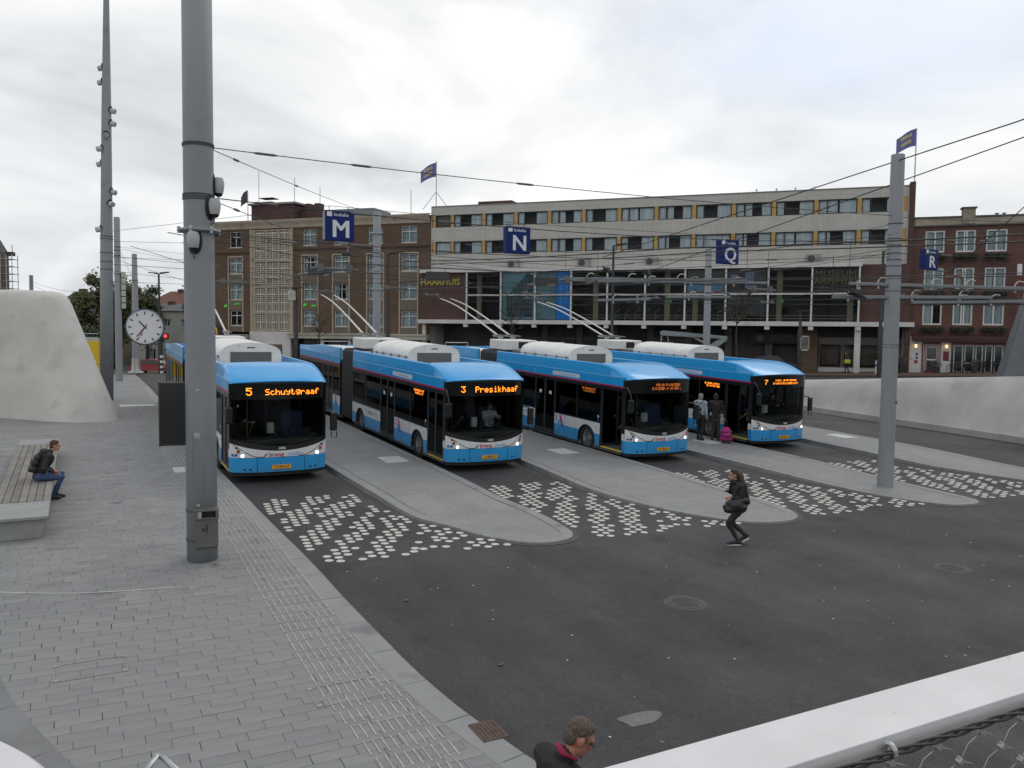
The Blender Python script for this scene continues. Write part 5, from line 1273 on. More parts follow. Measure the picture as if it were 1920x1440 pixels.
# worn stickers on the pole
for (a, z, wd, hh, m) in ((6, 3.22, .07, .02, mat('sticker_pink', (.42, .25, .26), .7)), (9, 3.05, .06, .03, mat('sticker_pale', (.42, .43, .44), .7)), (5, 2.25, .10, .10, mat('sticker_scar', (.33, .345, .36), .7, var=.4, scale=20)), (8, 1.02, .05, .035, mat('sticker_pale', (0,0,0)))):
    t0 = math.radians(a); b = MB()
    def cy(u, v, t0=t0, z=z, wd=wd, hh=hh):
        d = fr2*math.cos(t0+u*wd*4)+rt*math.sin(t0+u*wd*4); return (d.x*.2635, d.y*.2635, z+v*hh)
    b.grid(lambda u, v: cy(u-.5, v-.5), 4, 1); b.build('sticker', m, tp)
# right pole
RPX, RPY = 20.2, 15.7; rp_ = empty('steel_pole', (RPX, RPY, H(RPX, RPY))); tag(rp_, 'tall grey steel pole standing on the third boarding island at the right', 'pole')
MB().lathe([(.215, 0), (.205, 4), (.18, 9.3), (.17, 9.32)], n=32).build('shaft', pgrey, rp_, smooth=50)
for z in (7.42, 7.0, 6.82, 6.6, 6.42, 6.25, 5.98, 4.05, 3.98):
    MB().lathe([(.186, z-.012), (.206, z-.01), (.206, z+.01), (.186, z+.012)], n=24, cap=False).build('cable_loop', band_m, rp_, smooth=True)
MB().box(.03, .09, -.215, -.19, 2.4, 2.48).build('socket', band_m, rp_)
# tall tapered mast with spotlights
MX, MY = 1.05, 42.45; ma = empty('light_mast', (MX, MY, gz(MX, MY))); tag(ma, 'very tall tapering mast with spotlights up its shaft behind the mound', 'mast')
MB().lathe([(.285, 0), (.265, 7), (.205, 13), (.105, 19), (.07, 22)], n=32).build('shaft', pgrey, ma, smooth='all')
sp_w = mat('spot_white', (.42, .43, .44), .45, var=.06)
mz = gz(MX, MY)
for (s, z) in ((-1, 16.5), (-1, 15.86), (1, 14.61), (1, 14.04), (.35, 13.46), (-.7, 12.86), (-1, 12.22), (1, 10.97), (.9, 10.42), (-.75, 9.25)):
    d = (fr2*math.sqrt(max(0, 1-s*s))+rt*s).normalized(); zz = z-mz; rr = interp([0, 7, 13, 19, 22], [.285, .265, .205, .105, .07], zz)
    so = empty('spotlight', (d.x*rr, d.y*rr, zz), 0, ma); so.rotation_euler = Vector((d.x, d.y, -.25)).to_track_quat('Y', 'Z').to_euler()
    MB().lathe([(.06, -.05), (.11, -.02), (.125, .08), (.115, .2)], n=16, ax='y').build('housing', sp_w, so, smooth=True); MB().lathe([(.10, .2), (.095, .205)], n=16, ax='y').build('lens', mat('lens_grey', (.3, .31, .32), .2), so); MB().ell((0, -.03, 0), (.16, .03, .2), 14, 8).build('recess', mat('recess_black', (0,0,0)), so)
for z in (7.5, 7.38, 6.75, 6.35, 6.0): MB().lathe([(.268, z-.012), (.288, z-.01), (.288, z+.01), (.268, z+.012)], n=24, cap=False).build('cable_loop', band_m, ma)
ma.rotation_euler = (.0074, .0142, 0)
def pole(x, y, z1, r0, r1, lab, m=pgrey, paved=True, z0=None, name='steel_pole', rings=(), cat='pole'):
    zb = gz(x, y, paved) if z0 is None else z0
    o = empty(name, (x, y, zb)); tag(o, lab, cat); MB().lathe([(r0, 0), (r1, z1-zb-.02), (r1*.9, z1-zb)], n=20).build('shaft', m, o, smooth=50)
    for z in rings: MB().lathe([(lerp(r0, r1, (z-zb)/(z1-zb))+.002, z-zb-.02), (lerp(r0, r1, (z-zb)/(z1-zb))+.02, z-zb-.018), (lerp(r0, r1, (z-zb)/(z1-zb))+.02, z-zb+.018), (lerp(r0, r1, (z-zb)/(z1-zb))+.002, z-zb+.02)], n=16, cap=False).build('cable_loop', band_m, o)
    return o
a = pole(2.05, 54.7, 11.35, .20, .17, 'slim grey pole right behind the tall mast with stacked speaker boxes', rings=(9.6, 9.4, 9.1, 8.0))
for k in range(6): MB().box(.18, .42, -.2, .05, 4.3+k*.37, 4.62+k*.37).build('speaker_box', mat('speaker_pale', (.42, .44, .38), .6, var=.08), a, bevel=.03)
b = pole(3.5, 64.4, 10.05, .27, .17, 'slim grey pole with a flared foot at the far end of the left platform', rings=(8.2, 6.0))
MB().lathe([(.55, 0), (.53, .05), (.34, .1), (.29, .3), (.28, 1.0), (.25, 1.02)], n=20).build('foot', steel, b, smooth=40)
pole(14.3, 43.3, 11.2, .21, .20, 'grey steel pole rising behind the second trolleybus', rings=(10.0, 9.0, 7.9), paved=False)
pole(33.55, 38.9, 10.0, .22, .19, 'grey steel pole rising behind the fourth trolleybus', rings=(9.6, 8.9, 7.8, 6.9), paved=False)
pole(-6.1, 138.5, 12.4, .28, .26, 'short stub of a far pole showing above the mound', paved=False)
def lamp_post(x, y, z1, lab, arm=.9, box=False, double=False):
    zb = H(x, y)+.05; o = empty('lamp_post', (x, y, zb)); tag(o, lab, 'lamp post', 'dark lamp posts along the street'); h = z1-zb
    MB().lathe([(.15, 0), (.15, 1.4), (.17, 1.42), (.17, 3.4), (.12, 3.5), (.08, h)], n=14).build('post', dkpole, o, smooth=30)
    for s in ((1, -1) if double else (1,)):
        d = FX*s; hd = MB().tube([(0, 0, h-.05), (d.x*arm*.6, d.y*arm*.6, h+.02)], .04, 6); hd.build('arm', dkpole, o)
        q = d*arm*.75; n_ = Vector((-d.y, d.x)); lampb = MB(); lampb.prism([(q.x-d.x*.4-n_.x*.17, q.y-d.y*.4-n_.y*.17, h), (q.x+d.x*.4-n_.x*.13, q.y+d.y*.4-n_.y*.13, h+.06), (q.x+d.x*.4+n_.x*.13, q.y+d.y*.4+n_.y*.13, h+.06), (q.x-d.x*.4+n_.x*.17, q.y-d.y*.4+n_.y*.17, h)], (0, 0, .09)); lampb.build('lamp_head', dkpole, o, bm=True)
    if box: MB().box(-.55, -.05, -.15, .15, h-.85, h-.15).build('control_box', mat('box_pale', (.42, .42, .39), .6), o, bevel=.02)
    return o
lamp_post(19.8, 57.4, 10.4, 'dark lamp post in front of the brown brick block, beside a grey pole')
lamp_post(14.35, 62.5, 7.9, 'dark post with a pale box at its top before the stair window', arm=.1, box=True)
lamp_post(35.3, 51.5, 11.4, 'dark lamp post before the glazed first floor of the hotel')
sl_ = lamp_post(46.3, 43.6, 6.6, 'dark post carrying a small framed picture sign before the shops', arm=.3)
MB().box(-.05, .75, -.16, -.12, 1.95, 2.95).build('picture_sign', mat('stamp_print', (.16, .13, .10), .7, var=.6, scale=3), sl_); stf = MB()
for k in range(9):
    for (x, z) in ((-.05+k*.1, 1.95), (-.05+k*.1, 2.95), (-.05, 1.95+k*.125), (.75, 1.95+k*.125)): stf.lathe([(.045, -.175), (.045, -.165)], c=(x, 0, z), n=6, ax='y')
stf.build('sign_edge', white_c, sl_)
lamp_post(49.7, 39.5, 10.8, 'dark lamp post just left of the tall pole at the right')
lamp_post(6.4, 81.3, 9.8, 'dark lamp post with two flat heads far off by the white house', double=True)
# traffic light post with banded foot
tl = empty('traffic_light', (6.1, 75.8, H(6.1, 75.8))); tag(tl, 'far traffic light showing red on a black and white banded post', 'traffic light')
for k in range(9): MB().lathe([(.14, .15+k*.22), (.14, .36+k*.22)], n=12).build('band', whf if k % 2 else dkpole, tl)
MB().lathe([(.11, 0), (.11, 4.4)], n=12).build('post', dkpole, tl); MB().box(-.6, .6, -.2, .1, 3.3, 3.75).build('signal_head', dkpole, tl, bevel=.03)
for x in (-.3, .3): MB().lathe([(.13, 0), (.12, .03)], n=12, ax='y').xf(lambda p: Vector((p.x+x, -.202-p.y, p.z+3.52))).build('red_light', mat('signal_red', (1, .03, .03), .4, var=0, emit=3), tl)
# ---------------------------------------------------------------- hanging stop signs and display boxes
navy_b = mat('sign_navy', (.004, .018, .125), .65, var=.06, spec=.25); wht_s = mat('sign_white', (.62, .64, .66), .5, var=0)
SIGNS = [('M', 7.2, 25.55, 8.0), ('N', 13.5, 25.6, 7.96), ('Q', 22.4, 24.9, 8.0), ('R', 34.4, 24.9, 8.33)]
for (ch, x, y, z) in SIGNS:
    o = empty('stop_sign', (x, y, z)); tag(o, 'hanging blue bus stop box with a white letter '+ch, 'bus stop sign', 'hanging bus stop boxes')
    MB().box(-.46, .46, -.15, .15, -.46, .46).build('box', navy_b, o, bevel=.02)
    MB().box(-.47, -.461, -.12, .12, -.44, .44).build('side_plate', navy_b if ch != 'M' else pgrey, o)
    a = MB()
    for k_, dx_ in enumerate((-.02, .0, .02)):
        t_ = text_mb(ch, .76); n_ = len(a.v); a.v += [(v[0]+.03+dx_, -.154-.0012*k_, v[2]-.13) for v in t_.v]; a.f += [tuple(q+n_ for q in f) for f in t_.f]
    a.build('letter', wht_s, o)
    a = text_mb('bushalte', .14, bold=.012); a.xf(lambda p: Vector((p.x+.04, -.154, p.z+.33))); a.build('lettering', wht_s, o)
    MB().box(-.41, -.25, -.156, -.151, .27, .42).build('white_square', wht_s, o)
    MB().tube([(-.3, 0, .46), (-.3, 0, .60)], .012, 5).tube([(.3, 0, .46), (.3, 0, .60)], .012, 5).build('hanger', band_m, o)
for (x, y, z, lab) in ((8.74, 33.8, 7.2, 'dark hanging display box left of the grey pole, below sign M'), (13.0, 31.55, 7.05, 'dark hanging display box before the yellow hotel lettering'), (16.95, 29.5, 6.88, 'dark hanging display box before the blue banner')):
    o = empty('display_box', (x, y, z)); o.rotation_euler = (0, 0, -.35); tag(o, lab, 'display', 'dark hanging display boxes')
    MB().box(-.48, .48, -.14, .14, -.165, .165).build('case', mat('case_dim', (.03, .03, .031), .6, var=.1), o, bevel=.015); MB().box(-.45, .45, -.146, -.141, -.14, .14).build('screen', mat('screen_dim', (.025, .025, .026), .35, var=.2), o)
    MB().tube([(-.3, 0, .165), (-.3, 0, .3)], .012, 5).tube([(.3, 0, .165), (.3, 0, .3)], .012, 5).build('hanger', band_m, o)
# ---------------------------------------------------------------- overhead wires
wire_m = mat('wire_dark', (.035, .035, .037), .6, .3, var=0); ins_m = mat('insulator', (.12, .12, .12), .6, var=.2)
def wire(pts, r=.010, sag=.0, ins=(), lab='dark overhead wire strung between the poles above the lanes', grp='overhead wires', n=10):
    P = [Vector(p) for p in pts]; o_ = []
    for a, b_ in zip(P, P[1:]):
        for i in range(n):
            t = i/n; q = a.lerp(b_, t); q.z -= sag*4*t*(1-t); o_.append(q)
    o_.append(P[-1])
    o = MB().tube(o_, r*.8, 5).build('overhead_wire', wire_m); tag(o, lab, 'wire', grp)
    for t in ins:
        k = min(int(t*(len(o_)-1)), len(o_)-2); a, b_ = o_[k], o_[k+1]; d = (b_-a).normalized(); c = a.lerp(b_, .5)
        MB().tube([c-d*.22, c-d*.15, c+d*.15, c+d*.22], [.010, .024, .024, .010], 7).build('insulator', ins_m, o)
    return o
bp = lambda z: (PX_+.25, PY_-.02, z)
RP = lambda z: (RPX-.19, RPY, z)
wire([bp(7.9), RP(8.12)], .011, .12, (.05, .12, .30))
wire([bp(7.86), (14.3, 43.1, 11.0)], .010, .1, (.08, .2))
wire([bp(7.03), RP(7.42)], .012, .25, (.04, .1, .2, .6))
wire([bp(6.98), (14.3, 43.1, 9.0)], .010, .2, (.06, .12))
wire([bp(6.42), RP(7.05)], .010, .3, (.1, .25, .7))
wire([bp(6.40), (33.4, 38.7, 8.9)], .010, .3, (.06, .4))
wire([bp(6.38), (33.4, 38.7, 7.8)], .010, .25, (.3,))
wire([(MX+.3, MY, 8.75), (14.3, 43.1, 9.9)], .010, .2, (.2, .5)); wire([(MX+.3, MY, 8.07), (14.3, 43.1, 7.9)], .012, .15, (.3,)); wire([(MX+.3, MY, 7.7), (33.4, 38.7, 7.8)], .014, .3, (.2, .6)); wire([(MX+.3, MY, 7.4), (14.3, 43.1, 7.0)], .010, .2)
wire([(2.2, 54.7, 9.6), (14.3, 43.3, 8.2)], .010, .1, (.3,)); wire([(2.2, 54.7, 9.5), (19.8, 57.4, 7.2)], .010, .1); wire([(2.2, 54.7, 9.4), (6.4, 81, 4.5)], .010, .2); wire([(2.2, 54.7, 8.0), (3.5, 64.4, 8.2), (6.4, 81, 8.6)], .010, .1)
wire([(-6.1, 138.4, 11.6), (3.5, 64.6, 7.6)], .02, .8); wire([(-6.1, 138.4, 11.2), (2.1, 54.9, 6.8)], .02, .8)
wire([(14.4, 43.1, 10.0), (33.4, 38.9, 9.6)], .011, .35, (.2, .5)); wire([(14.4, 43.1, 8.9), (33.4, 38.9, 8.6)], .011, .3, (.3, .7)); wire([(14.4, 43.1, 7.9), (33.4, 38.9, 6.9)], .014, .2, (.25, .5)); wire([(14.3, 43.1, 7.0), (35.3, 51.4, 6.9)], .010, .2)
wire([(33.6, 38.7, 9.5), (RPX, RPY+.2, 7.9)], .010, .15, (.4,)); wire([(33.6, 38.7, 8.5), (RPX, RPY+.2, 7.1)], .010, .15, (.5,)); wire([(33.6, 38.7, 7.6), (49.7, 39.4, 8.3)], .010, .2)
wire([RP(7.6), (10.6, 30, 6.6), (1.3, 42.2, 6.9)], .010, .12, (.2, .6)); wire([RP(7.2), (16.5, 28, 6.4)], .010, .1, (.3,))
wire([(RPX+.19, RPY, 8.1), (34, 15.6, 9.0)], .010, .1); wire([(RPX+.19, RPY, 7.5), (34, 14.6, 8.3)], .010, .1, (.1, .2)); wire([(RPX+.19, RPY, 7.1), (34, 15.6, 7.8)], .010, .1, (.12,)); wire([(RPX+.19, RPY, 6.7), (34, 16.6, 7.1)], .010, .1, (.1,))
wire([(19.5, 9.0, 10.25), (19.85, 12.19, 9.9), (21.21, 31.79, 8.27)], .022, .0, (.12,), 'heavy dark cable slanting up to the upper right corner', 'slanting cables'); wire([(19.7, 9.2, 9.9), (20.06, 12.09, 9.56), (22.73, 31.0, 7.5)], .020, .0, (), 'heavy dark cable slanting up to the right edge under another one', 'slanting cables')
wire([(21.0, 11.5, 8.9), (22.14, 13.25, 8.27), (24.93, 17.44, 6.72)], .018, .0, (), 'heavy dark cable rising right from the clamp near sign R', 'slanting cables')
zs0 = 8.0+.60
wire([(MX+.3, MY, 9.2), (6.9, 25.55, zs0), (7.5, 25.55, zs0), (13.2, 25.6, 8.56), (13.8, 25.6, 8.56), (22.1, 24.9, 8.6), (22.7, 24.9, 8.6), (34.1, 24.9, 8.93), (34.7, 24.9, 8.93), (49.7, 39.3, 9.6)], .010, .0, ())
wire([(MX+.3, MY, 8.0), (8.46, 33.9, 7.5), (9.02, 33.7, 7.5), (12.7, 31.65, 7.35), (13.3, 31.45, 7.35), (16.65, 29.6, 7.18), (17.25, 29.4, 7.18), RP(6.98)], .010, .0, ())
LANES = [4.7, 10.62, 16.56, 22.62, 29.6]
for li_, lx_ in enumerate(LANES):
    lane_ = ('leftmost bus lane', 'second bus lane', 'third bus lane', 'fourth bus lane', 'lane beside the concrete wall')[li_]
    for s in (-.3, .3):
        pts = [(lx_+s+(0 if y > 12 else (12-y)*.25), y, H(10, min(y, 44))+5.42+.12*math.cos(y*1.1)*0) for y in (2, 7, 12, 18, 24, 30, 36, 42, 50, 60)]
        wire(pts, .008, .03, (.35,), ('left' if s < 0 else 'right')+' contact wire of the pair above the '+lane_, 'contact wires', n=4)
    for y in (17, 30, 41):
        z = H(10, y)+5.42
        o = tag(MB().tube([(lx_-.5, y, z+.06), (lx_+.5, y, z+.06)], .03, 7).box(lx_-.36, lx_-.24, y-.05, y+.05, z, z+.16).box(lx_+.24, lx_+.36, y-.05, y+.05, z, z+.16).build('wire_hanger', ins_m), ('nearest', 'middle', 'farthest')[(17, 30, 41).index(y)]+' hanger bar on the contact wires above the '+lane_, 'wire hanger', 'contact wire hangers')
for y in (17, 30, 41):
    z = H(10, y)+5.62; wire([(1.5, y-1.5+1.5, z+.9 if y != 17 else z+.4), (4.7, y, z), (10.62, y, z), (16.56, y, z), (22.62, y, z), (29.6, y, z), (36, y, z+.8)], .010, .0)
# rigid wire channels with curved clips
bm_m = mat('channel_grey', (.17, .19, .20), .5, .3, var=.12, scale=4); clip_m = mat('clip_pale', (.40, .39, .36), .5, .3, var=.1)
BEAMS = [((19.05, 16.22, 6.23), (23.9, 13.7, 6.14), 'upper grey channel across the tall pole at the right', (.15, .42, .6, .85)), ((18.64, 16.43, 5.85), (22.6, 14.37, 5.89), 'lower grey channel across the tall pole at the right', (.1, .35, .5, .8)), ((20.63, 15.4, 5.73), (23.9, 13.7, 5.8), 'short grey channel under the others at the right edge', (.35, .6)),
         ((15.56, 25.72, 6.74), (21.36, 22.69, 6.76), 'long grey channel before the hotel glazing, upper of the pair', (.12, .35, .62)), ((16.58, 25.18, 6.66), (22.04, 22.33, 6.66), 'long grey channel before the hotel glazing, lower of the pair', (.3, .55, .8)), ((18.81, 24.02, 6.12), (20.86, 22.95, 6.14), 'short grey channel before the hotel glazing', (.35,)), ((16.6, 25.18, 5.97), (18.3, 24.28, 6.03), 'shortest grey channel before the hotel glazing', (.3, .75))]
for (a, b_, lab, cl) in BEAMS:
    a, b_ = Vector(a), Vector(b_); root = empty('wire_channel', a); tag(root, lab, 'channel', 'rigid wire channels'); d = (b_-a); L_ = d.length; d.normalize(); n_ = Vector((-d.y, d.x, 0)).normalized()
    bmz = MB()
    bmz.prism([n_*-.045+Vector((0, 0, -.04)), n_*.045+Vector((0, 0, -.04)), n_*.045+Vector((0, 0, .04)), n_*.02+Vector((0, 0, .045)), n_*-.02+Vector((0, 0, .045)), n_*-.045+Vector((0, 0, .04))], d*L_); bmz.build('channel', bm_m, root, bm=True, bevel=.008)
    MB().tube([d*-.5+Vector((0, 0, -.07)), d*(L_+.5)+Vector((0, 0, -.07))], .014, 6).build('runner_wire', wire_m, root)
    for t in cl:
        c = d*L_*t; MB().tube(spline([c+Vector((0, 0, -.06))-d*.02, c+Vector((0, 0, .10)), c+Vector((0, 0, .19))+d*.10, c+Vector((0, 0, .17))+d*.25], 5, closed=False), .022, 6).build('clip', clip_m, root, smooth='all'); MB().ell(tuple(c+Vector((0, 0, -.09))), (.035, .035, .05), 8, 6).build('bolt', clip_m, root)
    for q in (0, L_):
        hz = 1.15; MB().tube([d*q, d*q+Vector((0, 0, hz))], .008, 5).build('drop_wire', wire_m, root)
tc_ = empty('tension_clamp', (24.6, 16.9, 6.55)); tag(tc_, 'rusty curved tension clamp hanging near sign R', 'clamp'); MB().tube(spline([(-.25, .1, .12), (0, .0, .16), (.22, -.1, .12), (.26, -.12, -.1), (.2, -.1, -.3)], 5, closed=False), .045, 7).build('bow', mat('clamp_rust', (.20, .14, .09), .8, .3, var=.25, scale=8), tc_, smooth='all'); MB().tube([(-.5, .2, -.25), (.35, -.15, -.3)], .03, 6).box(-.12, .0, -.05, .08, -.32, -.12).build('bolt_bar', wire_m, tc_)
# trolley frogs and switches above the lanes
for (x, y, z, a, lab) in ((18.0, 26.6, 7.2, .5, 'dark wire switch left of the grey pole before the hotel'), (19.4, 25.9, 7.1, .6, 'dark wire switch right of another one before the hotel'), (19.0, 15.9, 5.95, .2, 'dark wire switch on the channels left of the tall pole'), (10.7, 36.5, 8.2, -.6, 'dark wire switch beside the grey pole in front of the brick block')):
    o = empty('wire_switch', (x, y, z), a); tag(o, lab, 'wire switch', 'wire switches'); MB().tube([(-.45, 0, .12), (-.1, 0, .0), (.5, 0, -.12)], [.02, .06, .03], 7).tube([(-.3, .12, .0), (.3, .1, -.08)], .025, 6).box(-.12, .12, -.03, .15, -.02, .1).build('frog', wire_m, o); MB().tube([(.0, 0, .1), (0, 0, .35)], .015, 5).build('hanger', clip_m, o)
# ---------------------------------------------------------------- flags
def flag(lx, ly, z0, z1, fz, fl, lab, m, tip=0):
    p = fw(lx, ly); o = empty('flag', (p.x, p.y, z0), FANG); tag(o, lab, 'flag', 'flags on the roofs')
    MB().tube([(0, 0, 0), (0, 0, z1-z0)], .05, 6).build('pole', steel, o)
    f = MB().grid(lambda u, v: (-fl*u, .12*math.sin(u*7+v)*u, fz-z0+(v-.5)*1.35*(1-.15*u)-.55*u+.08*math.sin(u*5)), 14, 5)
    fo = f.build('cloth', m, o, smooth='all'); return fo
f_b = mat('flag_blue', (.13, .135, .34), .8, var=.15); f_y = mat('flag_gold', (.45, .38, .2), .8, var=.2)
for (a, lab) in (((-36.4, .6, 16.7, 21.1, 20.3, 1.7), 'small blue and yellow flag where the brick block meets the hotel'), ((4.95, .5, 16.9, 21.2, 20.5, 1.4), 'small blue and yellow flag at the right end of the hotel roof')):
    fo = flag(*a, lab, f_b); g_ = MB()
    for r in range(2): g_.grid(lambda u, v: (-a[5]*(.25+.55*u), .12*math.sin((.25+.55*u)*7+.5)*(.25+.55*u)-.012, a[4]-a[2]-.55*(.25+.55*u)+.08*math.sin((.25+.55*u)*5)+(.28-.5*r)-.12+v*.28), 8, 1)
    g_.build('flag_print', f_y, fo.parent, smooth='all')
flag(-60.6, 4, 16.2, 19.9, 19.4, 1.0, 'dark limp flag above the left part of the brick block', mat('flag_dark', (.07, .07, .09), .8, var=.2))
sv_ = MB()
for s in (-1.7, 1.0): sv_.tube([tuple(fw(-36.4, .6, 18.2)), tuple(fw(-36.4+s, 1.2, 16.7))], .03, 5)
tag(sv_.build('mast_stay', steel), 'pair of stays bracing the flagpole beside the hotel', 'stay')
# ---------------------------------------------------------------- left background
def block(name, lab, x0, x1, y0, y1, z0, z1, wm, roofm=None, rise=0, wins=(), wz=(), ww=1.1, wh=1.6, rz=-.50, cat='house', eave=.3):
    """house seen end on; local x to the right, local y away"""
    o = empty(name, (x0, y0, 0), rz); tag(o, lab, cat); W_, D_ = x1-x0, y1-y0
    op = [(wx, wx+ww, z, z+wh) for wx in wins for z in wz]
    b = wall_open(0, W_, z0, z1, op); shell(b, 0, W_, z0, z1, D_); b.build('wall', wm, o)
    if rise:
        r = MB(); r.v += [(-eave, -eave, z1), (W_+eave, -eave, z1), (W_+eave, D_, z1), (-eave, D_, z1), (W_*.12, D_*.45, z1+rise), (W_*.88, D_*.45, z1+rise)]
        r.f += [(0, 1, 5, 4), (1, 2, 5), (2, 3, 4, 5), (3, 0, 4)]; ro = r.build('roof', roofm, o)
        MB().box(W_*.2, W_*.2+.8, D_*.4, D_*.4+.8, z1+rise*.6, z1+rise+.35).build('chimney', dkbr, ro)
    else: MB().box(-.15, W_+.15, -.15, D_, z1, z1+.25).build('roof', roofm or rooft, o)
    for q in op: window(o, q[0], q[1], q[2], q[3], winw, y=.12, fw_=.09, mull=(.5,), curtain=[(0, .3), (.7, 1)])
    MB().box(.1, W_-.1, .8, .9, z0, z1-.1).build('room_wall', room, o); return o
cream = mat('cream_render', (.36, .33, .27), .85, var=.12, scale=.5); cream2 = mat('white_render', (.40, .39, .36), .85, var=.12, scale=.5)
slate = mat('slate_roof', (.075, .075, .082), .8, var=.2, scale=2); tilem = mat('clay_tiles', (.14, .06, .04), .85, var=.25, scale=3)
block('town_house', 'cream town house with slate roof between the mound and the tall mast', -3.5, 5.5, 128, 138, -1, 7.2, cream, slate, 2.8, (.6, 2.4, 4.4, 6.4), (.8, 3.8), 1.0, 1.7)
block('town_house', 'white town house with dark roof behind the station clock', 6.8, 17.5, 122, 134, -1, 7.3, cream2, slate, 1.1, (1.6, 3.6, 6.0, 8.4), (.6, 4.6), 1.0, 1.6)
MBb = block('town_house', 'long low house with red tiled roof behind the white one', 9, 26, 140, 150, -1, 8.5, cream, tilem, 2.4)
bal = MB().box(13.0, 16.2, 120.0, 121.0, 3.25, 3.4)
for k in range(17): bal.box(13.0+k*.2, 13.03+k*.2, 119.98, 120.02, 3.4, 4.2)
bal.box(13, 16.25, 119.97, 120.03, 4.2, 4.26)
tag(bal.build('balcony', dkpole), 'dark railed balcony on the white house right of the clock', 'balcony')
ct = empty('church_tower', (-14.5, 176, 0), -.4); tag(ct, 'dark tower with scaffolding at the left edge above the mound', 'tower')
MB().box(-3.2, 2.2, -2, 3, -2, 18.4).build('tower_body', brickmat('tower_brick', (.10, .065, .05), (.12, .08, .06), (.09, .07, .06), .25, .08, .01, rot=RX), ct)
MB().box(-3.4, 3.0, -2.5, -1.9, 5, 17.3).build('scaffold_sheet', mat('sheet_dark', (.085, .085, .088), .8, var=.2, scale=1.5), ct)
sp = MB(); sp.v += [(-3.2, -2, 18.4), (2.2, -2, 18.4), (2.2, 3, 18.4), (-3.2, 3, 18.4), (-.5, .5, 25)]; sp.f += [(0, 1, 4), (1, 2, 4), (2, 3, 4), (3, 0, 4)]; sp.build('spire', slate, ct)
sc = MB()
for x in (3.2, 4.2, 5.2):
    for y in (-2, 0): sc.tube([(x, y, 3), (x, y, 17.8)], .07, 5)
for z in np.arange(4, 17.6, 1.3):
    for y in (-2, 0): sc.tube([(2.8, y, z), (5.4, y, z)], .06, 5)
    sc.box(2.9, 5.3, -1.9, -.1, z-.06, z+.03)
sc.build('scaffold', steel, ct); MB().box(3.9, 5.1, -1.5, -.5, 17.6, 18.3).tube([(4.8, -1, 18.3), (4.8, -1, 19.6)], .06, 5).build('scaffold_hoist', dkpole, ct)
# trees
leafs = [mat('leaf_olive', (.060, .058, .016), .8, var=.45, scale=1.2), mat('leaf_green', (.035, .055, .018), .8, var=.45, scale=1.2)]
bark = mat('bark', (.06, .048, .038), .9, var=.3, scale=5)
def tree(x, y, h, rx, rz, n, lab, m, th=None, ls=.22, seed=1, sparse=0., z0=None, name='tree', branches=9, tw=1.):
    r = random.Random(seed); zb = H(x, y) if z0 is None else z0; o = empty(name, (x, y, zb)); tag(o, lab, 'tree', 'trees'); th = th or h-rz*1.2
    tr = MB(); top = Vector((0, 0, h-rz*.4)); tr.tube([(0, 0, 0), (.05, 0, th*.5), (0, .05, th), tuple(top)], [h*.028*tw, h*.022*tw, h*.017*tw, .02*tw], 9)
    tips = []
    for k in range(branches):
        a = k*2.4+r.uniform(-.4, .4); t = r.uniform(.35, .95); s = Vector((0, 0, lerp(th*.8, h-rz*.5, t))); e_ = s+Vector((math.cos(a)*rx*r.uniform(.5, .9), math.sin(a)*rx*r.uniform(.5, .9), rz*r.uniform(.1, .7)))
        m_ = s.lerp(e_, .5)+Vector((0, 0, .15)); tr.tube([s, m_, e_], [h*.010*tw, h*.006*tw, .008], 6); tips += [m_, e_]
        for q in range(3):
            e2 = e_+Vector((r.gauss(0, .4), r.gauss(0, .4), r.uniform(0, .6)))*rx*.35; tr.tube([m_, e2], [h*.004, .005], 5); tips.append(e2)
    tr.build('trunk', bark, o, smooth='all')
    if n:
        cl = [(Vector((r.gauss(0, .5)*rx, r.gauss(0, .5)*rx, h-rz+r.gauss(0, .45)*rz)), r.uniform(.18, .42)*rx) for _ in range(26)]+[(t, rx*.28) for t in tips[::2]]
        lf = MB()
        for q in range(n):
            c, s = r.choice(cl); p = c+Vector((r.gauss(0, .55), r.gauss(0, .55), r.gauss(0, .5)))*s
            u_ = Vector((r.gauss(0, 1), r.gauss(0, 1), r.gauss(0, .7))).normalized()*ls*r.uniform(.6, 1.3); v_ = u_.orthogonal().normalized()*ls*.55
            lf.quad(p-u_, p+v_, p+u_*.9, p-v_)
        lf.build('crown', m, o)
    return o
tree(-.8, 107.5, 8.2, 2.3, 3.0, 5200, 'yellowing tree just right of the mound', leafs[0], seed=2)
tree(3.7, 111, 10.3, 3.0, 4.0, 7000, 'tall tree with olive leaves behind the mast and slim poles', leafs[0], seed=3)
tree(7.6, 115, 9.3, 2.3, 3.6, 6000, 'darker green tree left of the station clock', leafs[1], seed=4)
tree(1.9, 100, 5.5, 1.6, 2.4, 3000, 'low green tree at the foot of the tall mast', leafs[1], seed=5, ls=.18)
tree(11.7, 96, 8.4, 1.9, 3.0, 4200, 'green tree half hidden behind the thick pole', leafs[1], seed=6)
tree(43.6, 47.2, 7.2, 1.7, 2.2, 60, 'nearly bare young tree before the hotel ground floor', leafs[0], th=3, seed=7, ls=.1, branches=18, tw=.42)
tree(32.4, 62.1, 7.0, 1.6, 2.2, 50, 'bare young tree before the building poster', leafs[0], th=3, seed=8, ls=.1, branches=18, tw=.42)
tree(20.4, 79.4, 6.4, 1.3, 2.0, 40, 'bare young tree below the stair window', leafs[0], th=2.6, seed=9, ls=.1, branches=16, tw=.42)
tree(49.5, 35.5, 6.0, 1.4, 2.0, 160, 'thin young tree before the red brick house', leafs[0], th=2.8, seed=10, ls=.09, branches=14) if False else None
gpark = MB()
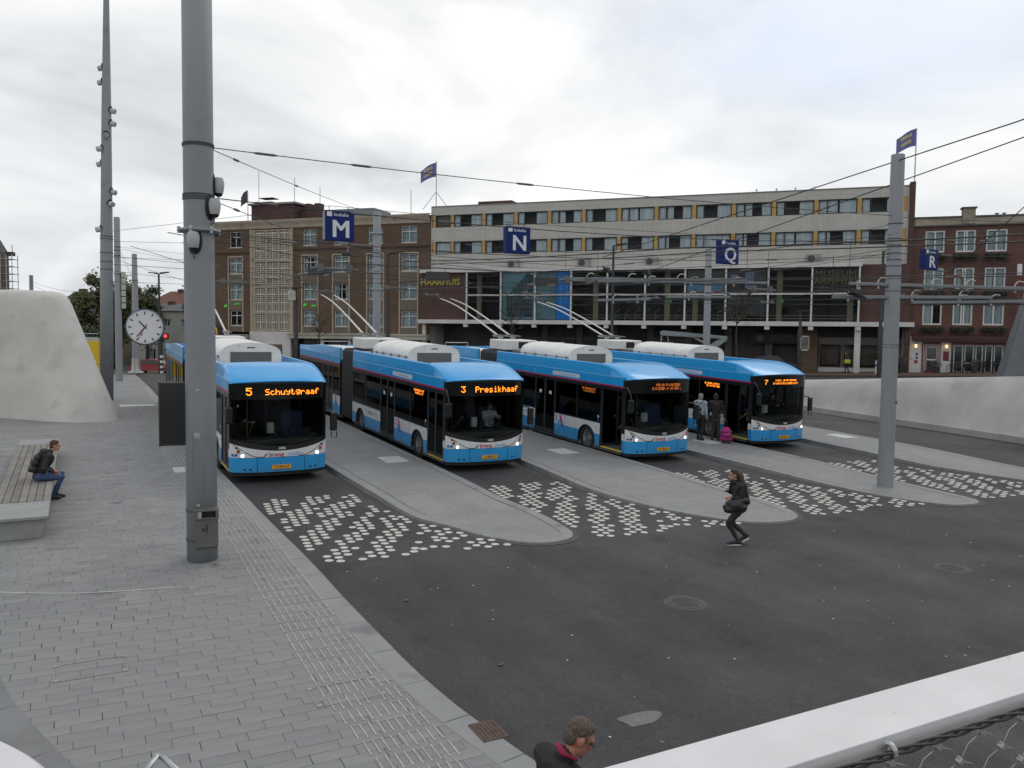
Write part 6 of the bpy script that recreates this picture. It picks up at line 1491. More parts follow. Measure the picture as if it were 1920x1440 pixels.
for i in range(8): gpark.quad(*[(x, y, H(x, y)+.05) for x, y in ((-6+i*2, 97.5), (-4+i*2, 97.0), (-4+i*2, 104), (-6+i*2, 104))])
tag(gpark.build('park_grass', mat('verge_green', (0,0,0))), 'patch of lawn under the far trees', 'grass', kind='stuff')
rd = MB()
for i in range(14): rd.quad(*[(x, y, H(x, y)+.03) for x, y in ((-8+i*2, 82-i*.4), (-6+i*2, 81.6-i*.4), (-6+i*2, 88), (-8+i*2, 88))])
struct(rd.build('red_crossing', mat('red_asphalt', (.13, .07, .06), .9, var=.2)))
# yellow box trailer
yb = empty('yellow_container', (-.1, 58.9, gz(-.6, 59.2, False)), -.35); tag(yb, 'yellow box with red digits showing between mound and mast', 'container')
ylw = mat('container_yellow', (.62, .42, .01), .5, var=.08)
MB().box(-2.2, 1.2, 0, 2.2, .95, 2.45).build('upper_panel', ylw, yb, bevel=.03); MB().box(-2.2, 1.2, .02, 2.2, .12, .92).build('lower_panel', ylw, yb, bevel=.03); MB().box(-2.2, 1.21, .0, 2.2, 0, .1).build('base', dkpole, yb)
MB().tube([(-2.2, .0, 2.9), (1.2, 0, 2.9)], .03, 6).tube([(-2.2, 0, 2.65), (1.2, 0, 2.65)], .03, 6).box(-2.2, 1.2, .1, 2, 2.45, 2.6).build('top_rail', steel, yb)
a = text_mb('0900 03', .34); a.xf(lambda p: Vector((p.x+.16, -.005, p.z+1.75))); a.build('digits', mat('digit_red', (.5, .03, .02), .5, var=0), yb)
# ---------------------------------------------------------------- cars
def car(x, y, rz, paint, lab, z=None):
    o = empty('car', (x, y, H(x, y)+.03 if z is None else z), rz); tag(o, lab, 'car', 'cars in the street')
    prof = [(-2.1, .35), (-2.12, .75), (-1.95, .95), (-1.6, 1.02), (-1.05, 1.45), (-.4, 1.55), (.5, 1.53), (1.2, 1.05), (1.95, .88), (2.1, .65), (2.1, .35)]
    b = MB(); n = len(prof)
    for (yy, k) in ((-.86, .0), (-.80, .02), (.80, .02), (.86, .0)):
        s = 1 if yy > 0 else -1
        for (px, pz_) in prof: b.v.append((px*(1 if abs(yy) > .84 else 1), yy-s*max(0, pz_-.95)*.32, pz_-(.03 if abs(yy) > .84 else 0)))
    for a in range(3):
        for j in range(n-1): b.f.append((a*n+j, a*n+n+j, a*n+n+j+1, a*n+j+1))
    b.f += [tuple(range(n)), tuple(range(3*n, 4*n))]; b.build('body', paint, o, bm=True, smooth=35)
    wg_ = mat('car_glass', (.012, .014, .016), .06, var=0)
    for s in (-1, 1):
        w_ = MB()
        for pts in ([(-1.45, 1.06), (-1.0, 1.38), (-.45, 1.46), (-.4, 1.04)], [(-.32, 1.04), (-.36, 1.465), (.42, 1.45), (1.0, 1.06)]):
            w_.quad(*[(px, s*(.868-max(0, pz_-.95)*.32), pz_) for px, pz_ in pts])
        w_.build('side_window', wg_, o)
        for px in (-1.3, 1.3):
            wh = empty('wheel', (px, s*.74, .32), 0, o); MB().lathe([(.2, -.1), (.31, -.1), (.33, -.06), (.33, .06), (.31, .1), (.2, .1)], n=18, ax='y').build('tyre', rub, wh, smooth=True); MB().lathe([(.03, -.09), (.2, -.07), (.2, .07), (.03, .09)], n=14, ax='y').build('rim', alu, wh)
    MB().quad((1.17, -.68, 1.09), (1.17, .68, 1.09), (.55, .6, 1.5), (.55, -.6, 1.5)).quad((-1.62, -.68, 1.05), (-1.62, .68, 1.05), (-1.1, .6, 1.44), (-1.1, -.6, 1.44)).xf(lambda p: Vector((p.x*1.01, p.y, p.z+.012))).build('windscreen', wg_, o)
    for s in (-1, 1):
        MB().box(2.06, 2.12, s*.62-.16, s*.62+.16, .66, .78).build('headlight', chrome, o); MB().box(-2.13, -2.08, s*.66-.12, s*.66+.12, .72, .9).build('tail_light', lens_rd, o)
    return o
car(6.9, 95.6, -.5, mat('car_red', (.22, .008, .016), .4, var=.03), 'red car crossing far behind below the station clock')
car(46.0, 46.0, FANG, mat('car_blue', (.018, .028, .045), .45, var=.03), 'dark blue car in the street behind the fourth trolleybus')
car(10.6, 93.0, -.5, mat('car_white', (.5, .5, .5), .3, var=.03), 'pale car far behind, mostly hidden by the first trolleybus')
# boom of a works lorry showing over the fourth bus
bo = empty('boom_lorry', (33.6, 40.2, H(33.6, 40.2))); bo.rotation_euler = (0, 0, -.46); tag(bo, 'grey folded hoist boom of a works lorry behind the fourth trolleybus', 'boom lorry')
bmm = mat('boom_grey', (.22, .25, .26), .5, .2, var=.1); zb = H(33.6, 40.2)
u = MB(); u.prism([(-2.05, -.15, 4.95-zb), (-1.85, -.15, 5.05-zb), (2.05, -.15, 4.75-zb), (2.1, -.15, 4.58-zb), (-2.0, -.15, 4.75-zb)], (0, .3, 0)); u.build('upper_arm', bmm, bo, bm=True, bevel=.01)
u = MB(); u.prism([(2.1, -.12, 4.72-zb), (2.08, -.12, 4.5-zb), (1.2, -.12, 3.85-zb), (.7, -.12, 3.8-zb), (.8, -.12, 4.0-zb), (1.6, -.12, 4.55-zb)], (0, .24, 0)); u.build('lower_arm', bmm, bo, bm=True, bevel=.01)
MB().tube([(-.1, 0, 4.75-zb), (1.1, 0, 4.1-zb)], .06, 8).build('hydraulic_ram', mat('ram_pale', (.4, .41, .42), .4, .5), bo); MB().tube([(-1.95, 0, 4.8-zb), (-1.98, 0, 4.2-zb)], .05, 6).tube([(-1.6, 0, 4.78-zb), (-1.5, 0, 4.2-zb)], .04, 6).tube([(-2.0, 0, 4.3-zb), (-1.2, 0, 4.3-zb)], .04, 6).build('bucket_frame', bmm, bo)
MB().lathe([(.28, 1.35), (.24, 3.85-zb+.1)], c=(.8, 0, 0), n=14).build('turntable', bmm, bo); MB().box(-2.6, 2.0, -1.1, 1.1, .75, 1.35).build('flatbed', bmm, bo); MB().box(2.05, 3.6, -1.1, 1.1, .5, 1.85).build('cab', mat('cab_white', (.5, .5, .5), .4), bo, bevel=.08); MB().box(3.602, 3.61, -.95, .95, 1.2, 1.75).build('windscreen', mat('car_glass', (0,0,0)), bo)
for px in (-1.8, 2.7):
    for s in (-1, 1): MB().lathe([(.25, -.13), (.42, -.13), (.45, -.08), (.45, .08), (.42, .13), (.25, .13)], n=18, ax='y').xf(lambda p: Vector((p.x+px, p.y+s*.95, p.z+.45))).build('wheel', rub, bo, smooth=True)
# slanting canopy leg at the right edge
lg = MB(); sec0 = [(35.2, 21.95), (36.9, 20.1), (38.2, 21.2), (36.6, 23.2)]; sec1 = [(36.05, 20.6), (36.9, 19.5), (37.7, 20.2), (37.0, 21.4)]
lg.v += [(x, y, 2.2) for x, y in sec0]+[(x, y, 9.2) for x, y in sec1]; lg.f += [(3, 2, 1, 0), (4, 5, 6, 7)]+[(i, (i+1) % 4, 4+(i+1) % 4, 4+i) for i in range(4)]
tag(lg.build('canopy_leg', mat('leg_steel', (.17, .19, .21), .45, .5, var=.1, scale=.8), bm=True, bevel=.05), 'leaning blue grey steel canopy leg at the right edge', 'canopy leg')
# planters, cafe furniture, bicycle before the red house
def planter(lx, ly, h, lab):
    p = fw(lx, ly); o = empty('planter', (p.x, p.y, H(p.x, p.y)+.05), FANG); tag(o, lab, 'planter', 'dark planters'); MB().lathe([(.19, 0), (.25, h)], n=12).build('pot', mat('pot_dark', (.035, .033, .035), .7), o, smooth=30)
    r = random.Random(int(lx*10)); b = MB()
    for q in range(150):
        c = Vector((r.gauss(0, .17), r.gauss(0, .17), h+.18+r.gauss(0, .13))); u_ = Vector((r.gauss(0, 1), r.gauss(0, 1), r.gauss(0, 1))).normalized()*.07; v_ = u_.orthogonal().normalized()*.04; b.quad(c-u_, c+v_, c+u_, c-v_)
    b.build('foliage', mat('planter_leaf', (.06, .07, .05), .85, var=.4, scale=8), o)
for (lx, ly, h, lab) in ((4.4, -.9, .9, 'dark planter by the white corner of the red house'), (3.7, -1.3, .55, 'low dark planter left of the white corner'), (6.7, -2.0, .55, 'dark planter in front of the red door'), (9.3, -2.0, .6, 'dark planter before the café windows')): planter(lx, ly, h, lab)
cf = mat('cafe_dark', (.025, .025, .027), .6, var=.1)
for k, (lx, ly) in enumerate(((8.3, -1.2), (8.9, -1.4), (10.2, -1.2), (10.9, -1.3), (11.5, -1.2))):
    p = fw(lx, ly); o = empty('cafe_chair', (p.x, p.y, H(p.x, p.y)+.05), FANG+k*.4); tag(o, 'dark café chair outside the red house, '+('first', 'second', 'third', 'fourth', 'fifth')[k]+' from the door', 'chair', 'café chairs')
    MB().box(-.22, .22, -.22, .22, .42, .47).build('seat', cf, o); MB().box(-.22, .22, .19, .23, .47, .9).build('backrest', cf, o)
    for a in (-.2, .2):
        for b_ in (-.2, .2): MB().tube([(a, b_, 0), (a, b_, .42)], .018, 5).build('leg', cf, o)
for k, (lx, lab) in enumerate(((9.0, 'small café table with a pale cloth outside the red house'), (10.55, 'small bare café table outside the red house'))):
    p = fw(lx, -1.9 if k else -1.0); o = empty('cafe_table', (p.x, p.y, H(p.x, p.y)+.05), FANG); tag(o, lab, 'table'); MB().box(-.33, .33, -.33, .33, .72, .75).build('table_top', white_c if k == 0 else cf, o); MB().lathe([(.2, 0), (.03, .04), (.03, .72)], n=10).build('pedestal', cf, o)
p = fw(7.9, -1.5); bi = empty('bicycle', (p.x, p.y, H(p.x, p.y)+.05), FANG+.9); tag(bi, 'dark bicycle leaning in front of the red brick house', 'bicycle')
for x in (-.52, .52):
    wh = empty('wheel', (x, 0, .34), 0, bi); MB().tube([(.33*math.cos(t), 0, .33*math.sin(t)) for t in np.linspace(0, 6.283, 24, endpoint=False)], .018, 6, closed=True).build('tyre', rub, wh); s_ = MB()
    for k in range(8): t = k*math.pi/4; s_.tube([(0, 0, 0), (.33*math.cos(t), 0, .33*math.sin(t))], .004, 4)
    s_.build('spokes', steel, wh)
MB().tube([(-.52, 0, .34), (-.15, 0, .32), (.32, 0, .82), (-.25, 0, .80), (-.15, 0, .32)], .016, 6).tube([(-.52, 0, .34), (-.25, 0, .8), (-.28, 0, .95)], .014, 6).tube([(.52, 0, .34), (.3, 0, .95)], .016, 6).build('frame', cf, bi); MB().ell((-.29, 0, .97), (.13, .07, .04), 10, 6).build('saddle', cf, bi); MB().tube([(.25, -.25, 1.0), (.32, 0, .96), (.25, .25, 1.0)], .014, 6).build('handlebar', cf, bi)
p = fw(2.5, -3.2); bo_ = empty('bollard', (p.x, p.y, H(p.x, p.y)+.05), FANG); tag(bo_, 'white bollard with a blue stripe beside the lamp post', 'bollard'); MB().lathe([(.14, 0), (.14, 1.0), (.12, 1.03)], n=14).build('body', winw, bo_); MB().lathe([(.141, .55), (.141, .75)], n=14, cap=False).build('stripe', logo_b, bo_)
# ---------------------------------------------------------------- balustrade in front of the camera
coat = mat('parapet_white', (.61, .61, .62), .55, var=.07, scale=3.5, bump=.12, bscale=30, dirt=((.42, .415, .40), 14, .66))
ra = empty('balustrade', (2.2, 1.74, 3.5)); tag(ra, 'white handrail beam in the bottom right corner', 'handrail')
MB().box(-2.3, 4.5, -.112, .115, -.052, 0).build('beam', coat, ra, bevel=.003)
cable_m = mat('cable_steel', (.05, .048, .045), .5, .6, var=.2, scale=60)
cbx = MB(); 
for k in range(3):
    pts = [(-2.2+i*.05, -.155+.009*math.cos(i*.9+k*2.09), -.030+.009*math.sin(i*.9+k*2.09)) for i in range(134)]; cbx.tube(pts, .0052, 6)
cbx.build('edge_cable', cable_m, ra, smooth='all')
for x in (-.95, -.08, .85, 1.7): MB().tube([(x+.012*math.cos(t)*0, -.145+.020*math.cos(t), -.03+.026*math.sin(t)) for t in np.linspace(0, 6.28, 12, endpoint=False)], .008, 6, closed=True).build('eye_bolt', steel, ra)
net = empty('cable_net', (2.2, 1.585, 3.445)); tag(net, 'stainless steel cable net with clips under the white beam', 'net')
nm = mat('net_steel', (.42, .41, .38), .35, .6, var=.1); nw = MB(); dx, dz = .2155, .07
clip_me = MB().box(-.012, .012, -.009, .009, -.009, .009).mesh('clip', mat('clip_steel', (.55, .54, .52), .3, .5, var=0))
fnx = lambda i, j: Vector((-.945+i*dx+(dx*.75 if j % 2 else dx*.25)-dx*.25+(0 if True else 0), -.001*j, -j*dz))
for j in range(9):
    for i in range(14):
        a = fnx(i, j); place('clip', clip_me, net, loc=a, rot=(.3, .6, .2)) if j < 7 else None
        for b_ in ((fnx(i, j+1), fnx(i-1, j+1)) if j % 2 == 0 else (fnx(i, j+1), fnx(i+1, j+1))):
            m_ = a.lerp(b_, .5)+Vector((.012 if b_.x > a.x else -.012, .004, .008)); nw.tube([a, m_, b_], .0021, 5)
nw.build('mesh_wire', nm, net, smooth='all')
# curved parapet at the lower left and the steel hoop below it
cw = MB(); op_ = spline([(-1.6, 4.3), (-.75, 3.5), (-.27, 2.86), (-.09, 2.53), (.02, 2.1), (.05, 1.5)], 6, closed=False)
for i, p in enumerate(op_):
    d = (op_[min(i+1, len(op_)-1)]-op_[max(i-1, 0)]).normalized(); n_ = Vector((d.y, -d.x))
    for (q, z) in ((.0, 2.9), (0, 3.48), (.02, 3.5), (.6, 3.5), (.6, 2.9)): cw.v.append((p.x+n_.x*q, p.y+n_.y*q, z))
for i in range(len(op_)-1):
    for j in range(4): cw.f.append((i*5+j, i*5+5+j, i*5+6+j, i*5+1+j))
tag(cw.build('stair_parapet', coat, smooth=30, bm=True), 'white curved parapet corner at the bottom left', 'parapet')
tag(MB().tube([(.36, 6.45, .3), (.38, 6.6, 1.3), (.40, 6.65, 1.38), (.478, 6.795, 1.40), (.52, 6.75, 1.39), (.60, 6.52, 1.38), (.62, 6.48, 1.3), (.62, 6.45, .3)], .022, 8).build('handrail_hoop', steel, smooth='all'), 'bent steel handrail hoop at the bottom edge left of centre', 'handrail')
# scraps on the ground
sc_m = mat('scrap_pale', (.5, .5, .48), .8, var=.1); lf_m = mat('dead_leaf', (.16, .07, .03), .8, var=.3)
rr = random.Random(5); sb = MB()
for q in range(150):
    x, y = rr.uniform(4.2, 22), rr.uniform(5, 21); s = rr.uniform(.006, .02); a = rr.uniform(0, 3); z = H(x, y)+.007
    if any(inside([(p[0], p[1]) for p in o], x, y) for o in ISL): continue
    sb.prism([(x+math.cos(a+k*1.57)*s*rr.uniform(.6, 1.3), y+math.sin(a+k*1.57)*s, z) for k in range(4)], (0, 0, .004))
tag(sb.build('litter_specks', sc_m), 'tiny pale bits of litter scattered over the asphalt', 'litter', kind='stuff')
for (x, y, a) in ((4.9, 9.6, .4), (4.6, 12.4, 1.2)): tag(MB().grid(lambda u, v: (x+(u-.5)*.09*math.cos(a)-(v-.5)*.05*math.sin(a), y+(u-.5)*.09*math.sin(a)+(v-.5)*.05*math.cos(a), H(x, y)+.01+.02*abs(u-.5)), 4, 3).build('fallen_leaf', lf_m), 'brown fallen leaf on the asphalt, '+('nearer the drain grate' if y < 10 else 'farther from the drain grate'), 'leaf', 'fallen leaves')
# ---------------------------------------------------------------- people
def capsule(b, p, q, r0, r1, n=12):
    p, q = Vector(p), Vector(q); d = q-p; L_ = d.length
    if L_ < 1e-5: d = Vector((0, 0, 1e-4)); L_ = 1e-4
    d = d/L_; pts, rs = [], []
    for t in (90, 65, 40, 18, 0): a = math.radians(t); pts.append(p-d*r0*math.sin(a)); rs.append(max(r0*math.cos(a), 1e-4))
    for t in (0, 18, 40, 65, 90): a = math.radians(t); pts.append(q+d*r1*math.sin(a)); rs.append(max(r1*math.cos(a), 1e-4))
    b.tube(pts, rs, n)
def d_cap(P, p, q, r0, r1):
    p, q = np.array(p), np.array(q); d = q-p; t = np.clip(((P-p)@d)/max(d@d, 1e-9), 0, 1); return np.linalg.norm(P-(p+t[:, None]*d), axis=1)-(r0+(r1-r0)*t)
def d_ell(P, c, r, R): 
    q = (P-np.array(c))@np.array(R); q = q/np.array(r); return (np.linalg.norm(q, axis=1)-1)*min(r)
def blob(name, prims, mats, parent, vox=.012, smooth=4, fold=0., zmax=9.):
    """one continuous skin over tapered limbs; each face takes the material of the limb it covers"""
    b = MB()
    for pr in prims:
        if pr[0] == 'c': capsule(b, pr[1], pr[2], pr[3], pr[4])
        else:
            n0 = len(b.v); b.ell((0, 0, 0), pr[2], 14, 10); R = Matrix(pr[3])
            for i in range(n0, len(b.v)): b.v[i] = tuple(Vector(pr[1])+R @ Vector(b.v[i]))
    me = b.mesh(name, list(mats.values())); o = bpy.data.objects.new(name, me); COL.objects.link(o)
    bmm_ = bmesh.new(); bmm_.from_mesh(me); bmesh.ops.remove_doubles(bmm_, verts=bmm_.verts, dist=1e-4); bmesh.ops.recalc_face_normals(bmm_, faces=bmm_.faces); bmm_.to_mesh(me); bmm_.free()
    m = o.modifiers.new('r', 'REMESH'); m.mode = 'VOXEL'; m.voxel_size = vox
    if smooth: s = o.modifiers.new('s', 'SMOOTH'); s.iterations = smooth; s.factor = .5
    dg = bpy.context.evaluated_depsgraph_get(); dg.update(); me2 = bpy.data.meshes.new_from_object(o.evaluated_get(dg)); bpy.data.objects.remove(o)
    me2.name = name; keys = list(mats); me2.materials.clear()
    for k in keys: me2.materials.append(mats[k])
    if fold:      # creases in the cloth
        nv = len(me2.vertices); C_ = np.empty(nv*3); me2.vertices.foreach_get('co', C_); C_ = C_.reshape(-1, 3); Nn = np.empty(nv*3); me2.vertices.foreach_get('normal', Nn); Nn = Nn.reshape(-1, 3)
        ph = C_@np.array([[9., 31., 14.], [17., -12., 23.], [24., 19., -16.]])+np.array([.3, 1.7, 4.1])
        dd = fold*(np.sin(ph[:, 0]+1.7*np.sin(ph[:, 1]*.6))+.7*np.sin(ph[:, 1]*1.6+1.3*np.sin(ph[:, 2]*.7))+.5*np.sin(ph[:, 2]*2.1))
        top = C_[:, 2] < zmax; C_[top] += Nn[top]*dd[top, None]; me2.vertices.foreach_set('co', C_.ravel()); me2.update()
    n = len(me2.polygons); P = np.empty(n*3); me2.polygons.foreach_get('center', P); P = P.reshape(-1, 3); D = []
    for pr in prims: D.append(d_cap(P, pr[1], pr[2], pr[3], pr[4]) if pr[0] == 'c' else d_ell(P, pr[1], pr[2], pr[3]))
    k = np.argmin(np.array(D), axis=0); idx = np.array([keys.index(pr[-1]) for pr in prims])[k]
    me2.polygons.foreach_set('material_index', idx.astype(np.int32)); me2.shade_smooth(); me2.update()
    return place(name, me2, parent)
I3 = ((1, 0, 0), (0, 1, 0), (0, 0, 1))
def basis(f, up=(0, 0, 1)):
    """columns: right, forward, up for a head looking along f"""
    f = Vector(f).normalized(); r = f.cross(Vector(up)).normalized(); u_ = r.cross(f); return Matrix((r, f, u_)).transposed()
def head_prims(c, R, s=1.0):
    L_ = lambda x, y, z: Vector(c)+R @ (Vector((x, y, z))*s); Rt = [list(r) for r in R]
    pr = [('e', L_(0, -.01, .02), (.074*s, .094*s, .10*s), Rt, 'skin'), ('e', L_(0, .025, -.055), (.058*s, .065*s, .065*s), Rt, 'skin'),
          ('c', L_(0, .088, .0), L_(0, .108, -.032), .012*s, .016*s, 'skin'), ('e', L_(0, .075, -.095), (.026*s, .022*s, .02*s), Rt, 'skin'), ('c', L_(-.022, .088, -.068), L_(.022, .088, -.068), .009*s, .009*s, 'lip'),
          ('c', L_(-.045, .075, .028), L_(.045, .075, .028), .013*s, .013*s, 'skin')]
    for q in (-1, 1): pr += [('e', L_(q*.077, -.005, -.012), (.012*s, .022*s, .034*s), Rt, 'skin'), ('e', L_(q*.032, .084, .006), (.014*s, .009*s, .008*s), Rt, 'eye')]
    return pr
def hand_prims(w_, d, side, curl=.5, s=1.0):
    """palm and five fingers from the wrist w_ along d; side is the thumb direction"""
    d = Vector(d).normalized(); t = (Vector(side)-d*Vector(side).dot(d)).normalized(); nrm = d.cross(t); w_ = Vector(w_); pr = [('c', w_+d*.02+t*.018, w_+d*.085+t*.025, .020*s, .017*s, 'skin'), ('c', w_+d*.02-t*.016, w_+d*.08-t*.026, .019*s, .016*s, 'skin')]
    for k, (o, l) in enumerate(((.030, .070), (.010, .078), (-.011, .072), (-.030, .056))):
        a = w_+d*.088+t*o; m_ = a+(d*math.cos(curl*.6)+nrm*math.sin(curl*.6))*l*.55; e_ = m_+(d*math.cos(curl*1.6)+nrm*math.sin(curl*1.6))*l*.5
        pr += [('c', a, m_, .0088*s, .0082*s, 'skin'), ('c', m_, e_, .0082*s, .007*s, 'skin')]
    a = w_+d*.03+t*.032; m_ = a+(d*.6+t*.8).normalized()*.035; pr += [('c', a, m_, .0115*s, .0105*s, 'skin'), ('c', m_, m_+(d*.9+nrm*.4).normalized()*.03, .0105*s, .008*s, 'skin')]
    return pr
def body(J, facing, arm_tag='top', leg_tag='trousers', bulk=1.0, foot='shoe', hips=1.0, hand=True):
    """J: joints by name in the figure's own frame"""
    V = {k: Vector(v) for k, v in J.items()}; t = 'top'; b = bulk
    pr = [('c', V['hipL'], V['hipR'], .105*hips, .105*hips, leg_tag), ('c', V['pelvis'], V['waist'], .125*hips, .125*b, t), ('c', V['waist'], V['chest'], .128*b, .148*b, t), ('c', V['shL'], V['shR'], .078*b, .078*b, t),
          ('c', V['waist'].lerp(V['pelvis'], .4)+(V['hipL']-V['pelvis'])*.6, V['chest']+(V['shL']-V['chest'])*.55, .095*b, .10*b, t), ('c', V['waist'].lerp(V['pelvis'], .4)+(V['hipR']-V['pelvis'])*.6, V['chest']+(V['shR']-V['chest'])*.55, .095*b, .10*b, t),
          ('c', V['chest'].lerp(V['neck'], .5), V['neck'], .075, .058, t), ('c', V['neck'], V['head']-Vector((0, 0, .05)), .052, .05, 'skin')]
    for s in 'LR':
        pr += [('c', V['sh'+s], V['el'+s], .060*b, .048*b, arm_tag), ('c', V['el'+s], V['wr'+s], .047*b, .036*b, arm_tag)]
        pr += [('c', V['hip'+s], V['kn'+s], .090*hips, .062, leg_tag), ('c', V['kn'+s], V['an'+s], .060, .042, leg_tag)]
        toe = V['to'+s]; an = V['an'+s]; f = (toe-an); f.z = 0 if abs(f.z) < .12 else f.z; f.normalize(); heel = an-f*.05+(toe-an).normalized()*0
        low = Vector((0, 0, -.045))
        pr += [('c', heel+low, toe, .042, .036, foot), ('c', an, an+low*.8, .045, .045, foot), ('c', an.lerp(toe, .5)+Vector((0, 0, -.01)), toe, .042, .035, foot)]
        if hand:
            d = V['wr'+s]-V['el'+s]; pr += hand_prims(V['wr'+s], d, Vector(facing) if abs(d.normalized().dot(Vector(facing))) < .9 else Vector((0, 0, 1)), .7)
    return pr
skin = mat('skin', (.42, .23, .165), .55, var=.06, scale=10); lip = mat('lip', (.30, .11, .09), .5, var=0); eye = mat('eye_dark', (.02, .015, .012), .3, var=0)
def person(lab, loc, rz, J, look, mats, bulk=1.0, hips=1.0, grp=None, vox=.012, name='person', foot='shoe', z_up=(0, 0, 1), hs=1.0, hand=True):
    o = empty(name, loc, rz); tag(o, lab, 'person'); 
    if grp: o['group'] = grp
    M_ = {'top': mats['top'], 'trousers': mats['trousers'], 'shoe': mats['shoe'], 'skin': mats.get('skin', skin), 'lip': lip, 'eye': eye}
    R = basis(look, z_up); pr = body(J, (0, 1, 0), bulk=bulk, hips=hips, foot=foot, hand=hand)+head_prims(J['head'], R, hs)
    bd = blob('body', pr, M_, o, vox, fold=.0042, zmax=Vector(J['neck']).z-.03); return o, R, bd
def hair(o, c, R, m, kind='short', vox=.012, s=1.0):
    L_ = lambda x, y, z: Vector(c)+R @ (Vector((x, y, z))*s); Rt = [list(r) for r in R]
    pr = [('e', L_(0, -.022, .045), (.083*s, .098*s, .088*s), Rt, 'h'), ('e', L_(0, -.055, -.005), (.074*s, .062*s, .08*s), Rt, 'h'), ('e', L_(0, .03, .092), (.055*s, .045*s, .026*s), Rt, 'h')]
    for q in (-1, 1): pr.append(('c', L_(q*.072, .02, .03), L_(q*.074, .012, -.005), .012*s, .008*s, 'h'))
    if kind == 'long':
        for k in range(7):
            x = -.06+.02*k; pr.append(('c', L_(x, -.075, .02), L_(x*1.5+.0, -.17, -.22),   .044, .066, 'h')); pr.append(('c', L_(x*1.5, -.17, -.22), L_(x*1.9, -.24-.03*(k % 2), -.54-.05*(k % 3)), .062, .026, 'h'))
    if kind == 'long': pr += [('e', L_(0, -.13, -.16), (.115, .075, .24), Rt, 'h'), ('e', L_(0, -.19, -.38), (.10, .06, .18), Rt, 'h')]
    if kind == 'bob':
        for q in (-1, 1): pr.append(('c', L_(q*.07, -.02, .02), L_(q*.07, -.04, -.08), .03, .025, 'h'))
        pr.append(('c', L_(0, -.07, .0), L_(0, -.08, -.08), .06, .05, 'h'))
    b = blob('hair', pr, {'h': m}, o, vox, 2); return b
def stand(h=1.0, lean=0., stride=.0, arm=.1):
    """upright figure facing +y"""
    k = h
    return {'pelvis': (0, 0, .93*k), 'waist': (0, .01+lean*.1, 1.07*k), 'chest': (0, .02+lean*.3, 1.30*k), 'neck': (0, .01+lean*.42, 1.49*k), 'head': (0, .04+lean*.5, 1.63*k),
            'shL': (-.185*k, .0+lean*.36, 1.40*k), 'shR': (.185*k, .0+lean*.36, 1.40*k), 'elL': (-.24*k, .02+arm*.3, 1.13*k), 'elR': (.24*k, .02-arm*.3, 1.13*k), 'wrL': (-.235*k, .10+arm*.6, .90*k), 'wrR': (.235*k, .08-arm*.3, .89*k),
            'hipL': (-.09*k, 0, .90*k), 'hipR': (.09*k, 0, .90*k), 'knL': (-.10*k, .04+stride*.5, .49*k), 'knR': (.10*k, .02-stride*.2, .49*k), 'anL': (-.10*k, .0+stride*.8, .09), 'anR': (.10*k, -.02-stride*.8, .09), 'toL': (-.11*k, .16+stride*.8, .04), 'toR': (.11*k, .15-stride*.8, .04)}
jk = mat('jacket_black', (.016, .017, .02), .75, var=.2, scale=6, bump=.2, bscale=25); jean = mat('jeans_blue', (.035, .065, .15), .8, var=.35, scale=5); shoe_d = mat('shoe_black', (.015, .015, .016), .6, var=.1); sole_w = mat('sole_white', (.6, .6, .58), .7, var=.05)
# young man on the bench, looking right
J = {'pelvis': (0, .05, .10), 'waist': (0, .08, .26), 'chest': (0, .20, .48), 'neck': (0, .30, .66), 'head': (0, .385, .78), 'shL': (-.185, .24, .57), 'shR': (.185, .24, .57), 'elL': (-.25, .13, .30), 'elR': (.25, .12, .30), 'wrL': (-.16, .33, .20), 'wrR': (.16, .33, .20), 'hipL': (-.09, .06, .09), 'hipR': (.09, .06, .09), 'knL': (-.12, .52, .10), 'knR': (.12, .50, .06), 'anL': (-.11, .40, -.34), 'anR': (.10, .30, -.36), 'toL': (-.12, .56, -.42), 'toR': (.11, .45, -.42)}
bx_, by_ = -.93, 21.45
o, R, _ = person('young man in black jacket and blue jeans sitting on the bench', (bx_, by_, bz(by_)+.455), -1.45, J, (.12, 1, -.08), {'top': jk, 'trousers': jean, 'shoe': shoe_d}, bulk=1.05)
hair(o, J['head'], R, mat('hair_brown', (.075, .032, .018), .8, var=.3, scale=20))
blob('hood', [('c', (-.08, .20, .66), (.08, .20, .66), .06, .06, 'h'), ('c', (-.10, .28, .63), (.10, .28, .63), .045, .045, 'h'), ('c', (0, .15, .66), (0, .12, .58), .07, .04, 'h')], {'h': jk}, o)
bp_ = empty('backpack', (bx_, by_, bz(by_)+.455), -1.45); tag(bp_, 'black backpack on the back of the man on the bench', 'backpack')
bk = mat('bag_black', (.014, .014, .015), .7, var=.2, scale=8)
blob('bag_body', [('c', (-.09, .03, .53), (.09, .03, .53), .075, .075, 'b'), ('c', (-.10, -.03, .42), (.10, -.03, .42), .085, .085, 'b'), ('c', (-.10, -.06, .28), (.10, -.06, .28), .085, .085, 'b'), ('c', (-.07, -.12, .26), (.07, -.12, .26), .05, .05, 'b')], {'b': bk}, bp_)
for s in (-1, 1): MB().tube(spline([(s*.11, .04, .60), (s*.13, .20, .66), (s*.14, .34, .55), (s*.15, .28, .38), (s*.13, .06, .28)], 4, closed=False), .016, 6).build('strap', bk, bp_)
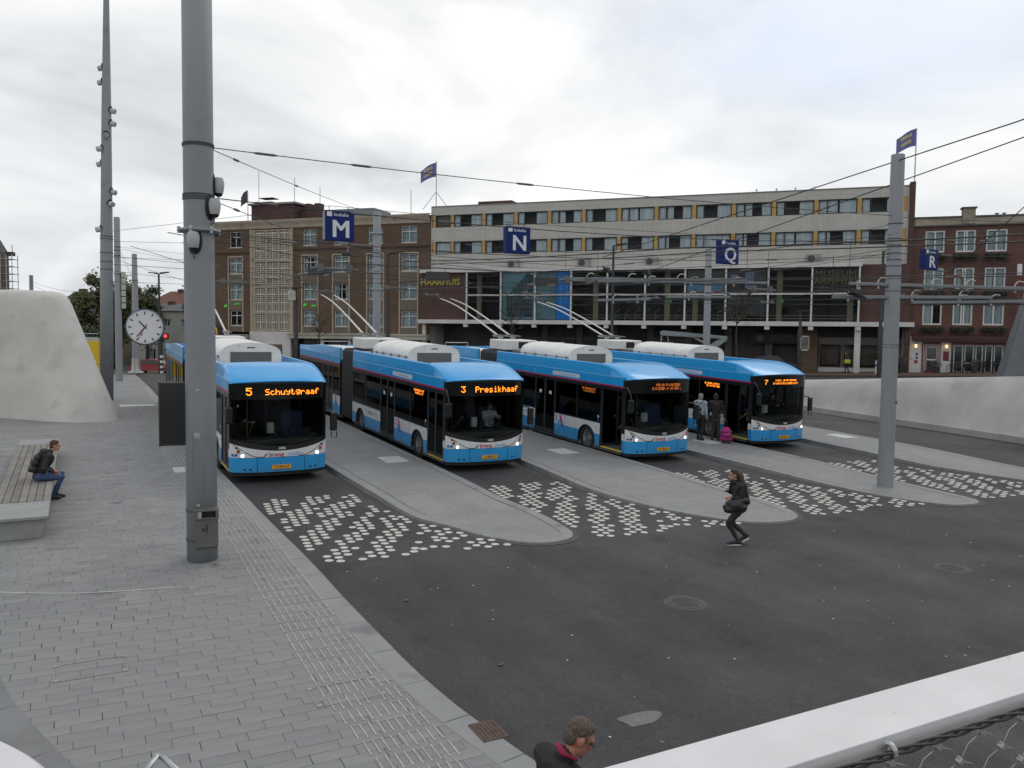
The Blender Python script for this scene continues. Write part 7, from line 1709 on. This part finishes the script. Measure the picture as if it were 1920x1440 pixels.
# woman hurrying across the asphalt towards the left
J = {'pelvis': (0, -.06, .82), 'waist': (0, -.05, .96), 'chest': (0, .0, 1.17), 'neck': (0, .03, 1.34), 'head': (0, .075, 1.465), 'shL': (-.165, .0, 1.265), 'shR': (.165, .0, 1.265), 'elL': (-.205, -.05, 1.03), 'elR': (.205, .0, 1.03), 'wrL': (-.15, .14, 1.00), 'wrR': (.10, .16, 1.10), 'hipL': (-.085, -.07, .80), 'hipR': (.085, -.07, .80), 'knL': (-.08, .19, .47), 'knR': (.09, .10, .46), 'anL': (-.06, -.02, .10), 'anR': (.08, -.22, .19), 'toL': (-.06, .17, .04), 'toR': (.08, -.09, .05)}
wz = H(12.0, 12.9); wo, R, _ = person('woman in black with long dark hair hurrying across the asphalt', (12.02, 12.86, wz-.005), math.atan2(-.886, .463)*-1*-1 if False else math.atan2(.886, .463), J, (.0, 1, -.06), {'top': jk, 'trousers': mat('leggings', (.022, .022, .024), .8, var=.15), 'shoe': mat('shoe_navy', (.02, .02, .028), .7, var=.1)}, hips=1.12, bulk=1.0)
hair(wo, J['head'], R, mat('hair_dark', (.030, .018, .012), .6, var=.35, scale=14), 'long')
blob('scarf', [('c', (-.06, .06, 1.31), (.06, .08, 1.30), .06, .06, 's'), ('c', (0, .10, 1.30), (0, .14, 1.16), .06, .045, 's')], {'s': mat('scarf_black', (.012, .012, .013), .9)}, wo)
for s in (-1, 1):
    a, t_ = Vector(J['an'+'LR'[s > 0]]), Vector(J['to'+'LR'[s > 0]]); f = (t_-a); f.normalize()
    blob('sole', [('c', a+Vector((0, -.055, -.088)), t_+Vector((0, .02, -.035)), .022, .02, 's'), ('c', a+Vector((.022, -.04, -.086)), t_+Vector((.02, .01, -.034)), .018, .016, 's'), ('c', a+Vector((-.022, -.04, -.086)), t_+Vector((-.02, .01, -.034)), .018, .016, 's')], {'s': sole_w}, wo, .01)
hbg = empty('shoulder_bag', (12.02, 12.86, wz-.005), math.atan2(.886, .463)); tag(hbg, 'black leather shoulder bag carried by the hurrying woman', 'bag')
lea = mat('leather_black', (.015, .016, .018), .4, var=.1)
blob('bag_body', [('c', (-.27, -.10, .98), (-.27, .26, .92), .06, .055, 'b'), ('c', (-.27, -.06, .84), (-.27, .28, .79), .075, .07, 'b'), ('c', (-.27, .05, .93), (-.27, .32, .85), .055, .05, 'b'), ('c', (-.27, -.02, .80), (-.27, .24, .76), .05, .05, 'b'), ('e', (-.275, .09, .87), (.075, .21, .13), I3, 'b')], {'b': lea}, hbg); MB().tube(spline([(-.26, -.08, .98), (-.22, -.06, 1.22), (-.19, .0, 1.33), (-.22, .08, 1.2), (-.27, .22, .95)], 5, closed=False), .013, 6).build('strap', lea, hbg)
# man at the lower edge, head bowed, with glasses
J = stand(1.0); J.update({'waist': (0, .03, 1.07), 'chest': (0, .08, 1.30), 'neck': (0, .12, 1.49), 'head': (.0, .21, 1.60), 'shL': (-.20, .04, 1.40), 'shR': (.20, .04, 1.40), 'wrL': (-.12, .32, 1.02), 'wrR': (.10, .32, 1.02), 'elR': (.24, .10, 1.12), 'elL': (-.25, .10, 1.12)})
mloc = (3.33, 5.28, H(3.33, 5.28)+PAVE-.14); mrz = math.atan2(-.886, -.463)+.0
mrz = -1.75
mo_, R, _ = person('man with short greying hair and glasses looking down at the bottom edge', (2.76, 4.66, H(2.8, 4.7)+PAVE+.09), mrz, J, (.10, 1, -.62), {'top': mat('coat_black', (.012, .012, .014), .85, var=.2, scale=5), 'trousers': jean, 'shoe': shoe_d, 'skin': mat('skin_ruddy', (.36, .155, .105), .5, var=.1, scale=12)}, bulk=1.12, vox=.009, hs=1.06)
hair(mo_, J['head'], R, mat('hair_greying', (.10, .075, .06), .85, var=.5, scale=45, bump=.8, bscale=110), vox=.009, s=1.0)
blob('collar', [('c', (-.05, .075, 1.53), (.05, .075, 1.53), .026, .026, 'c'), ('c', (-.068, .085, 1.525), (-.066, .17, 1.475), .018, .013, 'c'), ('c', (.068, .085, 1.525), (.066, .17, 1.475), .018, .013, 'c')], {'c': mat('collar_crimson', (.22, .012, .05), .8, var=.1)}, mo_, .009)
gls = MB(); L_ = lambda x, y, z: Vector(J['head'])+R @ (Vector((x, y, z))*1.06)
for q in (-1, 1):
    gls.tube([L_(q*.033+.024*math.cos(t), .098, .004+.017*math.sin(t)) for t in np.linspace(0, 6.28, 14, endpoint=False)], .0022, 5, closed=True); gls.tube([L_(q*.057, .096, .006), L_(q*.08, .02, .008), L_(q*.08, -.01, -.005)], .0022, 5)
gls.tube([L_(-.01, .10, .006), L_(.01, .10, .006)], .0022, 5); gls.build('glasses', mat('glasses_dark', (.03, .025, .02), .3, .5), mo_)
ep = MB().tube(spline([(-.05, .115, 1.50), (-.085, .16, 1.45), (-.07, .2, 1.4)], 4, closed=False), .007, 5); ep.build('jacket_piping', sole_w, mo_)
# passengers boarding the fourth bus
puff = mat('puffer_pale', (.34, .39, .42), .7, var=.12, scale=5); dkco = mat('coat_dark', (.022, .020, .021), .85, var=.2); grtr = mat('trousers_grey', (.045, .042, .045), .85, var=.15)
p1 = (20.28, 23.75); p2 = (20.85, 23.55)
J = stand(.99, 0, .06, .1); o, R, _ = person('grey haired woman in pale blue puffer jacket waiting at the fourth bus', (*p1, gz(*p1)), -1.2, J, (.1, 1, 0), {'top': puff, 'trousers': dkco, 'shoe': shoe_d}, bulk=1.18)
hair(o, J['head'], R, mat('hair_grey', (.26, .24, .22), .8, var=.2, scale=20), 'bob'); blob('hood', [('c', (-.07, -.08, 1.44), (.07, -.08, 1.44), .07, .07, 'h'), ('c', (0, -.12, 1.42), (0, -.13, 1.34), .07, .04, 'h')], {'h': puff}, o)
bg_ = empty('backpack', (*p1, gz(*p1)), -1.2); tag(bg_, 'dark backpack worn low by the woman in the pale jacket', 'backpack'); blob('bag_body', [('c', (-.08, -.22, 1.18), (.08, -.22, 1.18), .08, .08, 'b'), ('c', (-.10, -.25, .98), (.10, -.25, .98), .09, .09, 'b')], {'b': bk}, bg_)
J = stand(1.0, 0, .03, .05); J['wrR'] = (.30, -.10, .86); J['elR'] = (.27, -.06, 1.12); o, R, _ = person('person in dark coat with shoulder strap waiting at the fourth bus door', (*p2, gz(*p2)), -.55, J, (0, 1, 0), {'top': dkco, 'trousers': grtr, 'shoe': shoe_d}, bulk=1.12)
hair(o, J['head'], R, mat('hair_dark', (0,0,0)), 'bob')
MB().tube(spline([(-.17, -.02, 1.5), (.02, -.17, 1.3), (.22, -.14, 1.0)], 6, closed=False), .012, 5).build('bag_strap', mat('strap_tan', (.10, .08, .06), .7), o)
sx, sy = 20.75, 22.85; su = empty('suitcase', (sx, sy, gz(sx, sy)), -.5); tag(su, 'magenta wheeled travel bag standing on the third island', 'suitcase')
mg = mat('bag_magenta', (.33, .018, .16), .7, var=.12, scale=6); blob('bag_body', [('c', (-.11, 0, .18), (.11, 0, .18), .13, .13, 'm'), ('c', (-.10, .05, .42), (.10, .05, .42), .11, .11, 'm'), ('c', (-.08, .08, .52), (.08, .08, .52), .07, .07, 'm'), ('c', (-.1, -.06, .3), (.1, -.06, .3), .09, .09, 'm')], {'m': mg}, su)
MB().tube([(-.1, -.165, .22), (.1, -.165, .30)], .012, 5).tube([(-.14, -.12, .12), (.14, -.12, .12)], .02, 6).tube([(-.16, -.10, .42), (.16, -.10, .42)], .012, 5).build('trim', bk, su); MB().tube([(.08, .17, .4), (.08, .3, .82), (-.08, .3, .82), (-.08, .17, .4)], .010, 6).build('handle', bk, su)
MB().prism([(.0, -.168, .34), (.05, -.166, .40), (.03, -.168, .36), (.07, -.166, .44)], (0, -.003, 0)).build('logo_mark', sole_w, su)
for s in (-1, 1): MB().lathe([(.045, -.015), (.045, .015)], n=12, ax='x').xf(lambda p: Vector((p.x+s*.12, p.y-.02, p.z+.045))).build('wheel', rub, su)
# passers-by along the shops
p = fw(.45, -1.2); J = stand(.98, .1, .14, .2); o, R, _ = person('passer-by in brown coat with a yellow green bag before the shops', (p.x, p.y, H(p.x, p.y)+.05), FANG+1.4, J, (0, 1, 0), {'top': mat('coat_brown', (.07, .035, .025), .85, var=.3, scale=6), 'trousers': dkco, 'shoe': shoe_d}, bulk=1.1, vox=.02); hair(o, J['head'], R, mat('hair_dark', (0,0,0)), 'bob', .016)
q = Vector((p.x, p.y))-FY*.35; yb_ = empty('shopping_bag', (q.x, q.y, H(p.x, p.y)+.05), FANG); tag(yb_, 'yellow green shopping bag carried past the shops', 'bag'); blob('bag_body', [('c', (-.14, 0, .98), (.14, 0, .98), .10, .10, 'y'), ('c', (-.15, 0, .84), (.15, 0, .84), .10, .10, 'y')], {'y': mat('bag_lime', (.38, .42, .03), .7, var=.1)}, yb_, .02); MB().tube([(-.1, 0, 1.05), (0, 0, 1.3), (.1, 0, 1.05)], .012, 5).build('handle', bk, yb_)
p = fw(2.9, -1.4); J = stand(1.0, 0, .05, .1); o, R, _ = person('passer-by in dark clothes with a bright blue backpack near the lamp post', (p.x, p.y, H(p.x, p.y)+.05), FANG-.5, J, (0, 1, 0), {'top': jk, 'trousers': mat('trousers_navy', (.02, .025, .05), .85), 'shoe': shoe_d}, bulk=1.05, vox=.02); hair(o, J['head'], R, mat('hair_brown', (0,0,0)), 'short', .016)
bb_ = empty('backpack', (p.x, p.y, H(p.x, p.y)+.05), FANG-.5); tag(bb_, 'bright blue backpack on the passer-by near the lamp post', 'backpack'); blob('bag_body', [('c', (-.07, -.2, 1.35), (.07, -.2, 1.35), .09, .09, 'b'), ('c', (-.08, -.22, 1.18), (.08, -.22, 1.18), .09, .09, 'b')], {'b': mat('bag_blue', (.02, .17, .42), .7)}, bb_, .02)
# drivers at the wheel
J = {'pelvis': (0, .0, .10), 'waist': (0, .0, .26), 'chest': (0, .03, .48), 'neck': (0, .05, .66), 'head': (0, .09, .79), 'shL': (-.185, .03, .57), 'shR': (.185, .03, .57), 'elL': (-.26, .22, .40), 'elR': (.26, .22, .40), 'wrL': (-.17, .42, .46), 'wrR': (.17, .42, .46), 'hipL': (-.09, .02, .09), 'hipR': (.09, .02, .09), 'knL': (-.14, .45, .10), 'knR': (.14, .45, .10), 'anL': (-.13, .52, -.3), 'anR': (.13, .52, -.3), 'toL': (-.13, .66, -.36), 'toR': (.13, .66, -.36)}
for i, top, lab in ((1, mat('shirt_white', (.5, .5, .5), .8), 'driver in white shirt at the wheel of the second trolleybus'), (3, jk, 'driver in dark jacket at the wheel of the fourth trolleybus')):
    dz_ = BUSES[i].location; o, R, _ = person(lab, (dz_.x+.58, dz_.y+.88, dz_.z+.98+.03), math.pi, J, (0, 1, 0), {'top': top, 'trousers': dkco, 'shoe': shoe_d}, vox=.014); hair(o, J['head'], R, mat('hair_dark', (0,0,0)))
